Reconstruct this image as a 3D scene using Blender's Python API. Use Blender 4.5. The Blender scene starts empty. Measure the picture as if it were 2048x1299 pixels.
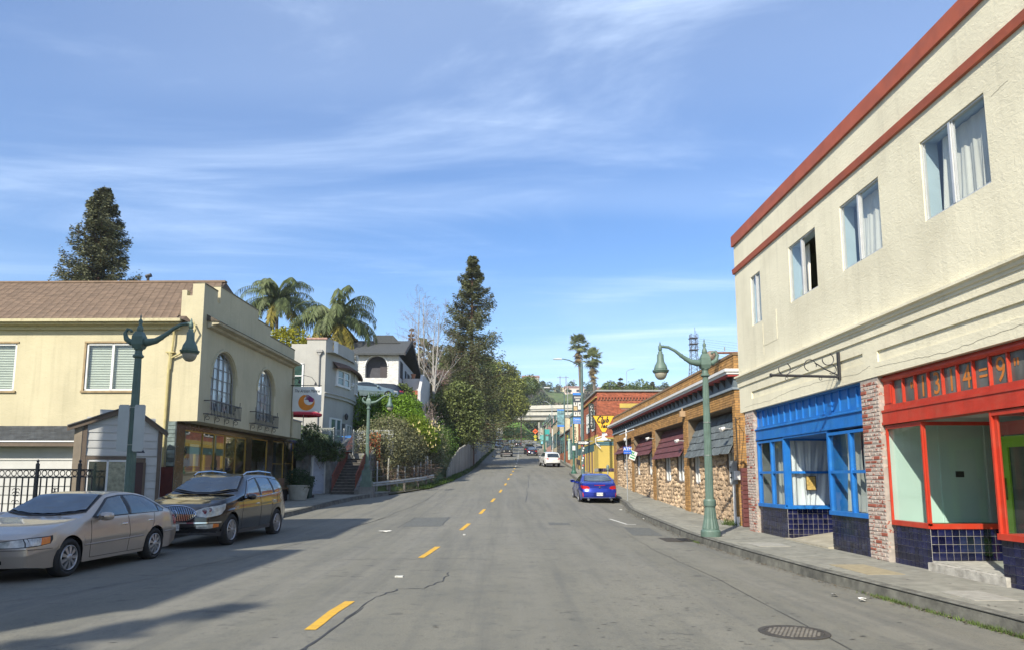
import bpy,math,random
import numpy as np
from mathutils import Matrix,Vector
random.seed(7);RNG=np.random.default_rng(7)
SC=bpy.context.scene;COL=SC.collection
R=math.radians
# - camera
EYE=1.5
cam_d=bpy.data.cameras.new('camera');cam=bpy.data.objects.new('camera',cam_d);COL.objects.link(cam)
cam.location=(0,0,EYE);cam.rotation_euler=(R(90+7.45),0,R(-0.914))
cam_d.sensor_width=36;cam_d.lens=1430/2048*36;cam_d.shift_y=118.5/2048
cam_d.clip_start=.1;cam_d.clip_end=8000
SC.camera=cam
# - exposure
SC.view_settings.view_transform='Standard';SC.view_settings.look='None'
SC.view_settings.gamma=1;SC.view_settings.use_curve_mapping=False
SC.view_settings.exposure=0.98
# - sun
SUN_DIR=Vector((.62,1.15,-1.0)).normalized()
sd=bpy.data.lights.new('sun','SUN');sd.energy=3.8;sd.angle=R(.53);sd.color=(1,.93,.80)
so=bpy.data.objects.new('sun',sd);COL.objects.link(so);so.location=(-30,-50,60)
so.rotation_euler=SUN_DIR.to_track_quat('-Z','Y').to_euler()
SUN_EL=math.asin(-SUN_DIR.z);SUN_AZ=math.atan2(-SUN_DIR.x,-SUN_DIR.y)
# - sky
W=bpy.data.worlds.new('World');SC.world=W;W.use_nodes=True
def sky():
 nt=W.node_tree;N=nt.nodes;L=nt.links;N.clear()
 out=N.new('ShaderNodeOutputWorld');bg=N.new('ShaderNodeBackground');bg.inputs[1].default_value=.118
 sk=N.new('ShaderNodeTexSky');sk.sky_type='NISHITA';sk.sun_disc=False
 sk.sun_elevation=SUN_EL;sk.sun_rotation=SUN_AZ;sk.air_density=1.0;sk.dust_density=.6;sk.ozone_density=2.2
 L.new(bg.outputs[0],out.inputs[0])
 tc=N.new('ShaderNodeTexCoord');sep=N.new('ShaderNodeSeparateXYZ');L.new(tc.outputs['Generated'],sep.inputs[0])
 def math_(op,a,b=None,c=False):
  m=N.new('ShaderNodeMath');m.operation=op;m.use_clamp=c
  for i,v in enumerate((a,b)):
   if v is None:continue
   if isinstance(v,(int,float)):m.inputs[i].default_value=v
   else:L.new(v,m.inputs[i])
  return m.outputs[0]
 zc=math_('MAXIMUM',sep.outputs[2],.04)
 px=math_('DIVIDE',sep.outputs[0],zc);py=math_('DIVIDE',sep.outputs[1],zc)
 cb=N.new('ShaderNodeCombineXYZ');L.new(px,cb.inputs[0]);L.new(py,cb.inputs[1])
 def noise(sx,sy,rot,scale,det,rough,dist,off):
  mp=N.new('ShaderNodeMapping');mp.vector_type='POINT';L.new(cb.outputs[0],mp.inputs[0])
  mp.inputs['Rotation'].default_value=(0,0,R(rot));mp.inputs['Scale'].default_value=(sx,sy,1);mp.inputs['Location'].default_value=(off,off*.7,0)
  n=N.new('ShaderNodeTexNoise');L.new(mp.outputs[0],n.inputs[0]);n.inputs['Scale'].default_value=scale
  n.inputs['Detail'].default_value=det;n.inputs['Roughness'].default_value=rough;n.inputs['Distortion'].default_value=dist
  return n.outputs[0]
 def ramp(v,a,b):
  m=N.new('ShaderNodeMapRange');m.interpolation_type='SMOOTHSTEP';L.new(v,m.inputs[0]);m.inputs[1].default_value=a;m.inputs[2].default_value=b
  return m.outputs[0]
 veil=ramp(noise(.55,1.0,0,.42,3,.5,.5,11.0),.36,.72)
 wisp=ramp(noise(.5,1.3,-24,.9,8,.60,1.0,3.1),.45,.80)
 fine=ramp(noise(.3,2.2,-20,2.2,8,.66,.7,7.7),.5,.9)
 s1=math_('MULTIPLY',veil,.25);s2=math_('MULTIPLY',math_('MULTIPLY',wisp,math_('ADD',veil,.3)),.50)
 s3=math_('MULTIPLY',math_('MULTIPLY',fine,wisp),.5)
 tot=math_('ADD',math_('ADD',s1,s2),s3,True)
 hz=ramp(sep.outputs[2],.0,.35);tot=math_('MULTIPLY',tot,math_('ADD',math_('MULTIPLY',hz,.35),.65),True)
 mx=N.new('ShaderNodeMix');mx.data_type='RGBA';L.new(tot,mx.inputs[0])
 hs=N.new('ShaderNodeHueSaturation');hs.inputs['Saturation'].default_value=1.24;hs.inputs['Hue'].default_value=.507;hs.inputs['Value'].default_value=.86
 L.new(sk.outputs[0],hs.inputs['Color']);L.new(hs.outputs[0],mx.inputs[6]);mx.inputs[7].default_value=(5.0,5.9,7.2,1)
 L.new(mx.outputs[2],bg.inputs[0])
sky()
# - materials
MATS={}
def nt_new(name):
 m=bpy.data.materials.new(name);m.use_nodes=True;nt=m.node_tree;nt.nodes.clear()
 o=nt.nodes.new('ShaderNodeOutputMaterial');return m,nt,o
def mat(name,col,rough=.8,var=.12,scale=3.0,bump=0.0,bscale=None,metal=0,dirt=None,dscale=.6,damt=.5,isl=0.0,objr=0.0,coat=0,spec=.5,stretch=None,detail=6,trans=0,streak=0):
 """Principled surface: base colour broken up by noise, optional dirt patches, bump, per-object or per-leaf variation."""
 if name in MATS:return MATS[name]
 m,nt,o=nt_new(name);N=nt.nodes;L=nt.links
 p=N.new('ShaderNodeBsdfPrincipled');L.new(p.outputs[0],o.inputs[0])
 p.inputs['Roughness'].default_value=rough;p.inputs['Metallic'].default_value=metal
 p.inputs['Coat Weight'].default_value=coat;p.inputs['Coat Roughness'].default_value=.04;p.inputs['Specular IOR Level'].default_value=spec
 tc=N.new('ShaderNodeTexCoord');src=tc.outputs['Object']
 if stretch:
  mp=N.new('ShaderNodeMapping');L.new(src,mp.inputs[0]);mp.inputs['Scale'].default_value=stretch;src=mp.outputs[0]
 n=N.new('ShaderNodeTexNoise');L.new(src,n.inputs[0]);n.inputs['Scale'].default_value=scale;n.inputs['Detail'].default_value=detail
 def mixc(fac,a,b,typ='MIX'):
  x=N.new('ShaderNodeMix');x.data_type='RGBA';x.blend_type=typ
  for s,v in((0,fac),(6,a),(7,b)):
   if isinstance(v,(int,float)):x.inputs[s].default_value=v
   elif isinstance(v,tuple):x.inputs[s].default_value=(*v[:3],1)
   else:L.new(v,x.inputs[s])
  return x.outputs[2]
 def rng(v,a,b,c=0.,d=1.):
  r=N.new('ShaderNodeMapRange');L.new(v,r.inputs[0]);r.inputs[1].default_value=a;r.inputs[2].default_value=b;r.inputs[3].default_value=c;r.inputs[4].default_value=d
  return r.outputs[0]
 lo=tuple(c*(1-var*1.4)for c in col);hi=tuple(min(1,c*(1+var))for c in col)
 c=mixc(rng(n.outputs[0],.28,.72),lo,hi)
 if dirt:
  n2=N.new('ShaderNodeTexNoise');L.new(src,n2.inputs[0]);n2.inputs['Scale'].default_value=dscale;n2.inputs['Detail'].default_value=9;n2.inputs['Roughness'].default_value=.65
  c=mixc(rng(n2.outputs[0],.48,.72,0,damt),c,dirt)
 if streak:
  mp2=N.new('ShaderNodeMapping');L.new(tc.outputs['Object'],mp2.inputs[0]);mp2.inputs['Scale'].default_value=(5,5,.25)
  n3=N.new('ShaderNodeTexNoise');L.new(mp2.outputs[0],n3.inputs[0]);n3.inputs['Scale'].default_value=1.2;n3.inputs['Detail'].default_value=6
  c=mixc(rng(n3.outputs[0],.52,.75,0,streak),c,tuple(q*.45 for q in col))
 if isl or objr:
  if isl:
   g=N.new('ShaderNodeNewGeometry');rv=g.outputs['Random Per Island'];amt=isl
  else:
   g=N.new('ShaderNodeObjectInfo');rv=g.outputs['Random'];amt=objr
  hs=N.new('ShaderNodeHueSaturation');L.new(c,hs.inputs['Color']);L.new(rng(rv,0,1,1-amt,1+amt),hs.inputs['Value'])
  c=hs.outputs[0]
 L.new(c,p.inputs['Base Color'])
 if bump:
  nb=N.new('ShaderNodeTexNoise');L.new(src,nb.inputs[0]);nb.inputs['Scale'].default_value=bscale or scale*6;nb.inputs['Detail'].default_value=8
  b=N.new('ShaderNodeBump');b.inputs['Strength'].default_value=min(1,bump);b.inputs['Distance'].default_value=.02*max(1,bump);L.new(nb.outputs[0],b.inputs['Height']);L.new(b.outputs[0],p.inputs['Normal'])
 if trans:
  t=N.new('ShaderNodeBsdfTranslucent');L.new(c,t.inputs[0]);ms=N.new('ShaderNodeMixShader');ms.inputs[0].default_value=trans
  L.new(p.outputs[0],ms.inputs[1]);L.new(t.outputs[0],ms.inputs[2]);L.new(ms.outputs[0],o.inputs[0])
 MATS[name]=m;return m
def glass(name,tint=(.75,.8,.8),base=.06):
 if name in MATS:return MATS[name]
 m,nt,o=nt_new(name);N=nt.nodes;L=nt.links
 t=N.new('ShaderNodeBsdfTransparent');t.inputs[0].default_value=(*tint,1)
 g=N.new('ShaderNodeBsdfGlossy');g.inputs['Roughness'].default_value=.015;g.inputs[0].default_value=(.95,.98,1,1)
 lw=N.new('ShaderNodeLayerWeight');lw.inputs[0].default_value=.5
 pw=N.new('ShaderNodeMath');pw.operation='POWER';L.new(lw.outputs['Facing'],pw.inputs[0]);pw.inputs[1].default_value=4.0
 f=N.new('ShaderNodeMath');f.operation='MULTIPLY_ADD';L.new(pw.outputs[0],f.inputs[0]);f.inputs[1].default_value=.9;f.inputs[2].default_value=base
 ms=N.new('ShaderNodeMixShader');L.new(f.outputs[0],ms.inputs[0]);L.new(t.outputs[0],ms.inputs[1]);L.new(g.outputs[0],ms.inputs[2]);L.new(ms.outputs[0],o.inputs[0])
 MATS[name]=m;return m
 # - geometry builder
class G:
 def __init__(s,M=None):s.v=[];s.f=[];s.M=M
 def add(s,vs,fs):
  k=len(s.v)
  if s.M is not None:vs=[tuple(s.M@Vector(q))for q in vs]
  s.v+=[tuple(q)for q in vs];s.f+=[tuple(i+k for i in f)for f in fs];return s
 def box(s,x0,x1,y0,y1,z0,z1):
  if x0>x1:x0,x1=x1,x0
  if y0>y1:y0,y1=y1,y0
  if z0>z1:z0,z1=z1,z0
  return s.add([(x0,y0,z0),(x1,y0,z0),(x1,y1,z0),(x0,y1,z0),(x0,y0,z1),(x1,y0,z1),(x1,y1,z1),(x0,y1,z1)],[(0,3,2,1),(4,5,6,7),(0,1,5,4),(1,2,6,5),(2,3,7,6),(3,0,4,7)])
 def bbox(s,x0,x1,y0,y1,z0,z1,b=.01):
  """box with chamfered front (-y) edges"""
  b=min(b,abs(x1-x0)/3,abs(z1-z0)/3)
  v=[(x0,y0+b,z0),(x1,y0+b,z0),(x1,y0+b,z1),(x0,y0+b,z1),(x0+b,y0,z0+b),(x1-b,y0,z0+b),(x1-b,y0,z1-b),(x0+b,y0,z1-b),(x0,y1,z0),(x1,y1,z0),(x1,y1,z1),(x0,y1,z1)]
  return s.add(v,[(4,5,6,7),(0,1,5,4),(1,2,6,5),(2,3,7,6),(3,0,4,7),(8,9,1,0),(9,10,2,1),(10,11,3,2),(11,8,0,3),(11,10,9,8)])
 def poly(s,pts):return s.add(pts,[tuple(range(len(pts)))])
 def prism(s,pts,d,both=True):
  """extrude polygon pts (3D) by vector d"""
  n=len(pts);d=Vector(d);v=[tuple(Vector(p))for p in pts]+[tuple(Vector(p)+d)for p in pts]
  return s.add(v,[tuple(range(n)),tuple(range(2*n-1,n-1,-1))]+[(i,i+n,(i+1)%n+n,(i+1)%n)for i in range(n)])
 def tube(s,pts,r,n=8,cap=True):
  pts=[Vector(p)for p in pts];rs=r if isinstance(r,(list,tuple))else[r]*len(pts)
  V=[];F=[];prev=None
  for i,p in enumerate(pts):
   t=(pts[min(i+1,len(pts)-1)]-pts[max(i-1,0)])
   t=t.normalized()if t.length>1e-9 else Vector((0,0,1))
   if prev is None:
    a=t.cross(Vector((0,0,1))if abs(t.z)<.9 else Vector((1,0,0))).normalized()
   else:
    a=(prev-t*prev.dot(t));a=a.normalized()if a.length>1e-6 else t.orthogonal().normalized()
   prev=a;b=t.cross(a)
   for k in range(n):
    q=2*math.pi*k/n;V.append(tuple(p+(a*math.cos(q)+b*math.sin(q))*rs[i]))
  for i in range(len(pts)-1):
   for k in range(n):
    F.append((i*n+k,i*n+(k+1)%n,(i+1)*n+(k+1)%n,(i+1)*n+k))
  if cap:F.append(tuple(range(n-1,-1,-1)));F.append(tuple(range((len(pts)-1)*n,len(pts)*n)))
  return s.add(V,F)
 def lathe(s,prof,n=24,c=(0,0,0),flute=0,fl=0):
  V=[];F=[]
  for r,z in prof:
   for k in range(n):
    q=2*math.pi*k/n;rr=r*(1-(flute if fl and k%2 else 0));V.append((c[0]+rr*math.cos(q),c[1]+rr*math.sin(q),c[2]+z))
  for i in range(len(prof)-1):
   for k in range(n):F.append((i*n+k,i*n+(k+1)%n,(i+1)*n+(k+1)%n,(i+1)*n+k))
  F.append(tuple(range(n-1,-1,-1)));F.append(tuple(range((len(prof)-1)*n,len(prof)*n)))
  return s.add(V,F)
 def grid(s,P):
  """P[i][j] points"""
  m=len(P);n=len(P[0]);return s.add([q for row in P for q in row],[(i*n+j,i*n+j+1,(i+1)*n+j+1,(i+1)*n+j)for i in range(m-1)for j in range(n-1)])
 def obj(s,name,m,parent=None,smooth=False,**props):
  me=bpy.data.meshes.new(name);me.from_pydata(s.v,[],s.f);me.update()
  if smooth:me.polygons.foreach_set('use_smooth',[True]*len(me.polygons))
  return link(name,me,m,parent,**props)
def link(name,me,m,parent=None,**props):
 o=bpy.data.objects.new(name,me);COL.objects.link(o)
 if m is not None and not me.materials:me.materials.append(m)
 if parent is not None:o.parent=parent
 for k,v in props.items():o[{'cat':'category'}.get(k,k)]=v
 return o
def thing(name,label,cat,loc=(0,0,0),rz=0,group=None,rx=0):
 o=bpy.data.objects.new(name,None);COL.objects.link(o);o.empty_display_size=.2
 o.location=loc;o.rotation_euler=(rx,0,rz);o['label']=label;o['category']=cat
 if group:o['group']=group
 return o
def dup(root,loc,rz,label,group=None,rx=None,scale=None):
 kids={}
 for o in bpy.data.objects:
  if o.parent:kids.setdefault(o.parent.name,[]).append(o)
 r=root.copy();COL.objects.link(r);r.location=loc;r.rotation_euler=(rx if rx is not None else root.rotation_euler[0],0,rz);r['label']=label
 if scale:r.scale=(scale,)*3
 if group:r['group']=group
 def rec(a,b):
  for ch in kids.get(a.name,[]):
   c=ch.copy();COL.objects.link(c);c.parent=b;rec(ch,c)
 rec(root,r);return r
def npmesh(name,V,F,m,parent=None,smooth=False,**props):
 """fast mesh from numpy arrays, every face with the same corner count"""
 me=bpy.data.meshes.new(name);n=len(F);k=F.shape[1]
 me.vertices.add(len(V));me.vertices.foreach_set('co',V.astype(np.float32).ravel())
 me.loops.add(n*k);me.loops.foreach_set('vertex_index',F.astype(np.int32).ravel())
 me.polygons.add(n);me.polygons.foreach_set('loop_start',np.arange(0,n*k,k,dtype=np.int32))
 me.update(calc_edges=True)
 if smooth:me.polygons.foreach_set('use_smooth',[True]*n)
 return link(name,me,m,parent,**props)
def leaves(P,size,asp=.55,up=.35,D=None,rng=RNG):
 """one rhombic leaf face per point; size scalar or per point; D optional preferred long direction"""
 n=len(P);nr=rng.normal(size=(n,3));nr[:,2]=np.abs(nr[:,2])+up;nr/=np.linalg.norm(nr,axis=1)[:,None]
 a=rng.normal(size=(n,3))if D is None else D+rng.normal(size=(n,3))*.25
 a-=nr*(a*nr).sum(1)[:,None]*(1 if D is None else .3);a/=np.linalg.norm(a,axis=1)[:,None]+1e-9
 b=np.cross(nr,a);b/=np.linalg.norm(b,axis=1)[:,None]+1e-9
 s=(np.ones(n)*size*rng.uniform(.6,1.3,n))[:,None]
 V=np.stack([P-a*s*.5,P+b*s*asp*.5,P+a*s*.5,P-b*s*asp*.5],1).reshape(-1,3)
 return V,np.arange(n*4).reshape(-1,4)
def lobes_pts(lobes,n,inner=.55,rng=RNG):
 """points in the outer shells of a set of ellipsoid lobes ((x,y,z),(rx,ry,rz))"""
 A=np.array([r[0]*r[1]+r[1]*r[2]+r[0]*r[2]for c,r in lobes]);A=A/A.sum();out=[]
 for(c,r),w in zip(lobes,A):
  k=max(3,int(n*w));d=rng.normal(size=(k,3));d/=np.linalg.norm(d,axis=1)[:,None]
  rad=rng.uniform(inner,1.06,k)**.6
  rad*=1+.10*np.sin(d[:,0]*9+c[0])*np.sin(d[:,1]*8+c[1])+.07*np.sin(d[:,2]*14)
  out.append(np.array(c)+d*np.array(r)*rad[:,None])
 return np.concatenate(out)
def in_poly(x,z,P):
 c=False;n=len(P);j=n-1
 for i in range(n):
  if(P[i][1]>z)!=(P[j][1]>z)and x<(P[j][0]-P[i][0])*(z-P[i][1])/(P[j][1]-P[i][1])+P[i][0]:c=not c
  j=i
 return c
def text(s,size,M,m,parent,name='lettering',shear=0,ext=.004,wide=1,align='CENTER',bold=.0,space=1.0):
 c=bpy.data.curves.new(name,'FONT');c.body=s;c.size=size;c.extrude=ext;c.align_x=align;c.align_y='CENTER';c.shear=shear;c.offset=bold;c.resolution_u=3;c.space_character=space
 o=bpy.data.objects.new(name,c);COL.objects.link(o);c.materials.append(m)
 dg=bpy.context.evaluated_depsgraph_get();me=bpy.data.meshes.new_from_object(o.evaluated_get(dg));bpy.data.objects.remove(o)
 me.transform(Matrix.Diagonal((wide,1,1,1)));me.materials.clear();me.name=name
 o=link(name,me,m,parent);o.matrix_local=M;return o
def face_m(x,y,z):return Matrix.Translation((x,y,z))@Matrix.Rotation(R(90),4,'X')
# - terrain profile
ZR=[(-60,-.13),(15,-.13),(20,-.09),(27,.09),(33,.34),(38,.58),(42,.8),(50,1.22),(60,1.75),(82,2.8),(113,4.85),(198,10.2),(300,17.5),(420,26),(700,30)]
def zr(Y):return float(np.interp(Y,[a for a,b in ZR],[b for a,b in ZR]))
XL=[(-60,-9.3),(18,-9.05),(23,-8.75),(26,-8.2),(28.2,-7.9),(33,-7.62),(36.4,-7.05),(40,-5.6),(43.9,-4.28),(51.9,-3.45),(66,-2.9),(104,-2.3),(140,-1.7),(165,-1.4),(185,-1.7),(300,-1.6),(340,-1.5)]
XR=[(-60,5.7),(7.8,5.57),(12,5.28),(18.5,5.1),(29.2,5.2),(32,5.55),(38,5.75),(44,5.9),(46,6.6),(50,6.6),(51.5,5.7),(54,5.55),(62,5.9),(67,6.9),(75,7.5),(113,8.4),(198,11.2),(300,14.5),(340,15.5)]
XC=[(-60,-2.6),(9.15,-2.05),(16.45,-1.54),(22.8,-1.11),(28.6,-.75),(40.5,-.03),(47,.3),(66,1.1),(100,2.4),(120,3.0),(198,5.2),(300,7.5)]
def ip(T,Y):return float(np.interp(Y,[a for a,b in T],[b for a,b in T]))
def xl(Y):return ip(XL,Y)
def xr(Y):return ip(XR,Y)
# = GROUND
def sstep(a,b,x):
 t=np.clip((x-a)/(b-a),0,1);return t*t*(3-2*t)
def hnoise(X,Y,s,seed=0):
 a=seed*1.7
 return(np.sin(X*s+a)*np.cos(Y*s*1.13+a*2)+.5*np.sin(X*s*2.3+Y*s*1.9+a)+.25*np.sin(X*s*5.1-Y*s*4.3))/1.75
def terrain(X,Y):
 X=np.asarray(X,float);Y=np.asarray(Y,float)
 z0=np.interp(Y,[a for a,b in ZR],[b for a,b in ZR])
 L_=np.interp(Y,[a for a,b in XL],[b for a,b in XL]);d=(L_-.7)-X
 on=sstep(39.5,43,Y)
 f=np.clip(d*1.0,0,2.2)+np.clip(d-4,0,11)*.42-np.clip(d-22,0,60)*.12+np.clip(Y-50,0,14)*.11*np.clip(d/6,0,1)
 z=z0+on*f*(d>0)
 flat=(d<=0)|((Y<40)&(X>-13.5))
 z=np.where(flat&(Y<315),z0-.35,z)
 z=np.where((d>.0)&(Y>=41)&(z<z0+.06),z0+.06,z)
 hill=sstep(385,560,Y)*(40+11*sstep(38,22,X)-16*sstep(10,-60,X)-22*sstep(120,260,X))+sstep(380,540,Y)*hnoise(X,Y,.022,1)*4
 z=z+hill
 bank=sstep(303,322,Y)*sstep(16,6,X)*9.0*(1-sstep(345,380,Y)*.4)
 return z+bank*(Y>300)
def th(x,y):return float(terrain(x,y))
def build_terrain():
 xs=np.concatenate([np.linspace(-1500,-130,30),np.arange(-120,-24,6),np.arange(-22,14,1.0),np.arange(14,60,3),np.arange(62,200,9),np.linspace(210,1500,40)])
 ys=np.concatenate([np.arange(-120,36,8),np.arange(36,130,1.0),np.arange(130,420,3.5),np.arange(420,900,14),np.linspace(920,3200,24)])
 XX,YY=np.meshgrid(xs,ys);ZZ=terrain(XX,YY);V=np.stack([XX,YY,ZZ],-1).reshape(-1,3)
 n=len(xs);m=len(ys);i=np.arange(m-1)[:,None]*n+np.arange(n-1)[None,:];F=np.stack([i,i+1,i+n+1,i+n],-1).reshape(-1,4)
 npmesh('ground',V,F,mat('ground_grass',(.075,.115,.03),.95,.35,.25,bump=.8,bscale=3,dirt=(.16,.13,.07),dscale=.08,damt=.75),smooth=True,kind='structure')
build_terrain()
def strip_x(fa,fb,ya,yb,step,zf,nx=1,crown=0):
 V=[];F=[];ys=np.arange(ya,yb+step/2,step);n=nx+1
 for Y in ys:
  a,b=fa(Y),fb(Y)
  for k in range(n):
   t=k/nx;x=a+(b-a)*t;V.append((x,Y,zf(Y)+crown*(1-(2*t-1)**2)))
 for i in range(len(ys)-1):
  for k in range(nx):F.append((i*n+k,i*n+k+1,(i+1)*n+k+1,(i+1)*n+k))
 return np.array(V),np.array(F)
def asphalt():
 m,nt,o=nt_new('asphalt');N=nt.nodes;L=nt.links
 p=N.new('ShaderNodeBsdfPrincipled');L.new(p.outputs[0],o.inputs[0]);p.inputs['Roughness'].default_value=.82
 tc=N.new('ShaderNodeTexCoord')
 def noise(scale,st=None,det=8,rough=.6,off=0):
  mp=N.new('ShaderNodeMapping');L.new(tc.outputs['Object'],mp.inputs[0]);mp.inputs['Scale'].default_value=st or(1,1,1);mp.inputs['Location'].default_value=(off,)*3
  n=N.new('ShaderNodeTexNoise');L.new(mp.outputs[0],n.inputs[0]);n.inputs['Scale'].default_value=scale;n.inputs['Detail'].default_value=det;n.inputs['Roughness'].default_value=rough;return n.outputs[0]
 def rng(v,a,b,c=0.,d=1.):
  r=N.new('ShaderNodeMapRange');L.new(v,r.inputs[0]);r.inputs[1].default_value=a;r.inputs[2].default_value=b;r.inputs[3].default_value=c;r.inputs[4].default_value=d;return r.outputs[0]
 def mix(f,a,b,t='MIX'):
  x=N.new('ShaderNodeMix');x.data_type='RGBA';x.blend_type=t
  for s,v in((0,f),(6,a),(7,b)):
   if isinstance(v,tuple):x.inputs[s].default_value=(*v,1)
   elif isinstance(v,float):x.inputs[s].default_value=v
   else:L.new(v,x.inputs[s])
  return x.outputs[2]
 c=mix(rng(noise(60,det=4),.3,.7),(.128,.124,.100),(.215,.206,.164))
 c=mix(rng(noise(.35,det=6),.35,.7,0,.55),c,(.108,.108,.092))
 c=mix(rng(noise(1.0,(1.6,.06,1),6,.55,3),.42,.68,0,.5),c,(.21,.202,.172))
 c=mix(rng(noise(1.3,(2.4,.09,1),6,.6,9),.5,.7,0,.45),c,(.082,.085,.080))
 c=mix(rng(noise(1.9,(1,1.3,1),7,.68,20),.60,.68,0,.55),c,(.045,.046,.045))
 c=mix(rng(noise(7,(1.4,1,1),5,.7,31),.66,.70,0,.6),c,(.04,.042,.042))
 c=mix(rng(noise(25,det=3,off=5),.70,.74,0,.6),c,(.25,.24,.20))
 c=mix(rng(noise(3.2,(1,.8,1),9,.75,44),.50,.62,0,.35),c,(.085,.09,.082));c=mix(rng(noise(11,(1.2,.7,1),7,.8,52),.57,.62,0,.45),c,(.075,.078,.07))
 L.new(c,p.inputs['Base Color'])
 b=N.new('ShaderNodeBump');b.inputs['Strength'].default_value=.5;b.inputs['Distance'].default_value=.012;L.new(noise(90,det=4),b.inputs['Height']);L.new(b.outputs[0],p.inputs['Normal'])
 return m
def zc(Y):return zr(Y)-.05
V,F=strip_x(lambda y:xl(y)-.02,lambda y:xr(y)+.02,-60,330,1.0,zc,14,.05)
npmesh('road',V,F,asphalt(),smooth=True,kind='structure')
def road_z(X,Y):
 t=(X-xl(Y))/(xr(Y)-xl(Y));return zc(Y)+.05*(1-(2*t-1)**2)
npmesh('side_street',*strip_x(lambda y:xr(y)-.05,lambda y:40,45.2,50.8,.8,lambda y:zr(y)-.054,4),mat('asphalt_side',(.10,.10,.09),.85,.2,6,bump=.3),kind='structure')
g=G();
for k in range(12):
 a=k*7;g.poly([(5+a,300+a*.9,17.55+a*.02),(14.5+a,297+a*.75,17.55+a*.02),(21.5+a,297+(a+7)*.75,17.6+a*.02),(12+a,300+(a+7)*.9,17.6+a*.02)])
g.obj('road_under_bridge',MATS['asphalt_side'],kind='structure')
CONC=mat('sidewalk_concrete',(.24,.235,.195),.85,.18,5,bump=.25,bscale=60,dirt=(.10,.10,.085),dscale=.7,damt=.65)
CONC2=mat('kerb_concrete',(.15,.148,.125),.85,.3,6,bump=.4,bscale=40,dirt=(.045,.045,.04),dscale=2.2,damt=.85)
def sidewalk(name,fa,fb,ya,yb,zoff,side,slabs):
 root=thing(name,'','');del root['label'];del root['category'];root['kind']='structure'
 V,F=strip_x(fa,fb,ya,yb,1.0,lambda y:zr(y)+zoff-.012,1);npmesh('bedding',V,F,mat('joint_dirt',(.05,.05,.04),.95),root)
 g=G();ys=np.arange(ya,yb+.5,1.0)
 e=fa if side>0 else fb;s=side;prof=[(0,-.22),(.012,-.03+0),(.05,0),(.16,0)]
 g.grid([[(e(y)+s*dx,y,zr(y)+zoff+dz)for dx,dz in prof]for y in ys]);g.obj('kerb',CONC2,root,smooth=False)
 for(y0,y1,nx)in slabs:
  a0,b0=fa(y0),fb(y0);a1,b1=fa(y1),fb(y1)
  if s>0:a0+=.17;a1+=.17
  else:b0-=.17;b1-=.17
  for k in range(nx):
   t0,t1=k/nx,(k+1)/nx;j=.006;g=G();zz=zoff+random.uniform(-.003,.003)
   pts=[(a0+(b0-a0)*t0+j,y0+j),(a0+(b0-a0)*t1-j,y0+j),(a1+(b1-a1)*t1-j,y1-j),(a1+(b1-a1)*t0+j,y1-j)]
   g.prism([(x,y,zr(y)+zz-.02)for x,y in pts],(0,0,.02));g.obj('sidewalk_slab',CONC,root)
 return root
def slabs(a,b,st,nx):
 out=[];y=a
 while y<b-.1:out.append((y,min(b,y+st),nx));y+=st
 return out
fR=lambda y:9.5
sidewalk('sidewalk',xr,lambda y:8.6,-6,45,.1-.1+.0+.0+.0,1,slabs(-6,45,1.5,2))if False else None
def zoffR(y):return 0
RS=sidewalk('sidewalk',xr,lambda y:8.4,-6,44.9,.13,1,slabs(-6,44.9,1.53,2))
RS2=sidewalk('sidewalk',xr,lambda y:10.5,51,250,.13,1,slabs(51,120,3,1)+slabs(120,249,8,1))
LS=sidewalk('sidewalk',lambda y:-13.6,xl,-30,39.4,.13,-1,slabs(-30,39.4,1.6,3))
# ---- markings
YEL=mat('yellow_paint',(.62,.36,.03),.7,.12,9,bump=.2,bscale=40,dirt=(.16,.15,.11),dscale=14,damt=.35)
WHT=mat('white_paint_road',(.55,.55,.5),.7,.12,9,dirt=(.16,.16,.14),dscale=12,damt=.6)
def flat_on_road(pts,lift):return[(x,y,road_z(x,y)+lift)for x,y in pts]
def dash(y0,y1,w=.12):
 V=[];n=max(2,int((y1-y0)/.35));g=G();P=[]
 for i in range(n+1):
  y=y0+(y1-y0)*i/n;c=ip(XC,y);P.append([(c-w/2-random.uniform(0,.012),y,road_z(c,y)+.006),(c+w/2+random.uniform(0,.012),y,road_z(c,y)+.006)])
 g.grid(P);return g
yy=8.05
DS=[(8.05,9.85),(15.1,17.3),(21.8,24.0),(28.0,30.1),(34.0,36.1),(40.3,42.4),(46.6,48.6),(53,55)]
for a,b in DS:dash(a,b).obj('lane_marking',YEL,kind='structure')
for k in range(26):
 y=60+7.3*k;dash(y,y+2.2,.14).obj('lane_marking',YEL if k<3 else WHT,kind='structure')
for(x0,x1,y0,y1)in[(-1.75,-1.62,12.2,12.3),(-1.05,-.98,20.4,20.6),(5.0,5.1,30.3,30.5)]:
 g=G();g.box(x0,x1,y0,y1,road_z(x0,y0),road_z(x0,y0)+.018);g.obj('road_reflector',WHT,label='small pale lane reflector on the asphalt '+('nearest, past the long near dash' if y0<13 else 'beside the third dash' if y0<22 else 'by the blue coupe'),category='reflector')
g=G()
for k in range(9):
 x=xl(150)+1+k*1.15;g.poly(flat_on_road([(x,158,),(x+.55,158),(x+.55,161),(x,161)],.02))
g.obj('crosswalk_marking',WHT,kind='structure')
g=G()
g.poly(flat_on_road([(4.15,24.0),(4.25,24.0),(4.0,26.2),(3.9,26.2)],.006));g.poly(flat_on_road([(4.15,24),(4.5,24.0),(4.5,24.12),(4.15,24.12)],.007))
g.obj('parking_marking',WHT,kind='structure')
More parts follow.
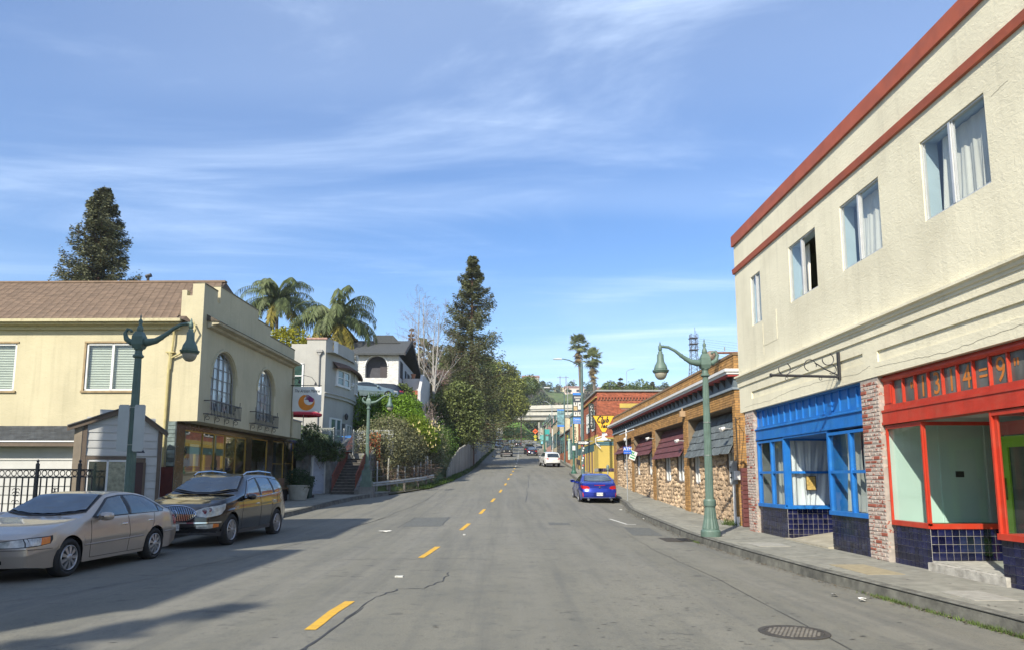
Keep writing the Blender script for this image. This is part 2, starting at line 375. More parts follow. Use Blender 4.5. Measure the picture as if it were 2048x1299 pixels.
# ---- cracks, seams, patches (thin sheets proud of the asphalt)
CR=mat('tar',(.045,.045,.043),.6,.2,8)
def crack(pts,w,jit=.03,sub=6):
 P=[]
 for i in range(len(pts)-1):
  (x0,y0),(x1,y1)=pts[i],pts[i+1]
  for k in range(sub):
   t=k/sub;P.append((x0+(x1-x0)*t+random.gauss(0,jit),y0+(y1-y0)*t+random.gauss(0,jit)))
 P.append(pts[-1]);R_=[]
 for i,(x,y)in enumerate(P):
  a=P[max(i-1,0)];b=P[min(i+1,len(P)-1)];t=Vector((b[0]-a[0],b[1]-a[1]));t=t.normalized()if t.length else Vector((0,1));ww=w*random.uniform(.35,1.2)/2
  R_.append([(x-t.y*ww,y+t.x*ww,road_z(x,y)+.005),(x+t.y*ww,y-t.x*ww,road_z(x,y)+.005)])
 return R_
g=G()
for pts,w,j in[([(-1.88,6.0),(-1.86,7.6),(-1.8,9.0),(-1.72,10.2),(-1.5,10.9),(-1.15,11.0),(-.95,11.7),(-.9,12.8)],.026,.02),([(-1.98,5.0),(-1.9,7),(-1.74,9.4)],.02,.02),([(-7,14.0),(-4.6,14.6),(-2.4,14.9),(-1.2,14.95),(-.2,14.9)],.018,.03),([(-8,8.4),(-6.2,10.6),(-5.3,14.6),(-4.9,19.5),(-4.3,26),(-3.7,34),(-3.5,44)],.022,.03),([(-5.9,12.5),(-5.2,17),(-4.9,21.5),(-4.0,27.5),(-2.6,28.3),(-1.8,28.0)],.02,.03),([(3.7,22),(3.55,17),(3.6,12),(3.4,7)],.012,.015),([(4.9,22.6),(4.1,22.8),(3.3,24.3),(3.2,27.6)],.02,.02),([(1.2,34),(1.7,45),(2.4,60)],.03,.03),([(-3.2,22.5),(-3.1,26.6),(-1.9,26.8),(-1.85,23.3)],.02,.02),([(.2,50),(1.9,49.6),(4,50.2)],.04,.03),([(-3.5,33),(-1,33.8),(1.5,33.5),(4.6,34.3)],.02,.03)]:
 g.grid(crack(pts,w,j))
g.obj('road_crack',CR,kind='stuff')
g=G();g.poly(flat_on_road([(3.75,20.6),(4.6,20.5),(4.7,22.9),(3.9,23.0)],.004));g.poly(flat_on_road([(-3.1,23),(-1.9,23),(-1.8,26.6),(-3.1,26.4)],.004));g.poly(flat_on_road([(1.6,23.6),(2.3,23.6),(2.3,24.4),(1.6,24.5)],.004))
g.obj('road_patch',mat('patch_asphalt',(.108,.112,.102),.85,.2,12,bump=.3),kind='structure')
mh=thing('manhole_cover','round cast iron manhole cover in the asphalt at the lower right','manhole cover',(3.17,7.95,road_z(3.17,7.95)))
IRON=mat('cast_iron',(.07,.062,.05),.6,.25,9,bump=.3,metal=.3)
g=G();g.lathe([(.37,.0),(.37,.008),(.31,.008),(.31,.0)],40);g.obj('rim',mat('iron_dark',(.05,.045,.038),.7,.2,9),mh)
g=G();g.lathe([(.305,0),(.305,.007),(.0001,.007)],40);g.obj('lid',IRON,mh)
g=G()
for i in range(-6,7):
 for j in range(-6,7):
  x,y=i*.046+(j%2)*.023,j*.046
  if x*x+y*y<.27**2:g.box(x-.014,x+.014,y-.014,y+.014,.006,.011)
g.obj('tread_studs',mat('iron_light',(.17,.155,.13),.5,.2,9),mh,kind='stuff')
dr=thing('storm_drain','storm drain grate and dark kerb inlet beside the right kerb near the lamp post','storm drain',(4.6,19.6,road_z(4.7,19.6)))
g=G();g.box(.18,.50,-.6,.25,-.05,.012);g.obj('inlet_slot',mat('hole',(.008,.008,.008),.9),dr)
g=G();g.box(-.28,.16,-.75,.4,0,.01);g.obj('grate',IRON,dr)
for k in range(9):g=G();g.box(-.24,.12,-.70+k*.12,-.65+k*.12,.009,.013);g.obj('bar',MATS['iron_dark'],dr)
for(x0,x1,y0,y1,m_,lb)in[(5.75,6.35,11.4,12.7,'pale','buff access plate set in the sidewalk in front of the blue storefront'),(5.85,6.4,9.0,9.75,'grey','light grey utility plate in the sidewalk before the red storefront'),(5.7,6.4,16.0,16.9,'grey','pale square patch in the sidewalk beside the right lamp post'),(5.9,6.2,7.9,8.15,'dark','small dark meter lid in the sidewalk at the right edge'),(6.05,6.35,7.35,7.6,'dark','nearest small dark meter lid in the sidewalk at the lower right corner')]:
 g=G();z=zr(y0)+.13+.004;g.box(x0,x1,y0,y1,z-.01,z+.004)
 g.obj('utility_cover',mat('plate_'+m_,{'pale':(.30,.255,.16),'grey':(.31,.30,.26),'dark':(.05,.05,.045)}[m_],.85,.15,8),label=lb,category='utility cover')
for(x,y,lb)in[(4.95,10.0,'white paper scrap in the gutter by the weeds'),(4.75,10.4,'small white litter scrap beside the gutter weeds'),(5.15,26.0,'scrap of white litter on the kerb far from the lamp'),(-3.35,21.2,'flat tan strip of cardboard lying on the left lane')]:
 g=G();z=road_z(x,y);w=.08 if x>0 else .3
 for k in range(4):a=random.uniform(0,6);g.poly([(x+w*math.cos(a+q)*random.uniform(.3,.8),y+.06*math.sin(a+q),z+.01+random.uniform(0,.05))for q in(0,1.6,3.1,4.7)])
 g.obj('litter',mat('paper',(.75,.74,.7)if x>0 else(.6,.5,.35),.8),label=lb,category='litter')
SPK=G();rq=random.Random(12)
for k in range(900):
 y=5.5+34*rq.random()**1.6;x=rq.gauss(2.6,1.0)if k%3 else rq.uniform(-6,4.8);a=rq.uniform(-.5,.5);l=rq.uniform(.012,.055);w=rq.uniform(.004,.012);c,s_=math.cos(a),math.sin(a);z=road_z(x,y)+.004
 SPK.poly([(x-l*c,y-l*s_,z),(x+w*s_,y-w*c,z),(x+l*c,y+l*s_,z),(x-w*s_,y+w*c,z)])
SPK.obj('tar_specks',mat('tar_speck',(.055,.055,.052),.8),kind='stuff')
SPK=G()
for k in range(1300):
 y=rq.uniform(6.5,32);x=xr(y)-abs(rq.gauss(0,.10))-.01;r=rq.uniform(.005,.018);a=rq.uniform(0,6.3);z=road_z(x,y)+rq.uniform(.004,.02);SPK.poly([(x+r*1.6*math.cos(a+q),y+r*1.6*math.sin(a+q),z+r*.5*(q>2))for q in(0,2.1,4.2)])
SPK.obj('gutter_debris',mat('leaf_litter',(.11,.085,.05),.95,.4,9,isl=.6),kind='stuff')
SPK=G()
for k in range(170):
 y=rq.uniform(7,40);x=xr(y)+rq.uniform(.2,1.7);r=rq.uniform(.010,.028);z=zr(y)+.1345;SPK.poly([(x+r*math.cos(q),y+r*math.sin(q),z)for q in(0,1,2,3,4,5)])
SPK.obj('gum_spots',mat('gum',(.09,.088,.08),.8),kind='stuff')
def tufts(name,P,h,m,n=22,**props):
 V=[];F=[]
 for(x,y,z)in P:
  for k in range(n):
   a=random.uniform(0,6.28);l=h*random.uniform(.4,1.2);bx,by=x+random.gauss(0,h*.4),y+random.gauss(0,h*.5);dx,dy=math.cos(a)*l*.55,math.sin(a)*l*.55;w=h*.07;i=len(V)
   V+=[(bx-w*math.sin(a),by+w*math.cos(a),z),(bx+w*math.sin(a),by-w*math.cos(a),z),(bx+dx,by+dy,z+l*random.uniform(.4,1))];F.append((i,i+1,i+2))
 npmesh(name,np.array(V),np.array(F),m,kind='stuff',**props)
GRS=mat('weed',(.10,.15,.035),.9,.3,3,isl=.4,trans=.25)
P=[]
for k in range(150):
 y=random.choice([random.gauss(10.1,.25),random.uniform(7.2,10.5),random.uniform(7,9.6),random.gauss(8.2,.25)]);P.append((xr(y)-.04,y,road_z(xr(y),y)))
for k in range(14):P.append((xr(19)-.05,random.uniform(18.4,19.2),road_z(5,19)))
tufts('gutter_weeds',P,.07,GRS,10)
P=[(7.05+random.gauss(0,.06),22.0+random.gauss(0,.12),zr(22)+.13)for _ in range(14)];tufts('wall_weeds',P,.22,GRS,16)
# = CREAM TWO-STOREY BUILDING (right)
def wallgrid(g,x0,x1,z0,z1,holes,y=0.,rev=.2,cell=None):
 """front faces of a wall in the xz plane around rectangular holes, with reveals"""
 xs=sorted({x0,x1,*[h[0]for h in holes],*[h[1]for h in holes]});zs=sorted({z0,z1,*[h[2]for h in holes],*[h[3]for h in holes]})
 xs=[x for x in xs if x0<=x<=x1];zs=[z for z in zs if z0<=z<=z1]
 for i in range(len(xs)-1):
  for j in range(len(zs)-1):
   cx,cz=(xs[i]+xs[i+1])/2,(zs[j]+zs[j+1])/2
   if any(h[0]<cx<h[1]and h[2]<cz<h[3]for h in holes):continue
   g.poly([(xs[i],y,zs[j]),(xs[i+1],y,zs[j]),(xs[i+1],y,zs[j+1]),(xs[i],y,zs[j+1])])
 for a,b,c,d in[h[:4]for h in holes]:
  r=rev
  g.poly([(a,y,c),(a,y,d),(a,y+r,d),(a,y+r,c)]);g.poly([(b,y,c),(b,y+r,c),(b,y+r,d),(b,y,d)])
  g.poly([(a,y,d),(b,y,d),(b,y+r,d),(a,y+r,d)]);g.poly([(a,y,c),(a,y+r,c),(b,y+r,c),(b,y,c)])
 return g
def stucco(name,col,dirtc,bump=.9,scale=1.2,damt=.35,streak=.25,fine=40):
 if name in MATS:return MATS[name]
 m=mat(name,col,.9,.06,.8,dirt=dirtc,dscale=.5,damt=damt,streak=streak)
 nt=m.node_tree;N=nt.nodes;L=nt.links;p=[n for n in N if n.type=='BSDF_PRINCIPLED'][0]
 tc=N.new('ShaderNodeTexCoord');mp=N.new('ShaderNodeMapping');L.new(tc.outputs['Object'],mp.inputs[0]);mp.inputs['Scale'].default_value=(1,1,1.5)
 a=N.new('ShaderNodeTexNoise');L.new(mp.outputs[0],a.inputs[0]);a.inputs['Scale'].default_value=5*scale;a.inputs['Detail'].default_value=6;a.inputs['Roughness'].default_value=.6;a.inputs['Distortion'].default_value=1.6
 b=N.new('ShaderNodeTexNoise');L.new(mp.outputs[0],b.inputs[0]);b.inputs['Scale'].default_value=fine;b.inputs['Detail'].default_value=5
 ad=N.new('ShaderNodeMath');ad.operation='MULTIPLY_ADD';L.new(b.outputs[0],ad.inputs[0]);ad.inputs[1].default_value=.35;L.new(a.outputs[0],ad.inputs[2])
 bp=N.new('ShaderNodeBump');bp.inputs['Strength'].default_value=bump;bp.inputs['Distance'].default_value=.025;L.new(ad.outputs[0],bp.inputs['Height']);L.new(bp.outputs[0],p.inputs['Normal'])
 return m
def curtain(x0,x1,z0,z1,y,amp=.04,wl=.17,n=60,sag=0,slant=0.0):
 P=[];ph=random.uniform(0,6)
 for i in range(n+1):
  t=i/n;x=x0+(x1-x0)*t;row=[]
  for k in range(9):
   u=k/8;a=amp*(.4+.9*u)*(math.sin(x*6.283/wl+ph+u*slant*3)+.45*math.sin(x*6.283/wl*2.37+1.1*u*3+ph))
   row.append((x+slant*u*.1*math.sin(x*5),y+a,z1+(z0-z1)*u-sag*math.sin(math.pi*t)*(1-u)))
  P.append(row)
 return P
STUC=stucco('cream_stucco',(.70,.655,.49),(.42,.38,.27),.38,1.3,.40,.22)
REDP=mat('brick_red_paint',(.36,.085,.038),.6,.12,3,dirt=(.20,.07,.05),dscale=2,damt=.5,bump=.15)
BLUE=mat('blue_paint',(.011,.145,.47),.45,.10,3,dirt=(.035,.19,.42),dscale=5,damt=.75,bump=.25,streak=.35)
RED=mat('red_paint',(.44,.037,.016),.42,.08,3,dirt=(.42,.08,.045),dscale=5,damt=.7,bump=.25,streak=.3)
ALU=mat('pale_aluminium',(.55,.56,.55),.35,.05,5,metal=.4)
TILE=mat('navy_tile',(.007,.009,.040),.12,.25,7,objr=.5,dirt=(.05,.05,.06),dscale=5,damt=.25)
GROUT=mat('grout',(.33,.31,.27),.9,.2,9)
def brickpaint():
 m,nt,o=nt_new('painted_brick');N=nt.nodes;L=nt.links
 p=N.new('ShaderNodeBsdfPrincipled');L.new(p.outputs[0],o.inputs[0]);p.inputs['Roughness'].default_value=.85
 oi=N.new('ShaderNodeObjectInfo');tc=N.new('ShaderNodeTexCoord')
 vm=N.new('ShaderNodeVectorMath');vm.operation='ADD';L.new(tc.outputs['Object'],vm.inputs[0])
 cx=N.new('ShaderNodeCombineXYZ');mu=N.new('ShaderNodeMath');mu.operation='MULTIPLY';L.new(oi.outputs['Random'],mu.inputs[0]);mu.inputs[1].default_value=50
 L.new(mu.outputs[0],cx.inputs[0]);L.new(mu.outputs[0],cx.inputs[1]);L.new(cx.outputs[0],vm.inputs[1])
 n=N.new('ShaderNodeTexNoise');L.new(vm.outputs[0],n.inputs[0]);n.inputs['Scale'].default_value=14;n.inputs['Detail'].default_value=7;n.inputs['Roughness'].default_value=.65
 r=N.new('ShaderNodeMapRange');L.new(oi.outputs['Random'],r.inputs[0]);r.inputs[1].default_value=.80;r.inputs[2].default_value=.93;r.inputs[3].default_value=.10;r.inputs[4].default_value=-.16
 ad=N.new('ShaderNodeMath');ad.operation='ADD';L.new(n.outputs[0],ad.inputs[0]);L.new(r.outputs[0],ad.inputs[1])
 f=N.new('ShaderNodeMapRange');L.new(ad.outputs[0],f.inputs[0]);f.inputs[1].default_value=.50;f.inputs[2].default_value=.58
 x=N.new('ShaderNodeMix');x.data_type='RGBA';L.new(f.outputs[0],x.inputs[0]);x.inputs[6].default_value=(.27,.075,.045,1);x.inputs[7].default_value=(.43,.365,.31,1)
 L.new(x.outputs[2],p.inputs['Base Color'])
 b=N.new('ShaderNodeBump');b.inputs['Strength'].default_value=.7;b.inputs['Distance'].default_value=.01;L.new(n.outputs[0],b.inputs['Height']);L.new(b.outputs[0],p.inputs['Normal'])
 return m
BRK=brickpaint()
CB=thing('cream_building','cream stucco two-storey building with red roof band over blue and red storefronts','building',(7.0,20.7,0),R(-90))
WINS=[(1.30,2.02),(3.95,5.44),(6.60,8.13),(9.46,11.06),(12.7,14.3),(16.0,17.6)]
LEN=19.5
g=G();wallgrid(g,0,LEN,4.12,8.40,[(a,b,5.68,7.05)for a,b in WINS],0,.06);g.obj('wall',STUC,CB)
g=G();wallgrid(g,0,LEN,3.38,4.12,[(.99,7.16,3.69,3.89),(7.69,14.0,3.64,3.85),(14.5,LEN-.4,3.64,3.85)],.0,.035)
for a,b,c,d in[(.99,7.16,3.69,3.89),(7.69,14.0,3.64,3.85),(14.5,LEN-.4,3.64,3.85)]:g.poly([(a,.035,c),(b,.035,c),(b,.035,d),(a,.035,d)])
g.poly([(0,0,3.38),(LEN,0,3.38),(LEN,.45,3.38),(0,.45,3.38)])
g.obj('frieze',STUC,CB)
g=G();g.poly([(0,0,3.38),(0,0,8.4),(0,9,8.4),(0,9,0),(0,.5,0),(0,.5,3.38)]);g.poly([(LEN,0,0),(LEN,9,0),(LEN,9,8.4),(LEN,0,8.4)]);g.poly([(0,9,0),(LEN,9,0),(LEN,9,8.4),(0,9,8.4)]);g.poly([(0,.02,8.2),(LEN,.02,8.2),(LEN,9,8.2),(0,9,8.2)])
g.obj('rear_walls',STUC,CB)
g=G();g.box(-.06,LEN,-.06,.25,8.38,8.70);g.obj('roof_band',REDP,CB)
g=G();g.prism([(-.05,0,7.52),(-.05,-.05,7.53),(-.05,-.07,7.67),(-.05,0,7.71)],(LEN,0,0));g.obj('string_course',REDP,CB)
g=G();g.prism([(-.06,0,4.47),(-.06,-.13,4.445),(-.06,-.13,4.40),(-.06,-.085,4.385),(-.06,-.075,4.33),(-.06,-.045,4.32),(-.06,-.045,4.27),(-.06,-.03,4.265),(-.06,-.03,4.13),(-.06,0,4.125)],(LEN+.06,0,0));g.obj('cornice_moulding',STUC,CB)
def wcrack(pts,w=.006):
 P=[]
 for i in range(len(pts)-1):
  for k in range(8):
   t=k/8;P.append((pts[i][0]+(pts[i+1][0]-pts[i][0])*t+random.gauss(0,.008),pts[i][1]+(pts[i+1][1]-pts[i][1])*t+random.gauss(0,.008)))
 return[[(x,-.002,z-w/2),(x,-.002,z+w/2)]for x,z in P]
g=G()
for c in[[(.4,3.52),(2.4,3.50),(3.4,3.58),(5.2,3.60),(6.9,3.52),(7.5,3.62)],[(7.6,3.55),(9.0,3.50),(9.7,3.46),(10.6,3.50),(11.6,3.55)],[(11.2,6.9),(11.6,6.95)]]:g.grid(wcrack(c))
g.obj('wall_crack',mat('crack_dark',(.16,.14,.10),.9),CB,kind='stuff')
g=G();g.box(2.05,2.075,-.006,.0,4.75,5.6);g.box(3.0,3.03,-.008,.0,5.0,5.75);g.box(2.05,3.03,-.006,0,4.98,5.005);g.obj('render_scar',STUC,CB)
CURT=mat('curtain_white',(.80,.77,.69),.9,.12,2,dirt=(.45,.36,.22),dscale=1.3,damt=.5,trans=.15,stretch=(1,1,.3))
GLS=glass('window_glass',(.86,.9,.9));INT=mat('room_dark',(.2,.21,.21),.9,.1);INTP=mat('room_pale',(.45,.55,.58),.9,.05)
for i,(a,b)in enumerate(WINS):
 w=thing('window','','');del w['label'];del w['category'];w.parent=CB
 g=G();t=.03
 for q in((a,a+t,5.68,7.05),(b-t,b,5.68,7.05),(a+t,b-t,5.68,5.71),(a+t,b-t,7.02,7.05)):g.box(q[0],q[1],.025,.08,q[2],q[3])
 mid=a+(b-a)*(.47 if i else .5);g.box(mid-.03,mid+.02,.015,.075,5.71,7.02);g.box(mid+.03,mid+.055,.04,.08,5.71,7.02);g.obj('frame',ALU,w)
 g=G();g.poly([(a+t,.05,5.71),(mid,.05,5.71),(mid,.05,7.02),(a+t,.05,7.02)]);g.obj('pane',GLS,w)
 if i!=1:g=G();g.poly([(mid,.06,5.71),(b-t,.06,5.71),(b-t,.06,7.02),(mid,.06,7.02)]);g.obj('pane',GLS,w)
 g=G();g.box(a-.2,b+.2,.9,.92,5.2,7.4);g.obj('room',INT,w)
 g=G();g.box(a-.02,a,.08,.3,5.6,7.1);g.box(b,b+.02,.08,.3,5.6,7.1);g.box(a-.02,b+.02,.08,.3,7.05,7.07);g.obj('inner_reveal',INTP,w)
 if i==1:g=G();g.grid(curtain(a,a+.45,5.7,7.0,.32,.03,.12,30));g.obj('curtain',CURT,w,True)
 else:g=G();g.grid(curtain(a+(.20 if i>1 else 0),b-.02,5.62,7.02,.26,.022,.23 if i>1 else .16,110,0,.8));g.obj('curtain',CURT,w,True)
 # ---- brick pilasters, every brick a part
bm_={}
def brick_mesh(w,h,dpt=.12):
 k=(round(w,3),round(h,3),dpt)
 if k not in bm_:
  vs=[]
  for q in range(4):
   g=G();g.bbox(-w/2,w/2,0,dpt,-h/2,h/2,.008+q*.003);me=bpy.data.meshes.new('brick')
   v=[(x+random.uniform(-.003,.003),y+random.uniform(-.003,.003),z+random.uniform(-.003,.003))for x,y,z in g.v];me.from_pydata(v,[],g.f);me.materials.append(BRK);vs.append(me)
  bm_[k]=vs
 return random.choice(bm_[k])
def pilaster(x0,x1,z1,y=.0):
 g=G();g.box(x0+.004,x1-.004,y+.007,y+.45,-.02,z1);g.obj('mortar',mat('mortar_pale',(.34,.30,.26),.95,.15,8),CB)
 n=int(z1/.0735)
 for c in range(n):
  z=.037+c*.0735;w=x1-x0;u=w/3
  ws=[(x0,x0+u),(x0+u,x0+2*u),(x0+2*u,x1)]if c%2==0 else[(x0,x0+u/2),(x0+u/2,x0+1.5*u),(x0+1.5*u,x0+2.5*u),(x0+2.5*u,x1)]
  if c%2:ws=[(x0,x0+u*1.5),(x0+u*1.5,x1-u/2),(x1-u/2,x1)]
  for a,b in ws:
   o=link('brick',brick_mesh(b-a-.010,.064),None,CB);o.location=((a+b)/2,y+random.uniform(-.003,.002),z)
pilaster(.30,.96,3.38,.02);pilaster(6.97,7.62,3.38,.01)
g=G();g.box(13.55,14.2,.0,.45,0,3.38);g.obj('pilaster',mat('brick_plain',(.35,.16,.11),.9,.3,6),CB)
# ---- tiled bulkheads
TS=.12;tme={}
def tile_mesh(m=TILE):
 g=G();h=TS/2-.0035;g.bbox(-h,h,0,.012,-h,h,.003);me=bpy.data.meshes.new('tile');me.from_pydata(g.v,[],g.f);me.materials.append(m);return me
TM=tile_mesh()
def tiles(P0,dirx,w,z0,z1,indiv=True,parent=CB,drop=0.0):
 """tile field: P0 = (x,y) start, dirx unit 2-vector along the face"""
 ang=math.atan2(dirx[1],dirx[0]);M=Matrix.Translation((P0[0],P0[1],0))@Matrix.Rotation(ang,4,'Z')
 g=G(M);g.box(.012,w-.002,.008,.07,z0,z1);g.obj('bulkhead',GROUT,parent)
 nx=max(1,round(w/TS));sx=w/nx;nz=max(1,round((z1-z0)/TS));sz=(z1-z0)/nz;gg=G()
 for i in range(nx):
  for k in range(nz):
   c=M@Vector(((i+.5)*sx,0,z1-(k+.5)*sz))
   if indiv:
    o=link('tile',TM,None,parent);o.location=c;o.rotation_euler=(random.gauss(0,.006),0,ang+random.gauss(0,.006));o.scale=(sx/TS,1,sz/TS)
   else:
    h=sx/2-.0035;hz=sz/2-.0035;g2=G(Matrix.Translation(c)@Matrix.Rotation(ang,4,'Z'));g2.bbox(-h,h,0,.012,-hz,hz,.003);gg.add(g2.v,g2.f)
 if not indiv:gg.obj('tile_field',mat('navy_tile_field',(.007,.009,.036),.12,.25,7,isl=.5,dirt=(.06,.06,.065),dscale=5,damt=.35),parent,kind='stuff')
FB=.10
tiles((1.0,FB),(1,0),1.85,.02,.76,False);tiles((2.852,FB+.013),(0,1),1.49,.0,.752,True);tiles((5.25,FB),(1,0),1.70,-.03,.74,False)
tiles((7.66,FB),(1,0),1.12,-.03,.69,True);tiles((8.782,FB+.013),(0,1),1.19,.15,.682,True);tiles((10.50,FB-.02),(1,0),2.9,-.06,.66,True)
# ---- blue storefront
BS=thing('x','','');BS.name='blue_storefront';del BS['label'];del BS['category'];BS.parent=CB
g=G();g.box(.97,6.96,.16,.22,2.84,3.38);g.obj('transom_board',BLUE,BS)
for k in range(17):
 x=1.0+k*.3705;g=G();g.bbox(x-.018,x+.018,.125,.16,2.90,3.33,.006);g.obj('batten',BLUE,BS)
g=G();g.box(.97,6.96,.10,.16,3.33,3.38);g.box(.97,6.96,.11,.16,2.80,2.90);g.prism([(.97,.10,2.80),(.97,.05,2.805),(.97,.05,2.83),(.97,.10,2.85)],(5.99,0,0));g.obj('transom_frame',BLUE,BS)
g=G();g.box(.97,6.96,.08,.30,2.53,2.80);g.box(.97,6.96,.06,.08,2.53,2.57);g.obj('fascia',BLUE,BS)
def bay(x0,x1,mids,z0,zm,z1,parent,M=None,sill=.05,fr=.07,m=BLUE,glassm=None,name='window',y=FB,thin=None,dp=.08):
 w=thing('w','','');w.name=name;del w['label'];del w['category'];w.parent=parent
 g=G(M);t=thin or fr
 g.box(x0,x0+fr,y-.02,y+dp,z0,z1);g.box(x1-fr,x1,y-.02,y+dp,z0,z1);g.box(x0,x1,y-sill,y+.09,z0-.05,z0+.035);g.box(x0+fr,x1-fr,y-.015,y+.075,z1-.06,z1)
 if zm:g.box(x0+fr,x1-fr,y-.005,y+.07,zm-.03,zm+.03)
 for q in mids:g.box(q-t/2,q+t/2,y-.018,y+.078,z0+.035,z1-.06)
 g.obj('frame',m,w)
 xs=[x0+fr,*mids,x1-fr];zs=[z0+.035,zm,z1-.06]if zm else[z0+.035,z1-.06]
 for i in range(len(xs)-1):
  for k in range(len(zs)-1):
   g=G(M);g.poly([(xs[i],y+.035,zs[k]),(xs[i+1],y+.035,zs[k]),(xs[i+1],y+.035,zs[k+1]),(xs[i],y+.035,zs[k+1])]);g.obj('pane',glassm or GLS,w)
 return w
SHEET=mat('plastic_sheet',(.78,.80,.80),.18,.2,2.5,trans=.12,bump=.9,bscale=5,stretch=(1,1,.35))
CUR2=mat('curtain_grey',(.58,.61,.58),.8,.2,2,trans=.3,stretch=(1,1,.3))
w1=bay(1.0,2.85,[1.98],.80,1.65,2.50,BS);w2=bay(5.25,6.95,[6.24],.78,1.63,2.47,BS)
MA=Matrix.Translation((2.852,FB+.004,-.004))@Matrix.Rotation(R(90),4,'Z')
w3=bay(0,1.5,[],.80,1.65,2.50,BS,MA,fr=.14,y=0)
g=G();g.grid(curtain(1.1,2.8,.82,2.5,.42,.03,.22,50));g.obj('curtain',CUR2,w1,True)
g=G();g.grid(curtain(5.62,6.3,.82,2.5,.33,.04,.26,40,0,1));g.grid(curtain(6.42,6.95,.82,2.5,.30,.04,.2,40));g.obj('curtain',CUR2,w2,True)
g=G(MA);g.grid(curtain(.1,1.5,.84,2.45,.12,.022,.24,70,0,1.5));g.obj('plastic_curtain',SHEET,w3,True)
g=G(MA);g.box(.50,.76,.005,.02,1.20,1.56);g.obj('notice_frame',mat('black_frame',(.03,.03,.02),.6),w3)
g=G(MA);g.box(.52,.74,-.002,.012,1.22,1.54);g.obj('notice_sheet',mat('notice_tan',(.42,.29,.08),.8,.35,20),w3)
g=G();g.box(2.92,5.25,1.58,1.64,.2,2.5);g.obj('entrance_door',BLUE,BS);g=G();g.box(2.85,5.3,.08,1.64,2.48,2.53);g.obj('alcove_ceiling',BLUE,BS)
g=G();g.box(5.20,5.26,FB+.08,1.6,.15,2.5);g.obj('alcove_side',BLUE,BS)
g=G(MA);g.box(1.22,1.3,-.05,.0,1.70,1.80);g.obj('lock_plate',mat('rust',(.18,.07,.03),.8,.3,20),w3)
g=G();g.box(.98,6.95,1.9,1.95,.3,2.6);g.box(.98,2.8,.12,1.9,.6,.74);g.box(5.27,6.95,.12,1.9,.6,.72);g.box(.98,1.0,.15,1.9,.6,2.6);g.obj('shop_interior',mat('shop_dark',(.16,.18,.18),.9,.2),CB)
g=G();g.prism([(2.85,.12,.02),(2.85,1.6,.24),(2.85,1.6,-.1),(2.85,.12,-.1)],(2.4,0,0));g.box(2.83,5.27,-.02,.14,-.1,.045);g.obj('entrance_ramp',mat('ramp_concrete',(.36,.33,.25),.9,.2,6,bump=.3,dirt=(.14,.12,.09),dscale=3),CB)
# ---- red storefront
RS_=thing('x','','');RS_.name='red_storefront';del RS_['label'];del RS_['category'];RS_.parent=CB
MX=[7.74+.0,7.89,8.22,8.59,8.97,9.36,9.74,10.12,10.49,10.87,11.25,11.63,12.01,12.39,12.77,13.15,13.5]
g=G();g.box(7.62,13.55,.12,.25,3.26,3.38);g.prism([(7.62,.12,3.26),(7.62,.07,3.30),(7.62,.07,3.33),(7.62,.12,3.34)],(5.93,0,0));g.box(7.62,13.55,.10,.25,2.74,2.83);g.box(7.62,7.90,.12,.25,2.83,3.26);g.box(7.66,7.86,.105,.12,2.86,3.22);g.obj('transom_frame',RED,RS_)
TG=mat('transom_glass',(.085,.09,.085),.18,.35,3,dirt=(.25,.25,.23),dscale=2.5,damt=.55,stretch=(1,1,.4));ORG=mat('orange_paint',(.50,.16,.02),.6,.15,8,dirt=(.25,.12,.05),dscale=12,damt=.4)
chars=['','"','1','3','1','4','=','9','"','','','','','','']
for k in range(1,16):
 a,b=MX[k],MX[k+1];pn=G();pn.box(a+.0,b-.0,.17,.18,2.83,3.26);po=pn.obj('transom_pane',TG,RS_)
 g=G();g.bbox(b-.014,b+.014,.12,.19,2.83,3.26,.005);g.obj('glazing_bar',RED,RS_)
 ch=chars[k-1]
 if ch:
  text(ch,.52 if ch not in '"=' else .44,face_m((a+b)/2+(.06 if(ch=='"' and k==2)else-.06 if ch=='"' else 0),.165,3.03 if ch!='"' else 2.98),ORG,po,'numeral',ext=.002,wide=.82,bold=.0)
g=G();g.box(7.62,13.55,.06,.30,2.47,2.74);g.box(7.62,13.55,.04,.06,2.47,2.52);g.box(7.62,13.55,.045,.06,2.70,2.74);g.obj('fascia',RED,RS_)
GL2=glass('shop_glass',(.90,.95,.93))
v1=bay(7.66,8.78,[],.72,None,2.45,RS_,fr=.03,dp=.02,m=RED,sill=.022,glassm=GL2)
MB=Matrix.Translation((8.782,FB+.004,-.004))@Matrix.Rotation(R(90),4,'Z')
v2=bay(0,1.2,[],.72,None,2.45,RS_,MB,fr=.035,dp=.02,m=RED,sill=.02,y=0,glassm=GL2)
v3=bay(10.50,13.4,[],.69,None,2.45,RS_,fr=.035,dp=.02,m=RED,sill=.05,glassm=GL2,y=FB-.02)
MC=Matrix.Translation((10.52,1.3,0))@Matrix.Rotation(R(-90),4,'Z')
v4=bay(0,1.2,[],.69,None,2.45,RS_,MC,fr=.035,m=RED,sill=.02,y=0,glassm=GL2)
tiles((10.52,1.3),(0,-1),1.2,.15,.64,False)
MINT=mat('mint_wall',(.52,.66,.60),.8,.04,2);LIME=mat('lime_paint',(.25,.48,.02),.5,.1,3)
g=G();g.box(7.60,7.64,.16,3.0,.60,2.6);g.box(7.60,8.75,3.0,3.04,.6,2.6);g.box(7.642,7.66,1.05,1.09,.7,2.6);g.box(7.642,7.67,1.9,2.0,.7,2.6);g.obj('interior_wall',MINT,RS_)
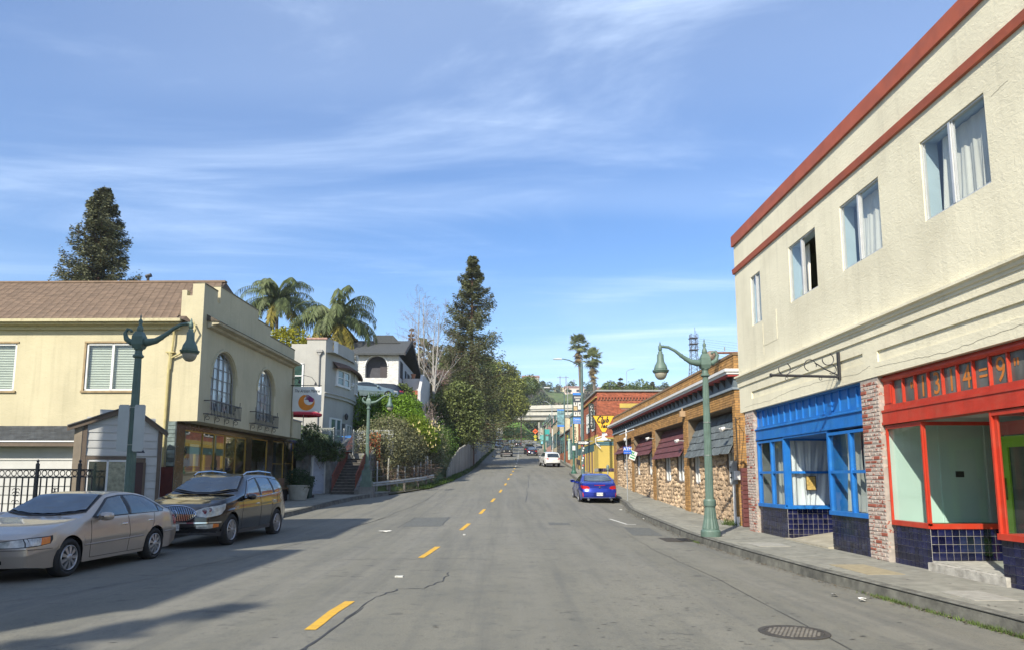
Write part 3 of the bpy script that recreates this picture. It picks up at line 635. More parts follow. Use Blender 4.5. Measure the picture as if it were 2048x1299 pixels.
g=G();g.box(8.80,10.5,2.6,2.65,.1,2.6);g.box(10.56,13.5,2.4,2.45,.1,2.6);g.obj('interior_back_wall',mat('grey_green_wall',(.16,.20,.18),.9,.1),RS_)
g=G();g.box(7.64,8.76,.14,3.0,.62,.70);g.obj('display_floor',mat('green_carpet',(.02,.12,.04),.95,.3,30),RS_)
g=G();g.box(10.56,13.5,.14,2.4,.55,.66);g.obj('display_floor',mat('display_white',(.55,.58,.55),.7,.1),RS_)
g=G();g.box(7.62,13.55,.1,3.0,2.50,2.55);g.obj('ceiling',mat('ceiling_grey',(.38,.38,.36),.9),RS_)
dd=thing('d','','');dd.name='door';del dd['label'];del dd['category'];dd.parent=RS_
g=G();g.box(8.84,8.97,1.27,1.34,.17,2.42);g.box(10.35,10.48,1.27,1.34,.17,2.42);g.box(8.97,10.35,1.27,1.34,2.2,2.42);g.obj('door_frame',RED,dd)
g=G();g.box(8.99,9.15,1.25,1.31,.2,2.18);g.box(9.72,9.88,1.25,1.31,.2,2.18);g.box(9.15,9.72,1.25,1.31,2.0,2.18);g.box(9.15,9.72,1.25,1.31,.2,.50);g.obj('door_leaf',LIME,dd)
g=G();g.poly([(9.15,1.28,.5),(9.72,1.28,.5),(9.72,1.28,2.0),(9.15,1.28,2.0)]);g.obj('pane',mat('door_glass_dark',(.05,.07,.06),.08,.2),dd)
g=G();g.box(9.03,9.07,1.20,1.25,1.15,1.5);g.tube([(9.05,1.2,1.42),(9.05,1.15,1.40),(9.05,1.15,1.24),(9.05,1.2,1.22)],.01,6);g.obj('handle',mat('brass',(.3,.22,.08),.35,metal=.8),dd)
g=G();g.box(8.4,8.65,.5,.51,1.52,1.64);g.obj('mail_slot',mat('black_gloss',(.01,.01,.01),.3),RS_)if False else None
g=G(MB);g.box(.50,.64,-.004,.004,1.52,1.62);g.obj('black_label',mat('black_gloss',(.01,.01,.01),.3),v2)
g=G();g.box(8.80,10.52,FB,1.35,-.1,.15);g.obj('doorstep',mat('step_terrazzo',(.40,.39,.34),.8,.25,9,bump=.2,dirt=(.2,.18,.15),dscale=4),RS_)
g=G();g.box(8.79,10.62,.02,FB,-.1,.13);g.obj('step_riser',mat('chipped_plaster',(.44,.42,.37),.9,.3,7,bump=.8,dirt=(.12,.10,.07),dscale=3),RS_)
g=G();g.box(13.5,LEN,.1,.2,0,3.38);g.obj('side_wall',STUC,CB)
# ---- iron sign bracket
IR=mat('black_iron',(.025,.025,.028),.5,.1)
SB=thing('sign_bracket','empty black wrought iron sign bracket with scrolls fixed above the blue storefront','sign bracket',(7.0,20.7-6.23,0),R(-90))
g=G();g.box(-.03,.03,-.05,0,3.50,4.08);g.obj('wall_plate',IR,SB)
g=G();g.tube([(0,-.03,3.57),(0,-1.42,3.60)],.028,8);g.tube([(0,-1.42,3.60),(0,-1.46,3.60)],.04,8);g.obj('arm',IR,SB)
def scroll(c,r0,a0,a1,n=14,k=0.0):return[(0,c[0]+(r0*(1-k*i/n))*math.cos(a0+(a1-a0)*i/n),c[1]+(r0*(1-k*i/n))*math.sin(a0+(a1-a0)*i/n))for i in range(n+1)]
for nm,p in[('scroll',scroll((-1.16,3.73),.13,R(60),R(-220+0),16,.1)[::-1]),('scroll',scroll((-.62,3.80),.13,R(-10),R(250),16,.1)+[]),('scroll',scroll((-.18,3.72),.11,R(120),R(-120),14,.2)),('scroll',scroll((-.25,3.93),.13,R(70),R(-200),14,.15))]:
 g=G();g.tube(p,.010,6);g.obj(nm,IR,SB)
g=G();g.tube([(0,-.52,3.86),(0,-.3,3.72),(0,-.05,3.60)],.013,6);g.tube([(0,-1.1,3.62),(0,-.6,3.90),(0,-.12,4.05)],.007,6);g.obj('brace',IR,SB)
for yy_ in(-1.12,-.42):g=G();g.tube(scroll((yy_,3.53),.03,0,6.28,10),.006,5);g.obj('hook',IR,SB)
# = TAN BRICK BAR (right, one storey)
TANB=mat('tan_brick',(.36,.195,.062),.85,.18,5,isl=.22,bump=.3,bscale=40,dirt=(.20,.12,.06),dscale=1.2,damt=.5)
TANO=mat('tan_brick_piece',(.38,.205,.068),.85,.18,5,objr=.22,bump=.3,bscale=40)
MORT=mat('mortar_brown',(.17,.13,.085),.95,.15,8)
STONE=mat('veneer_stone',(.46,.335,.215),.9,.35,4,objr=.28,bump=.9,bscale=14,dirt=(.12,.08,.055),dscale=3,damt=.6)
STONEF=mat('veneer_stone_field',(.45,.33,.21),.9,.35,4,isl=.28,bump=.9,bscale=14,dirt=(.12,.08,.055),dscale=3,damt=.6)
GREYP=mat('slate_paint',(.115,.15,.175),.6,.12,4,dirt=(.06,.07,.07),dscale=2);WHP=mat('white_paint',(.66,.66,.64),.55,.06,5,dirt=(.35,.33,.28),dscale=2.5,damt=.4);MAR=mat('maroon_paint',(.125,.040,.038),.6,.15,5,dirt=(.07,.02,.02),dscale=2,streak=.3)
Y1=45.6
TB=thing('tan_brick_bar','one-storey tan brick building with stone veneer, maroon and grey awnings beside the cream building','building',(7.2,Y1,0),R(-90))
BL=Y1-21.75
def gz(x):return zr(Y1-x)+.10
bays=[(Y1-44.5,Y1-39.4,2.95),(Y1-38.75,Y1-33.95,2.65),(Y1-33.3,Y1-28.1,2.36),(Y1-27.4,Y1-22.05,2.29)]
g=G();wallgrid(g,0,BL,-.1,5.25,[(a,b,-.1,3.70)for a,b,c in bays],.02,.5);g.box(0,BL,1.0,9,-.2,5.1);g.poly([(BL,.02,-.2),(BL,1.2,-.2),(BL,1.2,5.25),(BL,.02,5.25)]);g.poly([(0,.02,0),(0,1.2,0),(0,1.2,5.25),(0,.02,5.25)]);g.obj('wall',MORT,TB)
def brick_field(g,x0,x1,z0,z1,bw=.21,bh=.072,y=0.,out=None,M=None):
 n=max(1,round((z1-z0)/bh));h=(z1-z0)/n
 for k in range(n):
  x=x0-(bw/2 if k%2 else 0)
  while x<x1-.01:
   a,b=max(x0,x),min(x1,x+bw)
   if b-a>.03:
    gg=G(M);gg.bbox(a+.005,b-.005,y+random.uniform(-.004,.003),y+.03,z0+k*h+.005,z0+(k+1)*h-.005,.004)
    if out is None:g.add(gg.v,gg.f)
    else:out.append((a,b,z0+k*h,h))
   x+=bw
g=G();brick_field(g,0,BL,4.83,5.28,.30,.085);brick_field(g,0,BL,3.72,4.20,.30,.085)
for a,b,zt in[(0,bays[0][0],3.72)]+[(bays[i][1],bays[i+1][0],3.72)for i in range(3)]+[(bays[3][1],BL,3.72)]:brick_field(g,a,b,max(gz(a),gz(b))-.05,zt)
g.obj('brick_courses',TANB,TB,kind='stuff')
ME=Matrix.Translation((BL,0,0))@Matrix.Rotation(R(90),4,'Z');out=[]
brick_field(G(),0.01,.9,0,5.28,.21,.078,0,out);tb_me={}
for a,b,z,h in out:
 if 4.22<z<4.75:continue
 k=round(b-a,2)
 if k not in tb_me:gg=G();gg.bbox(-(b-a)/2+.005,(b-a)/2-.005,-.004,.03,-h/2+.005,h/2-.005,.005);tb_me[k]=bpy.data.meshes.new('brick');tb_me[k].from_pydata(gg.v,[],gg.f);tb_me[k].materials.append(TANO)
 o=link('brick',tb_me[k],None,TB);o.matrix_local=ME@Matrix.Translation(((a+b)/2,random.uniform(-.003,.003),z+h/2))
g=G();g.box(-.05,BL+.03,-.03,.3,5.28,5.36);g.box(BL-.25,BL+.03,.3,1.5,5.28,5.36);g.obj('coping',mat('coping_brown',(.20,.13,.07),.9,.25,4),TB)
def corn(z0,z1,pr,m,nm):
 g=G();g.box(-pr,BL+.0,-pr,.0,z0,z1);g.box(BL,BL+pr*.6,-pr,.9,z0,z1);g.obj(nm,m,TB)
corn(4.74,4.83,.34,WHP,'cornice');corn(4.665,4.74,.28,WHP,'cornice_bed');corn(4.60,4.665,.24,mat('red_trim',(.30,.04,.035),.6),'cornice_stripe');corn(4.30,4.60,.03,GREYP,'frieze_board');corn(4.21,4.29,.07,mat('blue_grey_trim',(.22,.27,.31),.6),'lower_moulding')
for k in range(36):x=.4+k*.665;g=G();g.prism([(x,-.02,4.35),(x,-.09,4.45),(x,-.2,4.60),(x,-.02,4.60)],(.06,0,0));g.obj('bracket',mat('bracket_dark',(.04,.045,.05),.7),TB)
SHG=mat('grey_shake',(.11,.13,.135),.8,.3,2,objr=.22,stretch=(7,7,.8),bump=.3,bscale=6)
for bi,(a,b,zb)in enumerate(bays):
 aw=thing('x','','');aw.name='awning';del aw['label'];del aw['category'];aw.parent=TB
 nrow=5 if bi>1 else 4 if bi==1 else 3
 yt,yb=.42,-.14;zt=3.62
 def S(t):return yt+(yb-yt)*t,zt+(zb-zt)*t
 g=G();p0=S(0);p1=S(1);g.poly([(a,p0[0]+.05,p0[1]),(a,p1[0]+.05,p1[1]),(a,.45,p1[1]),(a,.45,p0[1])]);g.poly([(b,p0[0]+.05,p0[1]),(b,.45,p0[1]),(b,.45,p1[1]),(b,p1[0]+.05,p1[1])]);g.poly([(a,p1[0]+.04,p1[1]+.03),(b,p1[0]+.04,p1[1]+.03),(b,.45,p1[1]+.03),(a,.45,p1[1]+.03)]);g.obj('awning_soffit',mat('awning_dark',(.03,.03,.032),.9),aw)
 for r in range(nrow):
  t0,t1=r/nrow,(r+1)/nrow;(ya,za),(yc,zc_)=S(t0),S(t1)
  if bi==3:
   x=a
   while x<b-.02:
    w=min(random.uniform(.26,.42),b-x);e=random.uniform(-.02,.02);q=.045
    g=G();g.prism([(x+.004,ya,za),(x+w-.004,ya,za),(x+w-.004,yc-q,zc_-.03+e),(x+.004,yc-q,zc_-.03+e)],(0,.03,.012));g.obj('shake',SHG,aw);x+=w
  else:
   g=G();g.prism([(a+.01,ya,za),(b-.01,ya,za),(b-.01,yc-.045,zc_-.01),(a+.01,yc-.045,zc_-.01)],(0,.03,.012));g.obj('board',MAR,aw)
stones=[];rs=random.Random(5)
def stone_mesh(m,i):
 r=random.Random(i);n=8;V=[];F=[]
 for k,(rr,y)in enumerate([(1,.0),(.82,-.5),(.45,-.82)]):
  for q in range(n):a=6.283*q/n;s=rr*r.uniform(.82,1.15);V.append((s*math.cos(a),y*r.uniform(.75,1.2),s*math.sin(a)))
 V.append((0,-.95,0));c=len(V)-1
 for k in range(2):
  for q in range(n):F.append((k*n+q,(k+1)*n+q,(k+1)*n+(q+1)%n,k*n+(q+1)%n))
 for q in range(n):F.append((2*n+q,c,2*n+(q+1)%n))
 me=bpy.data.meshes.new('stone');me.from_pydata(V,[],F);me.materials.append(m);return me
SMS=[stone_mesh(STONE,i)for i in range(10)]
WN=[[(Y1-42.6,Y1-41.9)],[(Y1-38.3,Y1-37.5),(Y1-35.3,Y1-34.5)],[(Y1-31.8,Y1-30.7),(Y1-29.6,Y1-28.45)],[(Y1-27.05,Y1-26.2),(Y1-23.05,Y1-22.25)]]
for bi,(a,b,zb)in enumerate(bays):
 z1=zb+.25;zlo=min(gz(a),gz(b))-.1;wz0=zb-.98
 hs=[(p,q,wz0,z1-.02)for p,q in WN[bi]]
 g=G();wallgrid(g,a,b,zlo,z1,hs,.10,.3);g.obj('veneer_bed',mat('stone_mortar',(.13,.095,.065),.95,.2,6),TB)
 for p,q in WN[bi]:
  w=thing('x','','');w.name='window';del w['label'];del w['category'];w.parent=TB
  g=G();m_=(p+q)/2
  for s in((p,p+.07),(q-.07,q),(m_-.04,m_+.04)):g.box(s[0],s[1],.16,.24,wz0,z1)
  g.box(p,q,.16,.24,wz0,wz0+.06);g.obj('frame',WHP,w)
  g=G();g.poly([(p,.2,wz0),(q,.2,wz0),(q,.2,z1),(p,.2,z1)]);g.obj('pane',GLS,w)
  g=G();g.box(p,q,.55,.57,wz0,z1);g.obj('room',INT,w)
 z=zlo+.1
 while z<z1:
  x=a+.05+rs.uniform(0,.1)
  while x<b:
   w=rs.uniform(.11,.24);h=rs.uniform(.10,.20);zz=z+rs.uniform(-.04,.05);xx=x+w*.5
   if not any(h_[0]-w*.45<xx<h_[1]+w*.45 and h_[2]-h*.45<zz for h_ in hs)and xx<b-.03:stones.append((xx,zz,w*.66,h*.66,rs.uniform(.03,.08),rs.uniform(0,3.1)))
   x+=w
  z+=.16
stones.sort(key=lambda s:-s[0])
for s in stones[:295]:
 o=link('stone',random.choice(SMS),None,TB);o.location=(s[0],.10,s[1]);o.rotation_euler=(0,s[5]*.25,0);o.scale=(s[2],s[4],s[3])
V=[];F=[]
for s in stones[295:]:
 me=random.choice(SMS);k=len(V);V+=[(s[0]+v.co.x*s[2],.10+v.co.y*s[4],s[1]+v.co.z*s[3])for v in me.vertices];F+=[tuple(i+k for i in p.vertices)for p in me.polygons]
g=G();g.v=V;g.f=F;g.obj('stone_field',STONEF,TB,kind='stuff')
WIRE=mat('cable_black',(.015,.015,.015),.6);GALV=mat('galvanised',(.36,.38,.38),.45,.12,6,metal=.5)
g=G();g.box(BL-.18,BL-.02,-.16,.0,1.32,2.02);g.box(BL-.16,BL-.04,-.19,-.16,1.75,1.95);em=thing('electric_meter','grey electric meter box with white conduit on the tan brick corner by the maroon blocks','electric meter',(7.2,Y1,0),R(-90))
g.obj('meter_box',GALV,em);g=G();g.box(BL+.0,BL+.14,-.12,.03,1.45,1.72);g.obj('junction_box',WHP,em)
for z in(1.84,1.66,1.52):g=G();g.box(BL-.13,BL-.07,-.205,-.16,z-.025,z+.02);g.obj('dial',mat('dial_dark',(.03,.03,.03),.3),em)
g=G();g.tube([(BL-.08,-.1,1.35),(BL-.08,-.1,.0)],.045,10);g.tube([(BL+.06,-.06,.35),(BL+.06,-.06,.0)],.05,8);g.obj('conduit',WHP,em)
g=G();g.tube([(BL+.07,-.03,1.7),(BL+.08,-.02,2.6),(BL+.06,-.02,3.35)],.012,5);g.tube([(BL+.06,-.02,3.3),(BL+.2,-.01,3.25),(BL+.5,-.03,3.3)],.010,5);g.tube([(BL+.5,-.03,3.3),(BL+.35,-.03,2.6),(BL+.25,-.05,1.9)],.008,5);g.obj('cable',WIRE,em)
g=G();g.box(BL+.0,BL+.05,.28,.42,2.85,3.1);g.obj('wall_box',WHP,TB)
g=G();n=14
for k in range(n):gg=G();gg.bbox(0.0,.30,0,.12,k*.133-.05,(k+1)*.133-.06,.01);Mx=Matrix.Translation((7.2,21.35,0));o=gg.obj('block',MAR,None)if False else None
mw=thing('maroon_wall','narrow maroon painted block wall filling the gap by the white brick pilaster','wall',(7.17,21.30,0),0)
for k in range(n):gg=G();gg.bbox(0.0,.34,0,.14,k*.133-.05,(k+1)*.133-.06,.01);gg.obj('block',MAR,mw)
def flood(y,z,lab):
 t=thing('spotlight',lab,'light',(7.2,y,z),R(-90));g=G();g.tube([(0,0,0),(0,-.25,.02)],.02,6);g.obj('arm',GALV,t)
 g=G();g.tube([(-.07,-.22,.03),(-.07,-.34,-.03)],[.045,.07],8);g.tube([(.07,-.22,.03),(.07,-.34,-.03)],[.045,.07],8);g.obj('lamp_head',WHP,t)
flood(22.2,3.02,'small white double spotlight on the brick pier right of the grey awning');flood(28.0,2.95,'double spotlight on the brick pier left of the grey awning');flood(33.6,3.35,'white floodlight pair on the pier between two maroon awnings')
t=thing('security_camera','small tan camera housing on the brick pier above the awnings','camera',(7.2,27.75,4.0),R(-90));g=G();g.box(-.08,.08,-.2,0,-.12,.10);g.tube([(0,-.1,.1),(0,-.1,.22)],.03,6);g.obj('housing',mat('tan_metal',(.35,.24,.14),.6),t)
t=thing('rooftop_dish','rusty round floodlight on an arm over the tan brick parapet','floodlight',(7.25,23.0,5.36),R(-90))
g=G();g.tube([(.9,.3,.06),(.15,-.25,.18)],.035,6);g.obj('arm',mat('rust',(.18,.07,.03),.8,.3,20),t);g=G();g.tube([(.2,-.22,.2),(.05,-.35,.12),(-.02,-.4,.08)],[.05,.17,.18],14);g.obj('lamp_head',mat('rusty_grey',(.22,.17,.13),.7,.3,9),t)
g=G();g.tube([(.3,-.15,0),(.1,-.3,-.2)],.01,5);g.tube([(.45,-.05,.2),(.47,-.05,.33)],.02,5);g.obj('stay',GALV,t)
t=thing('service_mast','pale utility crossarm with insulators on the tan brick wall above the maroon awnings','utility mast',(7.2,38.9,0),R(-90))
g=G();g.tube([(-2.2,-.35,3.98),(2.2,-.35,3.98)],.03,6);g.tube([(0,-.35,3.3),(0,-.35,4.15)],.04,6);g.obj('crossarm',WHP,t);g=G();g.tube([(0,-.3,3.5),(-.4,-.4,3.42),(-1.2,-.1,3.45),(-2.6,.05,3.4)],.02,5);g.tube([(0,-.35,3.4),(.5,-.4,3.3),(1.2,-.1,3.55)],.015,5);g.obj('cable',WIRE,t)
for k in(-1,1):g=G();g.lathe([(.05,-.08),(.09,0),(.05,.08)],8,(.1*k,-.4,3.6));g.obj('insulator',WHP,t)
# = OCHRE CORNER AND RED BRICK TWO-STOREY
OCH=stucco('ochre_stucco',(.46,.335,.075),(.30,.22,.06),.4,1,.3,.15);RBK=mat('red_brick',(.34,.098,.048),.88,.22,6,isl=.3,bump=.2,bscale=30,dirt=(.20,.08,.05),dscale=.5,damt=.5)
def brickwall_stuff(parent,x0,x1,z0,z1,holes,m,y=0,bw=.24,bh=.09,M=None,name='brick_courses'):
 g=G(M);n=round((z1-z0)/bh);h=(z1-z0)/n
 for k in range(n):
  x=x0-(bw/2 if k%2 else 0);zc_=z0+(k+.5)*h
  while x<x1-.02:
   a,b=max(x0,x),min(x1,x+bw);c=(a+b)/2
   if b-a>.04 and not any(q[0]<c<q[1]and q[2]<zc_<q[3]for q in holes):g.box(a+.008,b-.008,y+random.uniform(-.008,0),y+.02,z0+k*h+.008,z0+(k+1)*h-.008)
   x+=bw
 return g.obj(name,m,parent,kind='stuff')
RB=thing('red_brick_building','two-storey red brick building with ochre ground floor beyond the tan brick bar','building',(7.75,57.0,0),0)
MO2=mat('mortar_red',(.22,.13,.09),.95,.15,8)
swin=(2.45,5.35,5.35,7.02);GREEN=mat('teal_paint',(.05,.12,.13),.6,.1)
g=G();g.box(0,13,.02,14,1.0,8.45);g.obj('body',MO2,RB)
brickwall_stuff(RB,0,8.5,4.65,8.4,[(swin[0]-.1,swin[1]+.1,swin[2]-.1,swin[3]+.1),(1.8,5.9,7.0,7.45),(-1,20,7.72,7.95)],RBK)
g=G();g.box(1.8,5.9,-.02,.02,7.1,7.45);g.obj('lintel',OCH,RB)
for k in range(34):g=G();x=k*.25;g.box(x+.02,x+.15,-.09,.0,7.74,7.93);g.obj('dentil',mat('brick_dentil',(.30,.085,.045),.9,.2,6),RB)
g=G();g.box(-.0,8.5,-.10,.0,7.93,8.0);g.obj('corbel_course',mat('brick_dentil',(.3,.085,.045)),RB)
g=G();g.box(-.12,13,-.14,.3,8.42,8.54);g.box(-.12,.3,.3,14,8.42,8.54);g.obj('coping',mat('coping_grey',(.25,.26,.25),.8),RB)
w=thing('x','','');w.name='window';del w['label'];del w['category'];w.parent=RB
a,b,c,d=swin;g=G()
for q in((a,a+.12,c,d),(b-.12,b,c,d),(a,b,d-.12,d),(a,b,c,c+.1),(a+.95,a+1.07,c,d),(b-1.0,b-.88,c,d)):g.box(q[0],q[1],-.03,.05,q[2],q[3])
g.obj('frame',mat('cream_frame',(.55,.52,.44),.6),w);g=G();g.box(a,b,.0,.02,c,d);g.obj('pane',mat('window_teal',(.14,.25,.25),.08,.25,.6,stretch=(1,1,.2)),w)
MF=Matrix.Translation((0,14,0))@Matrix.Rotation(R(-90),4,'Z')
brickwall_stuff(RB,0,14,4.9,8.4,[(2.2,4.2,5.4,7.1),(7,9,5.4,7.1),(10.6,12.4,5.4,7.1)],RBK,M=MF,y=0)
for p in(2.2,7.0,10.6):
 w=thing('x','','');w.name='window';del w['label'];del w['category'];w.parent=RB
 g=G(MF)
 for q in((p,p+.1,5.4,7.1),(p+1.9,p+2.0,5.4,7.1),(p,p+2,7.0,7.1),(p,p+2,5.4,5.5),(p+.95,p+1.05,5.4,7.1),(p,p+2,6.2,6.28)):g.box(q[0],q[1],-.05,.05,q[2],q[3])
 g.obj('frame',WHP,w);g=G(MF);g.box(p,p+2,0,.02,5.4,7.1);g.obj('pane',MATS['window_teal'],w)
g=G(MF);g.box(0,14,-.12,.0,7.93,8.0);g.box(0,14,-.05,.05,4.35,4.95);g.obj('belt_course',OCH,RB)
g=G();g.box(-.05,9,-.05,.02,4.35,4.72);g.obj('belt_course',OCH,RB)
g=G(MF);g.box(0,14,-.02,.1,3.7,4.35);g.obj('sign_band',GREEN,RB)
g=G();g.box(-.02,6,-.02,.02,3.75,4.35);g.obj('sign_band',GREEN,RB)
g=G(MF)
for k in range(8):x=.1+k*1.85;g.box(x,x+.35,-.06,.1,zr(71-x),3.7)
g.obj('shopfront_pier',OCH,RB)
for k in range(7):x=.45+k*1.85;g=G(MF);g.box(x,x+1.5,.05,.1,zr(71-x)+.6,3.7);g.obj('shop_window',mat('shop_glass_dark',(.03,.045,.05),.07,.3,1),RB)
def vsign(parent,chars,M,size,m,step,z0,x=0,y=-.02,wide=1.0):
 for i,ch in enumerate(chars):
  if ch!=' ':text(ch,size,M@face_m(x,y,z0-i*step),m,parent,'letter',ext=.006,wide=wide)
t=thing('blade_sign','tall black vertical blade sign with pale letters on the red brick corner','sign',(7.35,57.6,0),0)
g=G();g.box(-.17,.17,0,.16,5.45,7.46);g.obj('panel',mat('sign_black',(.02,.022,.022),.4),t);g=G()
for q in((-.20,-.17,5.42,7.49),(.17,.20,5.42,7.49),(-.20,.20,7.46,7.49),(-.20,.20,5.42,5.45)):g.box(q[0],q[1],-.01,.17,q[2],q[3])
g.obj('border',mat('dark_green',(.03,.07,.05),.5),t);g=G();g.tube([(.1,.08,7.3),(.5,.08,7.3)],.03,6);g.tube([(.1,.08,5.6),(.5,.08,5.6)],.03,6);g.obj('bracket',IR,t)
vsign(t,'TOKYO BAR'[:0]+'GALLERY',Matrix(),.29,mat('letter_pale',(.6,.62,.55),.5),.26,7.22)
OW=thing('ochre_wing','single-storey ochre stucco wing with a tile-topped low wall under the cocktail glass sign','building',(7.75,54.6,0),0)
g=G();g.box(-.3,4.5,0,2.4,1.0,4.16);g.obj('wall',OCH,OW);g=G();g.box(-.35,4.5,-.06,2.4,4.16,4.26);g.box(-.32,4.5,-.03,0,3.98,4.16);g.obj('coping',GREEN,OW)
g=G();g.box(-.6,1.9,-2.1,0,.9,1.98);g.obj('low_wall',OCH,OW)
g=G();g.box(-.62,1.92,-2.12,0,1.98,2.22);g.obj('tile_band',GROUT,OW)
tm2=bpy.data.meshes.new('tile');gg=G();gg.bbox(-.055,.055,0,.012,-.055,.055,.004);tm2.from_pydata(gg.v,[],gg.f);tm2.materials.append(mat('plum_tile',(.03,.014,.05),.2,.3,9,objr=.5))
for i in range(20):
 for k in range(2):o=link('tile',tm2,None,OW);o.location=(-.55+i*.126,-2.132,2.04+k*.12)
g=G(MF@Matrix.Translation((0,0,0)));
t=thing('cocktail_glass_sign','yellow martini glass shaped sign with black script on a white stem','sign',(7.93,54.9,0),0)
g=G();g.prism([(-.83,0,6.28),(.83,0,6.28),(.14,0,5.02),(-.14,0,5.02)],(0,.16,0));g.obj('glass_bowl',mat('sign_yellow',(.80,.42,.02),.45,.03),t)
g=G();g.tube([(-.84,-.01,6.29),(.84,-.01,6.29),(.14,-.01,5.01),(-.14,-.01,5.01),(-.84,-.01,6.29)],.025,4);g.obj('neon_rim',mat('sign_edge',(.12,.07,.02),.5),t)
g=G();g.box(-.11,.11,.03,.13,4.5,5.02);g.prism([(-.55,.0,4.38),(.55,.0,4.38),(.55,.0,4.43),(.25,.0,4.52),(.11,0,4.62),(-.11,0,4.62),(-.25,.0,4.52),(-.55,.0,4.43)],(0,.16,0));g.obj('glass_stem',WHP,t)
BLK=mat('letter_black',(.012,.012,.012),.5)
def strokes(name,S,m,parent,y,r,ox,oz,sc,sh=.18):
 g=G()
 for s in S:
  pts=[]
  for i in range(len(s)-1):
   for k in range(3):t_=k/3;pts.append((s[i][0]+(s[i+1][0]-s[i][0])*t_,s[i][1]+(s[i+1][1]-s[i][1])*t_))
  pts.append(s[-1]);pts=[(ox+sc*(x+sh*z),y,oz+sc*z)for x,z in pts];g.tube(pts,r,5)
 return g.obj(name,m,parent)
CLUB=[[(.62,.86),(.50,1.0),(.30,1.0),(.10,.75),(.02,.4),(.12,.08),(.32,.0),(.55,.12)],[(.82,1.02),(.76,.3),(.80,.0),(.92,.06)],[(1.06,.52),(1.02,.15),(1.12,.0),(1.28,.1),(1.34,.52)],[(1.34,.52),(1.33,.05),(1.42,.02)],[(1.66,1.02),(1.60,.05),(1.75,.0),(1.92,.15),(1.92,.4),(1.78,.52),(1.64,.38)]]
TAC=[[(.0,1.0),(.75,1.0)],[(.38,1.0),(.34,.0)],[(.95,.45),(.80,.52),(.66,.3),(.70,.02),(.86,.06),(.96,.45),(.98,.05),(1.08,.02)],[(1.50,.42),(1.38,.52),(1.22,.35),(1.24,.06),(1.38,.0),(1.52,.12)]]
strokes('script_lettering',CLUB,BLK,t,-.02,.040,-.50,5.78,.44);strokes('script_lettering',TAC,BLK,t,-.02,.036,-.28,5.36,.36)
t=thing('curved_wall_lamp','white gooseneck lamp on the ochre corner left of the cocktail glass sign','wall lamp',(7.55,54.5,0),0);g=G();g.tube([(.0,0,4.0),(-.3,-.1,4.1),(-.35,-.2,4.5),(.1,-.2,4.65),(.35,-.1,4.72)],.035,6);g.tube([(-.3,-.1,4.1),(.05,-.2,3.75)],.03,5);g.obj('arm',WHP,t)
g=G();g.tube([(.3,-.1,4.70),(.55,-.1,4.8)],[.05,.11],8);g.obj('lamp_head',WHP,t)
t=thing('blue_grey_downpipe','pale vertical pipe at the corner where ochre wing meets the tan brick bar','pipe',(8.7,52.3,0),0);g=G();g.tube([(0,0,1.2),(0,0,3.6)],.05,8);g.obj('pipe',mat('pipe_pale',(.4,.42,.4),.6),t)
# = further shops on the right
def shop(name,label,y0,y1,X,ztop,m,extras=None,cat='building',depth=8,awn=None,wins=2,isl=False):
 t=thing(name,label,cat,(X,y1,0),R(-90));L_=y1-y0;g=G();g.box(0,L_,.02,depth,zr(y0)-1,ztop);g.obj('wall',m,t)
 g=G();g.box(-.1,L_+.1,-.1,depth,ztop,ztop+.14);g.obj('coping',mat('coping_grey',(.25,.26,.25),.8),t)
 for k in range(wins):
  a=L_*(k+.15)/wins;b=L_*(k+.85)/wins
  w=thing('x','','');w.name='window';del w['label'];del w['category'];w.parent=t
  zb=zr(y1)+.9;g=G();g.box(a,b,-.03,.03,zb,zb+2);g.obj('pane',MATS['shop_glass_dark'],w);g=G()
  for q in((a-.08,a),(b,b+.08),((a+b)/2-.04,(a+b)/2+.04)):g.box(q[0],q[1],-.07,.02,zb-.1,zb+2.1)
  g.box(a,b,-.07,.02,zb+2,zb+2.1);g.obj('frame',GREEN,w)
  if ztop-zr(y0)>6:
   g=G();g.box(a+.3,b-.3,-.03,.03,zb+3.6,zb+5.0);g.obj('upper_pane',MATS['window_teal'],w)
 return t
shop('tap_room','buff fronted two-storey bar with a vertical sign beyond the red brick corner',71.2,82,7.95,8.3,mat('buff_brick',(.42,.30,.17),.9,.2,3),wins=3)
t=thing('vertical_bar_sign','cream vertical sign lettered TATTOO in black beside the cobra head pole','sign',(7.45,71.3,0),0);g=G();g.box(-.30,.30,0,.16,5.0,6.9);g.obj('panel',mat('sign_cream',(.62,.52,.36),.5),t);vsign(t,'TATTOO',Matrix(),.34,BLK,.235,6.42,wide=1.1)
g=G();g.tube([(.3,.08,6.6),(.8,.08,6.6)],.03,5);g.obj('bracket',IR,t)
shop('orange_brick_shop','low orange brick shop with a pale notice window on the far right side',82.4,101,8.35,7.3,mat('orange_brick',(.38,.13,.055),.9,.25,4,bump=.2),wins=2,depth=6)
t=thing('mural_panel','pale mint poster panel on the orange brick shop side','poster',(7.75,82.3,0),0);g=G();g.box(0.0,1.3,-.05,.05,3.6,6.0);g.obj('board',mat('mint_poster',(.38,.52,.46),.7,.3,3),t)
shop('stone_front_shop','tall pale stone fronted shop with orange brick base further up the street',103,122,8.6,10.2,mat('pale_stone_front',(.50,.42,.27),.9,.25,2),wins=3,depth=9)
shop('pink_house_front','narrow pinkish two-storey shopfront before the overpass',124,140,9.0,11.8,mat('pink_render',(.48,.27,.22),.9,.2,1),wins=3,depth=7)
shop('cream_far_shop','cream shop farthest up the right side of the street',142,170,9.9,13.5,mat('far_cream',(.52,.46,.33),.9,.15,1),wins=4,depth=7)
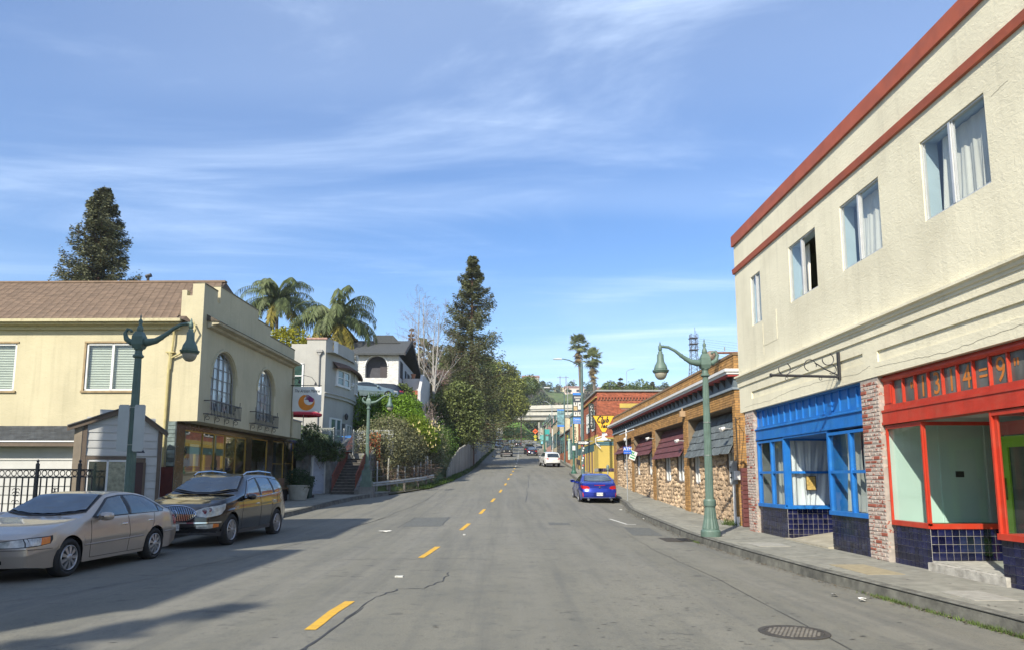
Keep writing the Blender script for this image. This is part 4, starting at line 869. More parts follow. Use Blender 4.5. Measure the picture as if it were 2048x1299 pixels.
# = YELLOW BUILDING (left)
YST=stucco('yellow_stucco',(.475,.425,.28),(.34,.31,.20),.45,.8,.5,.22)
YRZ=R(88.3)
def part(name,parent,mtx=None):
 t=bpy.data.objects.new(name,None);COL.objects.link(t);t.parent=parent;t.empty_display_size=.1
 if mtx is not None:t.matrix_local=mtx
 return t
YB=thing('yellow_building','pale yellow stucco building with brown shingle roof, arched windows and a dark tiled shopfront','building',(-10.6,25.1,0),YRZ)
def archpts(c,r,z0,zs,n=14):return[(c-r,z0)]+[(c+r*math.cos(math.pi-math.pi*i/n),zs+r*.98*math.sin(math.pi*i/n))for i in range(n+1)]+[(c+r,z0)]
def arch_wall(g,x0,x1,z0,z1,arches,y=0.,dep=.22):
 """wall with arched openings, built in columns"""
 xs=[x0]
 for c,r,za,zs in arches:
  xs+=[c+r*math.cos(math.pi-math.pi*i/14)for i in range(15)]
 xs.append(x1);xs=sorted(set(xs))
 for a,b in zip(xs,xs[1:]):
  m_=(a+b)/2;hit=[q for q in arches if abs(m_-q[0])<q[1]]
  if not hit:g.poly([(a,y,z0),(b,y,z0),(b,y,z1),(a,y,z1)])
  else:
   c,r,za,zs=hit[0];f=lambda x:zs+.98*math.sqrt(max(0,r*r-(x-c)**2))
   g.poly([(a,y,z0),(b,y,z0),(b,y,za),(a,y,za)]);g.poly([(a,y,f(a)),(b,y,f(b)),(b,y,z1),(a,y,z1)]);g.poly([(a,y,f(a)),(a,y+dep,f(a)),(b,y+dep,f(b)),(b,y,f(b))])
 for c,r,za,zs in arches:
  g.poly([(c-r,y,za),(c-r,y+dep,za),(c+r,y+dep,za),(c+r,y,za)]);g.poly([(c-r,y,za),(c-r,y,zs),(c-r,y+dep,zs),(c-r,y+dep,za)]);g.poly([(c+r,y,za),(c+r,y+dep,za),(c+r,y+dep,zs),(c+r,y,zs)])
AR=[(2.08,1.13,3.98,5.15),(6.55,1.06,4.0,5.22)]
g=G();arch_wall(g,0,10.3,3.48,7.0,AR);g.poly([(0,0,3.48),(10.3,0,3.48),(10.3,.72,3.48),(0,.72,3.48)]);g.obj('wall',YST,YB)
g=G()
for a,b,z in[(0,1.12,8.38),(1.12,1.36,7.98),(1.36,5.25,8.62),(5.25,6.8,8.22),(6.8,10.3,7.82)]:g.box(a,b,0,.28,7.0,z)
g.box(0,.25,.28,.42,7.0,8.38);g.box(0,.25,.42,.62,7.0,7.95);g.box(0,.25,.62,.80,7.0,8.15);g.obj('parapet',YST,YB)
g=G();g.box(1.36,5.25,-.02,.3,8.62,8.66);g.box(0,1.12,-.02,.3,8.38,8.42);g.box(5.25,6.8,-.02,.3,8.22,8.26);g.box(6.8,10.3,-.02,.3,7.82,7.86);g.obj('parapet_coping',mat('stained_coping',(.17,.15,.10),.95,.35,5),YB)
g=G();g.prism([(.35,-.02,6.86),(.35,-.16,6.90),(.35,-.20,6.97),(.35,-.42,7.0),(.35,-.45,7.08),(.35,0,7.10)],(9.6,0,0));g.obj('cornice',mat('cornice_cream',(.42,.38,.26),.8,.15,4,dirt=(.15,.13,.09),dscale=2),YB)
g=G();g.prism([(.3,-.47,7.085),(.3,0,7.34),(.3,0,7.10)],(9.7,0,0));g.obj('cornice_roof',mat('cornice_tile',(.10,.085,.065),.95,.3,9,bump=.6),YB)
for P in(archpts(2.08,1.2,3.98,5.15),archpts(6.55,1.13,4.0,5.22)):g=G();g.tube([(x,-.01,z)for x,z in P[1:-1]],.05,5);g.obj('arch_moulding',YST,YB)
LACE=mat('lace_curtain',(.80,.79,.80),.9,.25,3,trans=.3,stretch=(1,1,.25))
for c,r,za,zs in AR:
 w=part('arched_window',YB);g=G()
 f=lambda x:zs+.98*math.sqrt(max(0,r*r-(x-c)**2))
 for k in range(1,5):x=c-r+2*r*k/5;g.box(x-.018,x+.018,.12,.15,za,f(x))
 for k in range(1,6):
  z=za+k*.40
  if z<zs+r:hw=r if z<zs else math.sqrt(max(0,r*r-(z-zs)**2));g.box(c-hw,c+hw,.125,.147,z-.014,z+.014)
 g.tube([(x,.14,z)for x,z in archpts(c,r-.03,za,zs)],.03,4);g.obj('frame',mat('steel_grey',(.22,.22,.20),.6,.1),w)
 g=G();g.add([(x,.16,z)for x,z in archpts(c,r,za,zs)],[tuple(range(17))]);g.obj('pane',GLS,w)
 g=G();g.grid([[(x,.20+.02*math.sin(x*22),z)for z in(za,(za+zs)/2,zs,zs+.9)]for x in np.linspace(c-r,c+r,40)]);g.obj('curtain',LACE,w,True)
 g=G();g.box(c-r-.1,c+r+.1,.7,.75,za,zs+1.2);g.obj('room',INT,w)
 bal=part('balconette',YB);x0,x1=(.45,3.25)if c<4 else(4.8,7.6);yb=-.24
 g=G();g.box(x0,x1,yb-.02,yb+.02,4.24,4.27);g.box(x0,x1,yb-.02,yb+.02,3.76,3.79);
 for x in(x0,x1):g.box(x-.02,x+.02,yb,.0,4.24,4.27);g.box(x-.02,x+.02,yb,.0,3.76,3.79)
 g.obj('rail',IR,bal)
 n=22
 for k in range(n+1):
  x=x0+(x1-x0)*k/n;g=G();g.box(x-.009,x+.009,yb-.009,yb+.009,3.72,4.44 if k%7==0 else 4.25)
  if k%7==3:g.tube([(x,yb,3.85),(x-.06,yb,3.95),(x,yb,4.03),(x+.06,yb,4.12),(x,yb,4.2)],.012,4)
  g.obj('baluster',IR,bal)
 for k in range(4):
  x=x0+.12+(x1-x0-.24)*k/3;g=G();g.tube([(x,0,3.50),(x,-.02,3.74),(x,yb,3.76)],.012,4);g.tube([(x,-.04-.07+.07*math.cos(q),3.64+.07*math.sin(q))for q in np.linspace(0,5.6,9)],.010,4);g.obj('scroll_bracket',IR,bal)
g=G();g.box(10.3,11.95,.05,3.0,3.5,4.36);g.obj('terrace_parapet',YST,YB);g=G();g.box(10.25,12.0,.0,3.0,4.36,4.42);g.obj('terrace_coping',mat('coping_grey',(.25,.26,.25)),YB)
g=G();g.tube([(10.15,-.05,6.9),(10.15,-.05,3.5)],.05,6);g.obj('downpipe',mat('pipe_buff',(.38,.34,.22),.7,.15,4),YB)
MS=Matrix.Rotation(R(-90),4,'Z')
SW=[(-4.09,-2.19,4.55,6.25),(-8.5,-6.58,4.55,6.25)]
g=G(MS);wallgrid(g,-12.4,-.28,3.48,7.0,SW,0,.12);wallgrid(g,-.28,0,3.48,7.0,[],0,.1);wallgrid(g,-12.4,-.70,-.1,3.48,[],0,.1);g.obj('side_wall',YST,YB)
for i,(a,b,c,d)in enumerate(SW):
 w=part('window',YB);g=G(MS)
 for q in((a,a+.07,c,d),(b-.07,b,c,d),(a,b,c,c+.06),(a,b,d-.07,d),((a+b)/2-.04,(a+b)/2+.04,c,d)):g.box(q[0],q[1],.02,.09,q[2],q[3])
 g.obj('frame',WHP,w);g=G(MS);g.poly([(a,.06,c),(b,.06,c),(b,.06,d),(a,.06,d)]);g.obj('pane',GLS,w)
 g=G(MS);g.box(a-.07,b+.07,-.03,.02,d,d+.06);g.box(a-.07,a,-.02,.02,c,d);g.box(a-.09,b+.09,-.06,.02,c-.07,c);g.obj('trim',mat('trim_brown',(.30,.22,.12),.8,.2,5),w)
 g=G(MS);z=c+.07
 while z<d-.06:g.add([(a+.05,.13,z),(b-.05,.13,z),(b-.05,.17,z+.042),(a+.05,.17,z+.042)],[(0,1,2,3)]);z+=.06
 g.obj('blind_slats',mat('blind_cream',(.58,.60,.50),.6,.05),w,kind='stuff');g=G(MS);g.box(a,b,.22,.24,c,d);g.obj('room',INT,w)
g=G(MS);g.box(-1.28,-.72,-.05,-.0,.0,1.88);g.obj('side_base',mat('red_brown_base',(.13,.035,.03),.85,.2,3,bump=.3),YB)
g=G(MS);g.tube([(-.96,-.10,6.75),(-.96,-.1,6.3),(-1.0,-.08,5.9),(-1.03,-.08,5.3)],.035,6);g.tube([(-1.06,-.09,5.9),(-1.04,-.08,5.72),(-1.07,-.08,5.3),(-1.1,-.08,1.9)],.055,8);g.tube([(-.28,-.1,6.95),(-.15,-.2,6.7),(-.35,-.14,6.2),(-.7,-.10,5.85),(-1.0,-.08,5.7)],.035,6);g.box(-1.2,-.9,-.14,-.02,5.88,5.92);g.obj('side_downpipe',mat('pipe_yellow',(.45,.38,.17),.7,.15,4),YB)
ez,ey=7.02,-.38;rzz,ry=9.72,4.6;th_=math.atan2(rzz-ez,ry-ey)
g=G();g.poly([(ey,.55,ez-.02),(ey,12.5,ez-.02),(ry,12.5,rzz-.02),(ry,1.2,rzz-.02)]);g.poly([(ry,1.2,rzz-.02),(ry,12.5,rzz-.02),(9.5,12.5,7.0),(9.5,.5,7.0)]);g.poly([(ey,.55,ez-.02),(ry,1.2,rzz-.02),(9.5,.5,7.0),(9.5,.3,6.9),(0,.3,6.9)]);g.obj('roof',mat('roof_felt',(.10,.07,.05),.95,.2,3),YB)
SHB=mat('brown_shingle',(.195,.138,.095),.95,.16,4,objr=.16,bump=.5,bscale=60);SHBF=mat('brown_shingle_field',(.195,.138,.095),.95,.16,4,isl=.16,bump=.5,bscale=60)
sl=math.hypot(rzz-ez,ry-ey);nr=36;hh=sl/nr;tw=.30
sme=[]
for q in range(3):
 gg=G();w_=tw/2-.006;gg.add([(-.0,-w_,.022),(-.0,w_,.022),(hh*1.0,w_,.006),(hh*1.0,-w_,.006),(0,-w_,0),(0,w_,0),(0,-w_*.2,.024),(hh*.5,-w_*1.0,.02)],[(0,3,2,1),(0,1,5,4),(0,4,7,3),(1,2,5)]);me=bpy.data.meshes.new('shingle');me.from_pydata(gg.v,[],gg.f);me.materials.append(SHB);sme.append(me)
cnt=0;gg2=G()
for r in range(nr):
 s0=r*hh;off=(r%6)*tw/6+(.02 if r%2 else 0);ylim=.6+(1.2-.55)*(r/nr)
 y=.6-tw+off
 while y<12.4:
  if y-tw/2>ylim-.05:
   M=Matrix.Translation((ey+math.cos(th_)*s0,y,ez+math.sin(th_)*s0))@Matrix.Rotation(-th_,4,'Y')
   if cnt<300 and y<7.6:o=link('shingle',random.choice(sme),None,YB);o.matrix_local=M;cnt+=1
   else:g3=G(M);me=sme[0];gg2.add([tuple(M@v.co)for v in me.vertices],[tuple(p.vertices)for p in me.polygons])
  y+=tw
gg2.obj('shingle_field',SHBF,YB,kind='stuff')
g=G();g.box(ry-.12,ry+.12,1.2,12.5,rzz-.02,rzz+.05);g.obj('roof_ridge',SHBF,YB)
g=G(MS);g.box(-12.4,-.60,-.46,-.34,6.93,7.03);g.box(-12.4,-.7,-.34,.0,6.86,6.92);g.box(-12.4,-.75,-.12,.0,6.72,6.86);g.obj('gutter',mat('gutter_cream',(.47,.42,.25),.7,.15,4,dirt=(.12,.08,.05),dscale=4,damt=.7),YB)
t=thing('roof_vent_pipe','thin dark vent pipe with cowl standing behind the brown roof ridge','vent pipe',(-15.6,31,9.4));g=G();g.tube([(0,0,0),(0,0,.9)],.06,8);g.tube([(-.1,0,.9),(.13,0,.98)],.09,8);g.obj('pipe',IR,t)
t=thing('flat_roof_block','cream flat-roofed parapet block behind the brown shingle roof','building',(-14.6,33,0));g=G();g.box(-2.6,0,0,3,7,10.15);g.box(0,1.3,0,3,7,10.0);g.obj('wall',mat('pale_cream_wall',(.5,.47,.36),.9,.1,2),t);g=G();g.box(-2.7,.1,-.1,3,10.15,10.22);g.obj('coping',mat('coping_grey',(.25,.26,.25)),t)
# ---- shopfront under the overhang
SF=part('shopfront',YB);MARB=mat('brown_marble',(.075,.05,.028),.13,.5,3,dirt=(.02,.016,.012),dscale=1.5,damt=.8);GOLD=mat('brass_frame',(.42,.27,.06),.4,.12,5,metal=.6)
PZ=lambda x:zr(25.1+x)+.13
oa=[(.66,6.41,.62,3.23),(7.06,9.04,.75,3.28),(9.76,11.42,.3,3.32),(11.56,12.95,.85,3.36)]
g=G();wallgrid(g,.02,13.9,-.1,3.50,oa,.70,.12);g.obj('facing',MARB,SF);g=G();g.box(-.03,.02,.70,1.0,1.9,3.47);g.obj('corner_facing',mat('grey_tile_pier',(.09,.11,.11),.3,.3,6),SF)
for k in range(11):g=G(MS);g.bbox(-.98,-.72,-.05,-.03,1.92+k*.14,2.05+k*.14,.008);g.obj('tile',mat('grey_tile',(.16,.20,.19),.2,.25,6,objr=.4),SF)
g=G();g.box(-.04,.0,.72,.98,-.1,1.9);g.obj('plinth',mat('plinth_black',(.012,.01,.01),.3),SF)
mull=[2.16,3.21,4.24,5.31];SGL=glass('shop_glass_left',(.80,.82,.74),.20)
def gframe(a,b,c,d,ms,nm,hz=None):
 w=part(nm,SF);g=G();f=.035
 for q in((a,a+f,c,d),(b-f,b,c,d),(a,b,d-f*1.4,d),(a,b,c,c+.05)):g.box(q[0],q[1],.72,.78,q[2],q[3])
 for m_ in ms:g.box(m_-.02,m_+.02,.72,.77,c,d)
 if hz:g.box(a,b,.72,.77,hz-.025,hz+.025)
 g.obj('frame',GOLD,w);xs=[a,*ms,b]
 for p,q in zip(xs,xs[1:]):g=G();g.poly([(p,.75,c),(q,.75,c),(q,.75,d),(p,.75,d)]);g.obj('pane',SGL,w)
 return w
wA=gframe(*oa[0],mull,'display_window');gframe(*oa[1],[],'display_window');wd=gframe(9.80,11.40,.5,3.3,[],'entrance',2.2);gframe(*oa[3],[],'display_window',2.25)
g=G();g.box(.1,13.8,3.2,3.3,0,3.5);g.box(.1,.2,.8,3.2,0,3.5);g.box(13.7,13.8,.8,3.2,0,3.5);g.obj('shop_back_wall',mat('shop_golden_light',(.50,.37,.13),.9,.3,1),SF)  # golden wall colour stands in for glass reflections and lights inside the shop
g=G();g.box(.1,13.8,.75,3.2,3.42,3.46);g.box(.1,13.8,.75,3.2,.0,.5);g.obj('shop_ceiling',mat('shop_dark2',(.04,.05,.05),.9),SF)
g=G();g.box(.7,3.4,.82,.84,2.78,3.2);g.obj('window_banner',mat('banner_teal',(.05,.12,.15),.7,.5,6),wA);g=G();g.box(1.28,2.02,.79,.81,1.95,2.75);g.obj('poster',mat('poster_pale',(.55,.66,.62),.6,.08,5),wA)
g=G();g.box(.75,5.2,.86,.88,1.78,1.92);g.obj('shelf_garland',mat('garland',(.06,.05,.08),.8,.8,20),wA)
for k,(x,z,r)in enumerate([(2.75,2.5,.07),(3.9,2.5,.05),(2.6,2.92,.025),(2.85,2.9,.025),(3.6,2.85,.03),(4.9,2.85,.03),(5.6,2.8,.025),(1.9,2.72,.03),(10.2,2.75,.03),(10.9,2.75,.03)]):
 g=G();g.lathe([(.001,-r),(r*.8,-r*.6),(r,0),(r*.8,r*.6),(.001,r)],8,(x,1.2,z));g.box(x-.003,x+.003,1.2,1.206,z+r,3.42);g.obj('pendant_lamp',mat('globe',(.7,.68,.5),.4,.05),SF)
g=G();g.box(9.8,11.4,1.1,1.13,.5,3.3);g.obj('entrance_recess',mat('recess_navy',(.015,.02,.04),.3),SF)
g=G();g.tube([(.80+.10*math.cos(a),.735,2.45+.14*math.sin(a))for a in np.linspace(0,6.28,14)],.012,4);g.tube([(.73,.735,2.5),(.85,.735,2.4)],.02,4);g.obj('round_emblem',IR,wA)
for k in range(6):g=G();g.box(.72+k*.09,.75+k*.09,.725,.74,1.9+(k%3)*.02,2.22-(k%2)*.06);g.obj('painted_picket',mat('pale_print',(.5,.48,.42),.7),wA)
# ---- hanging sign, its lamp, and bistro things
t=thing('hanging_market_sign','white hanging board with orange crescent and purple hand above the shop entrance','sign',(-10.25,35.0,0),0)
g=G();g.box(.05,1.45,0,.05,4.74,5.95);g.obj('board',mat('sign_white',(.62,.64,.62),.5,.04,3),t)
g=G();g.tube([(-.2,.02,6.02),(1.45,.02,6.02)],.02,5);g.tube([(.2,.02,6.02),(.2,.02,5.95)],.01,4);g.tube([(1.3,.02,6.02),(1.3,.02,5.95)],.01,4);g.obj('hanger',IR,t)
cx,cz,r1=.74,5.18,.40;n=26;P=[(cx+r1*math.cos(a),cz+r1*math.sin(a))for a in np.linspace(R(75),R(75+360),n)]
g=G();o1=[(cx+r1*math.cos(a),-.008,cz+r1*math.sin(a))for a in np.linspace(R(110),R(395),24)];o2=[(cx+.11+.24*math.cos(a),-.008,cz+.11+.24*math.sin(a))for a in np.linspace(R(110),R(395),24)];g.grid([o1,o2]);g.obj('crescent',mat('logo_orange',(.62,.20,.01),.5),t)
g=G();g.prism([(cx+.12,-.006,cz+.02),(cx+.32,-.006,cz+.02),(cx+.36,-.006,cz+.18),(cx+.22,-.006,cz+.26),(cx+.08,-.006,cz+.14)],(0,-.004,0))
for k in range(4):g.tube([(cx+.26-k*.035,-.01,cz+.22-k*.03),(cx+.10-k*.03,-.01,cz+.33-k*.055),(cx-.02-k*.02,-.01,cz+.36-k*.07)],[.028,.025,.014],5)
g.obj('hand',mat('logo_purple',(.20,.015,.13),.5),t)
text('The Artisan Market',.22,face_m(.75,-.008,5.74),BLK,t,'lettering',shear=.35,ext=.002,wide=.72)
t=thing('gooseneck_sign_lamp','black double gooseneck lamp above the white hanging market sign','lamp',(-10.25,35.2,0),0);g=G();g.tube([(-.1,0,6.35),(.2,0,6.4),(.3,0,6.3)],.015,5);g.tube([(.2,0,6.35),(.5,0,6.55),(.9,0,6.45),(1.1,0,6.2)],.012,5);g.obj('arm',IR,t)
for x,z in((.3,6.25),(1.1,6.15)):g=G();g.lathe([(.08,-.1),(.03,.05)],8,(x,0,z));g.obj('shade',IR,t)
t=thing('red_umbrella','red patio umbrella open on the terrace behind the hanging sign','umbrella',(-10.9,39.6,0));g=G();rr=1.02;P=[(0,0,5.36)]+[(rr*math.cos(q),rr*math.sin(q),5.02)for q in np.linspace(0,6.283,9)[:-1]]+[(rr*math.cos(q),rr*math.sin(q),4.9)for q in np.linspace(0,6.283,9)[:-1]]
g.add(P,[(0,1+k,1+(k+1)%8)for k in range(8)]+[(1+k,9+k,9+(k+1)%8,1+(k+1)%8)for k in range(8)]);g.obj('canopy',mat('umbrella_red',(.42,.012,.03),.7,.08),t);g=G();g.tube([(0,0,2.9),(0,0,5.4)],.025,6);g.obj('pole',WHP,t)
# = GARAGE, SHED AND IRON FENCE beside it
WSD=mat('white_siding',(.43,.43,.41),.7,.05,3,objr=.05,dirt=(.35,.34,.3),dscale=1.2,damt=.3);BRT=mat('brown_trim',(.115,.085,.06),.7,.12,5);SHK=mat('charcoal_shingle',(.055,.06,.062),.9,.2,6,objr=.3,bump=.3)
GA=thing('garage','low white garage with charcoal shingle roof behind the iron fence at far left','garage',(-18.5,22.6,0),0)
g=G();g.box(0,5.62,.03,2.4,-.1,2.62);g.obj('wall',WSD,GA)
for k in range(9):
 z=.2+k*.265;g=G();g.prism([(0,0,z),(0,-.012,z),(0,.02,z+.262),(0,.03,z+.262)],(5.6,0,0));g.obj('siding_board',WSD,GA)
g=G();g.box(-.1,5.85,-.42,-.32,2.47,2.63);g.obj('gutter',BRT,GA);g=G();g.box(-.1,5.85,-.33,0.0,2.52,2.6);g.obj('eave',BRT,GA);g=G();g.box(-.1,5.85,-.45,-.425,2.60,2.64);g.obj('gutter_lip',WHP,GA)
a_,b_=(-.36,2.62),(1.6,3.22);sl2=math.hypot(b_[0]-a_[0],b_[1]-a_[1]);an=math.atan2(b_[1]-a_[1],b_[0]-a_[0]);g=G();g.prism([(-.1,a_[0],a_[1]-.01),(-.1,b_[0],b_[1]-.01),(-.1,b_[0],b_[1]-.06),(-.1,a_[0],a_[1]-.06)],(5.95,0,0));g.obj('roof_deck',BRT,GA)
sg=bpy.data.meshes.new('shingle');gg=G();gg.prism([(-.10,0,0),(.10,0,0),(.10,0,.018),(-.10,0,.018)],(0,.19,-.008));sg.from_pydata(gg.v,[],gg.f);sg.materials.append(SHK)
for r in range(12):
 for k in range(25):
  x=5.75-k*.212-(.1 if r%2 else 0);o=link('shingle',sg,None,GA);o.matrix_local=Matrix.Translation((x,a_[0]+math.cos(an)*r*.172,a_[1]+math.sin(an)*r*.172))@Matrix.Rotation(an,4,'X')
SHD=thing('white_gabled_shed','small white clapboard shed with brown trim and an uneven gable roof beside the garage','shed',(-12.78,21.7,0),R(24));SHD.scale=(.93,.62,1)
prof=[(.0,0),(.0,3.12),(1.55,3.68),(2.52,2.98),(2.52,0)]
g=G();g.prism([(x,.03,z)for x,z in prof],(0,2.6,0));g.obj('wall',WSD,SHD)
def zroof(x):return 3.12+(3.68-3.12)*x/1.55 if x<1.55 else 3.68+(2.98-3.68)*(x-1.55)/.97
k=0;z=2.18
while z<3.55:
 x0=.30 if z<3.15 else max(.30,(z-3.12)/.56*1.55);x1=2.42 if z<2.98 else 1.55+(3.68-z)/.7*.97;g=G();g.prism([(x0,0,z),(x0,-.012,z),(x0,.02,min(z+.232,3.6)),(x0,.03,min(z+.232,3.6))],(x1-x0-.02,0,0));g.obj('siding_board',WSD,SHD);z+=.235
for k in range(8):z=.25+k*.235;g=G();g.prism([(2.05,0,z),(2.05,-.012,z),(2.05,.02,z+.232),(2.05,.03,z+.232)],(.4,0,0));g.obj('siding_board',WSD,SHD)
for x0,x1 in((.22,.34),(2.42,2.54)):g=G();g.box(x0,x1,-.05,.05,0,3.1 if x0<1 else 3.0);g.obj('corner_trim',BRT,SHD)
g=G();g.prism([(-.02,-.02,0),(.20,-.05,0),(.20,-.05,3.1),(-.02,-.02,3.05)],(0,.3,0));g.obj('corner_post',mat('tan_trim',(.22,.18,.13),.7),SHD)
for(p,q)in(((-.22,3.05),(1.55,3.72)),((1.55,3.72),(2.70,2.92))):
 g=G();g.prism([(p[0],-.18,p[1]),(q[0],-.18,q[1]),(q[0],-.18,q[1]-.15),(p[0],-.18,p[1]-.15)],(0,.14,0));g.obj('barge_board',BRT,SHD)
 g=G();g.prism([(p[0],-.25,p[1]+.03),(q[0],-.25,q[1]+.03),(q[0],-.25,q[1]),(p[0],-.25,p[1])],(0,3,0));g.obj('roof',mat('roof_grey',(.13,.13,.13),.9,.2,8),SHD)
w=part('window',SHD);g=G();g.box(.34,1.60,-.04,.03,2.06,2.16);g.box(.34,.40,-.04,.03,1.0,2.06);g.box(1.56,1.62,-.04,.03,1.0,2.06);g.obj('casing',BRT,w);g=G()
for q in((.40,.45,1.0,2.05),(1.50,1.56,1.0,2.05),(.95,1.01,1.0,2.05),(.40,1.56,2.0,2.06),(.4,1.56,1.0,1.05)):g.box(q[0],q[1],-.02,.03,q[2],q[3])
g.obj('frame',WHP,w);g=G();g.poly([(.45,.0,1.05),(.95,.0,1.05),(.95,.0,2),(.45,.0,2)]);g.obj('pane',mat('dark_pane',(.02,.03,.03),.06),w);g=G();g.poly([(1.01,.0,1.05),(1.5,.0,1.05),(1.5,.0,2),(1.01,.0,2)]);g.obj('pane',mat('lace_pane',(.24,.24,.17),.25,.35,8),w)
w=part('door',SHD);g=G();g.box(1.68,2.08,-.05,.03,1.98,2.12);g.box(2.02,2.10,-.04,.03,0,1.98);g.obj('casing',BRT,w);g=G();g.box(1.66,2.02,.0,.05,0,1.98);g.obj('leaf',mat('door_maroon',(.045,.015,.015),.5),w)
t=thing('shed_wall_lamp','small black lantern fixed to the white shed gable near its right eave','wall lamp',(-10.75,21.6,2.3));g=G();g.lathe([(.13,-.05),(.10,.0),(.03,.12),(.015,.2)],8);g.obj('shade',IR,t);g=G();g.box(-.02,.02,0,.12,.05,.1);g.obj('bracket',IR,t)
FE=thing('iron_fence','dark ornamental iron fence with ring frieze in front of the white garage','fence',(-18,20.0,.05),0)
def fseg(x0,x1,parent,M=None,tilt=0):
 n=int((x1-x0)/.165)
 g=G(M);g.box(x0,x1,-.02,.02,1.66,1.70);g.box(x0,x1,-.02,.02,1.47,1.50);g.box(x0,x1,-.02,.02,.15,.19);g.obj('rail',IR,parent)
 for k in range(n+1):
  x=x0+k*.165;g=G(M);g.box(x-.014,x+.014,-.014,.014,.05,1.48);g.obj('picket',IR,parent)
  if k<n:g=G(M);g.tube([(x+.082+.066*math.cos(a),0,1.585+.078*math.sin(a))for a in np.linspace(0,6.283,11)],.013,4,False);g.obj('ring',IR,parent)
fseg(0.6,6.42,FE);fseg(0,.34,FE,Matrix.Translation((6.42,0,0))@Matrix.Rotation(R(50),4,'Z'))
for x in(2.4,5.27,6.42):
 g=G();g.box(x-.035,x+.035,-.035,.035,0,1.82);g.lathe([(.05,1.82),(.05,1.84),(.02,1.87),(.04,1.92),(.001,1.97)],8,(x,0,0));g.obj('post',IR,FE)
for x in(3.9,4.75,5.8):
 g=G()
 for s in(-1,1):
  for zc_ in(1.02,.8,1.12):g.tube([(x+s*(.05+.045*math.cos(a)),-.02,zc_+.05*math.sin(a))for a in np.linspace(0,5.2,8)],.010,4,False)
 g.tube([(x,-.02,.6),(x,-.02,1.2)],.012,4);g.obj('scroll_ornament',IR,FE)
 # = buildings just outside the frame whose shade lies over the parked cars
for i,(a,b,h)in enumerate(((-4.6,2.6,12.0),(5.6,12.3,12.0))):
 t=thing('neighbour_building','plain grey stucco building outside the left edge, '+('nearer the camera' if i==0 else 'next to the garage'),'building',(-12.2,a,0));g=G();g.box(-5.2,0,0,b-a,-.2,h);g.obj('wall',stucco('grey_stucco',(.33,.32,.29),(.2,.2,.18),.4),t)
 g=G();g.box(-5.3,.1,-.1,b-a+.1,h,h+.15);g.obj('coping',mat('coping_grey',(.25,.26,.25)),t)
 for k in range(int((b-a)/2.6)):
  for z in(1.2,4.6,8.0):g=G();g.box(-.02,.03,.8+k*2.6,2.2+k*2.6,z,z+1.7);g.obj('window',MATS['shop_glass_dark'],t)
  # = TERRACE WALL, STAIRS
RCON=mat('old_concrete',(.20,.20,.185),.9,.3,2.5,bump=.5,bscale=20,dirt=(.05,.05,.045),dscale=1.2,damt=.8,streak=.5)
TW=thing('terrace_wall','grey plank and concrete wall with white door under the vine covered terrace','wall',(-10.75,37.95,0),0)
gz_=zr(38)+.13
g=G();g.box(0,1.62,.03,3,gz_-.3,2.85);g.box(.0,3,3,6,2.6,2.9);g.obj('wall',RCON,TW)
for k in range(14):g=G();z=gz_+k*.16;g.bbox(.02,.72,-.01,.03,z,z+.15,.01);g.obj('plank',mat('grey_plank',(.16,.165,.155),.9,.3,4,bump=.3),TW)
g=G();g.box(.80,.87,-.06,.0,gz_,2.6);g.obj('post',GALV,TW)
dr_=part('door',TW);g=G();g.box(.90,1.5,.0,.06,gz_-.02,2.55);g.obj('leaf',mat('door_white',(.40,.43,.50),.6,.08,4),dr_)
for z0,z1 in((gz_+.1,gz_+.55),(gz_+.65,gz_+1.1),(gz_+1.2,gz_+1.62)):g=G();g.bbox(.97,1.43,-.02,.0,z0,z1,.02);g.obj('door_panel',MATS['door_white'],dr_)
g=G();g.lathe([(.03,0),(.03,.03)],6,(1.45,-.04,gz_+.95));g.obj('handle',IR,dr_);g=G();g.box(1.5,1.6,-.03,.05,gz_,2.7);g.box(.87,.92,-.03,.05,gz_,2.6);g.box(.87,1.6,-.04,.06,2.55,2.68);g.obj('door_frame',WHP,dr_)
SW_=thing('stair_retaining_wall','stained concrete retaining wall climbing along the left of the street steps','wall',(0,0,0));g=G()
g.prism([(-9.12,37.7,.3),(-9.12,37.7,2.85),(-9.12,43.5,4.0),(-9.12,43.5,.3)],(.22,0,0));g.obj('wall',RCON,SW_)
for k in range(10):
 for j in range(3):g=G();y=37.75+k*.55;g.box(-8.905,-8.885,y,y+.53,.8+j*.62+k*.1,1.4+j*.62+k*.1);g.obj('block',RCON,SW_)
ST=thing('street_staircase','steep weathered concrete steps climbing from the sidewalk to the terrace','stairs',(-8.72,37.25,gz_-.02),0)
NS=16;STP=mat('step_concrete',(.17,.155,.13),.9,.3,5,bump=.4,dirt=(.05,.045,.04),dscale=3,damt=.8)
for k in range(NS):
 g=G();z=k*.152;y=k*.315;g.box(0,1.22,y,y+.33,z-.3,z+.112);g.obj('riser',mat('riser_dark',(.075,.07,.062),.95,.3,6),ST);g=G();g.bbox(-.0,1.22,y-.03,y+.315,z+.112,z+.152,.012);g.obj('tread',STP,ST)
g=G();g.prism([(1.22,-.1,-.2),(1.22,-.1,.2),(1.22,5.0,2.7),(1.22,5,-.2)],(.22,0,0));g.obj('side_kerb',RCON,ST)
RRL=mat('rust_red_rail',(.20,.055,.03),.75,.25,9)
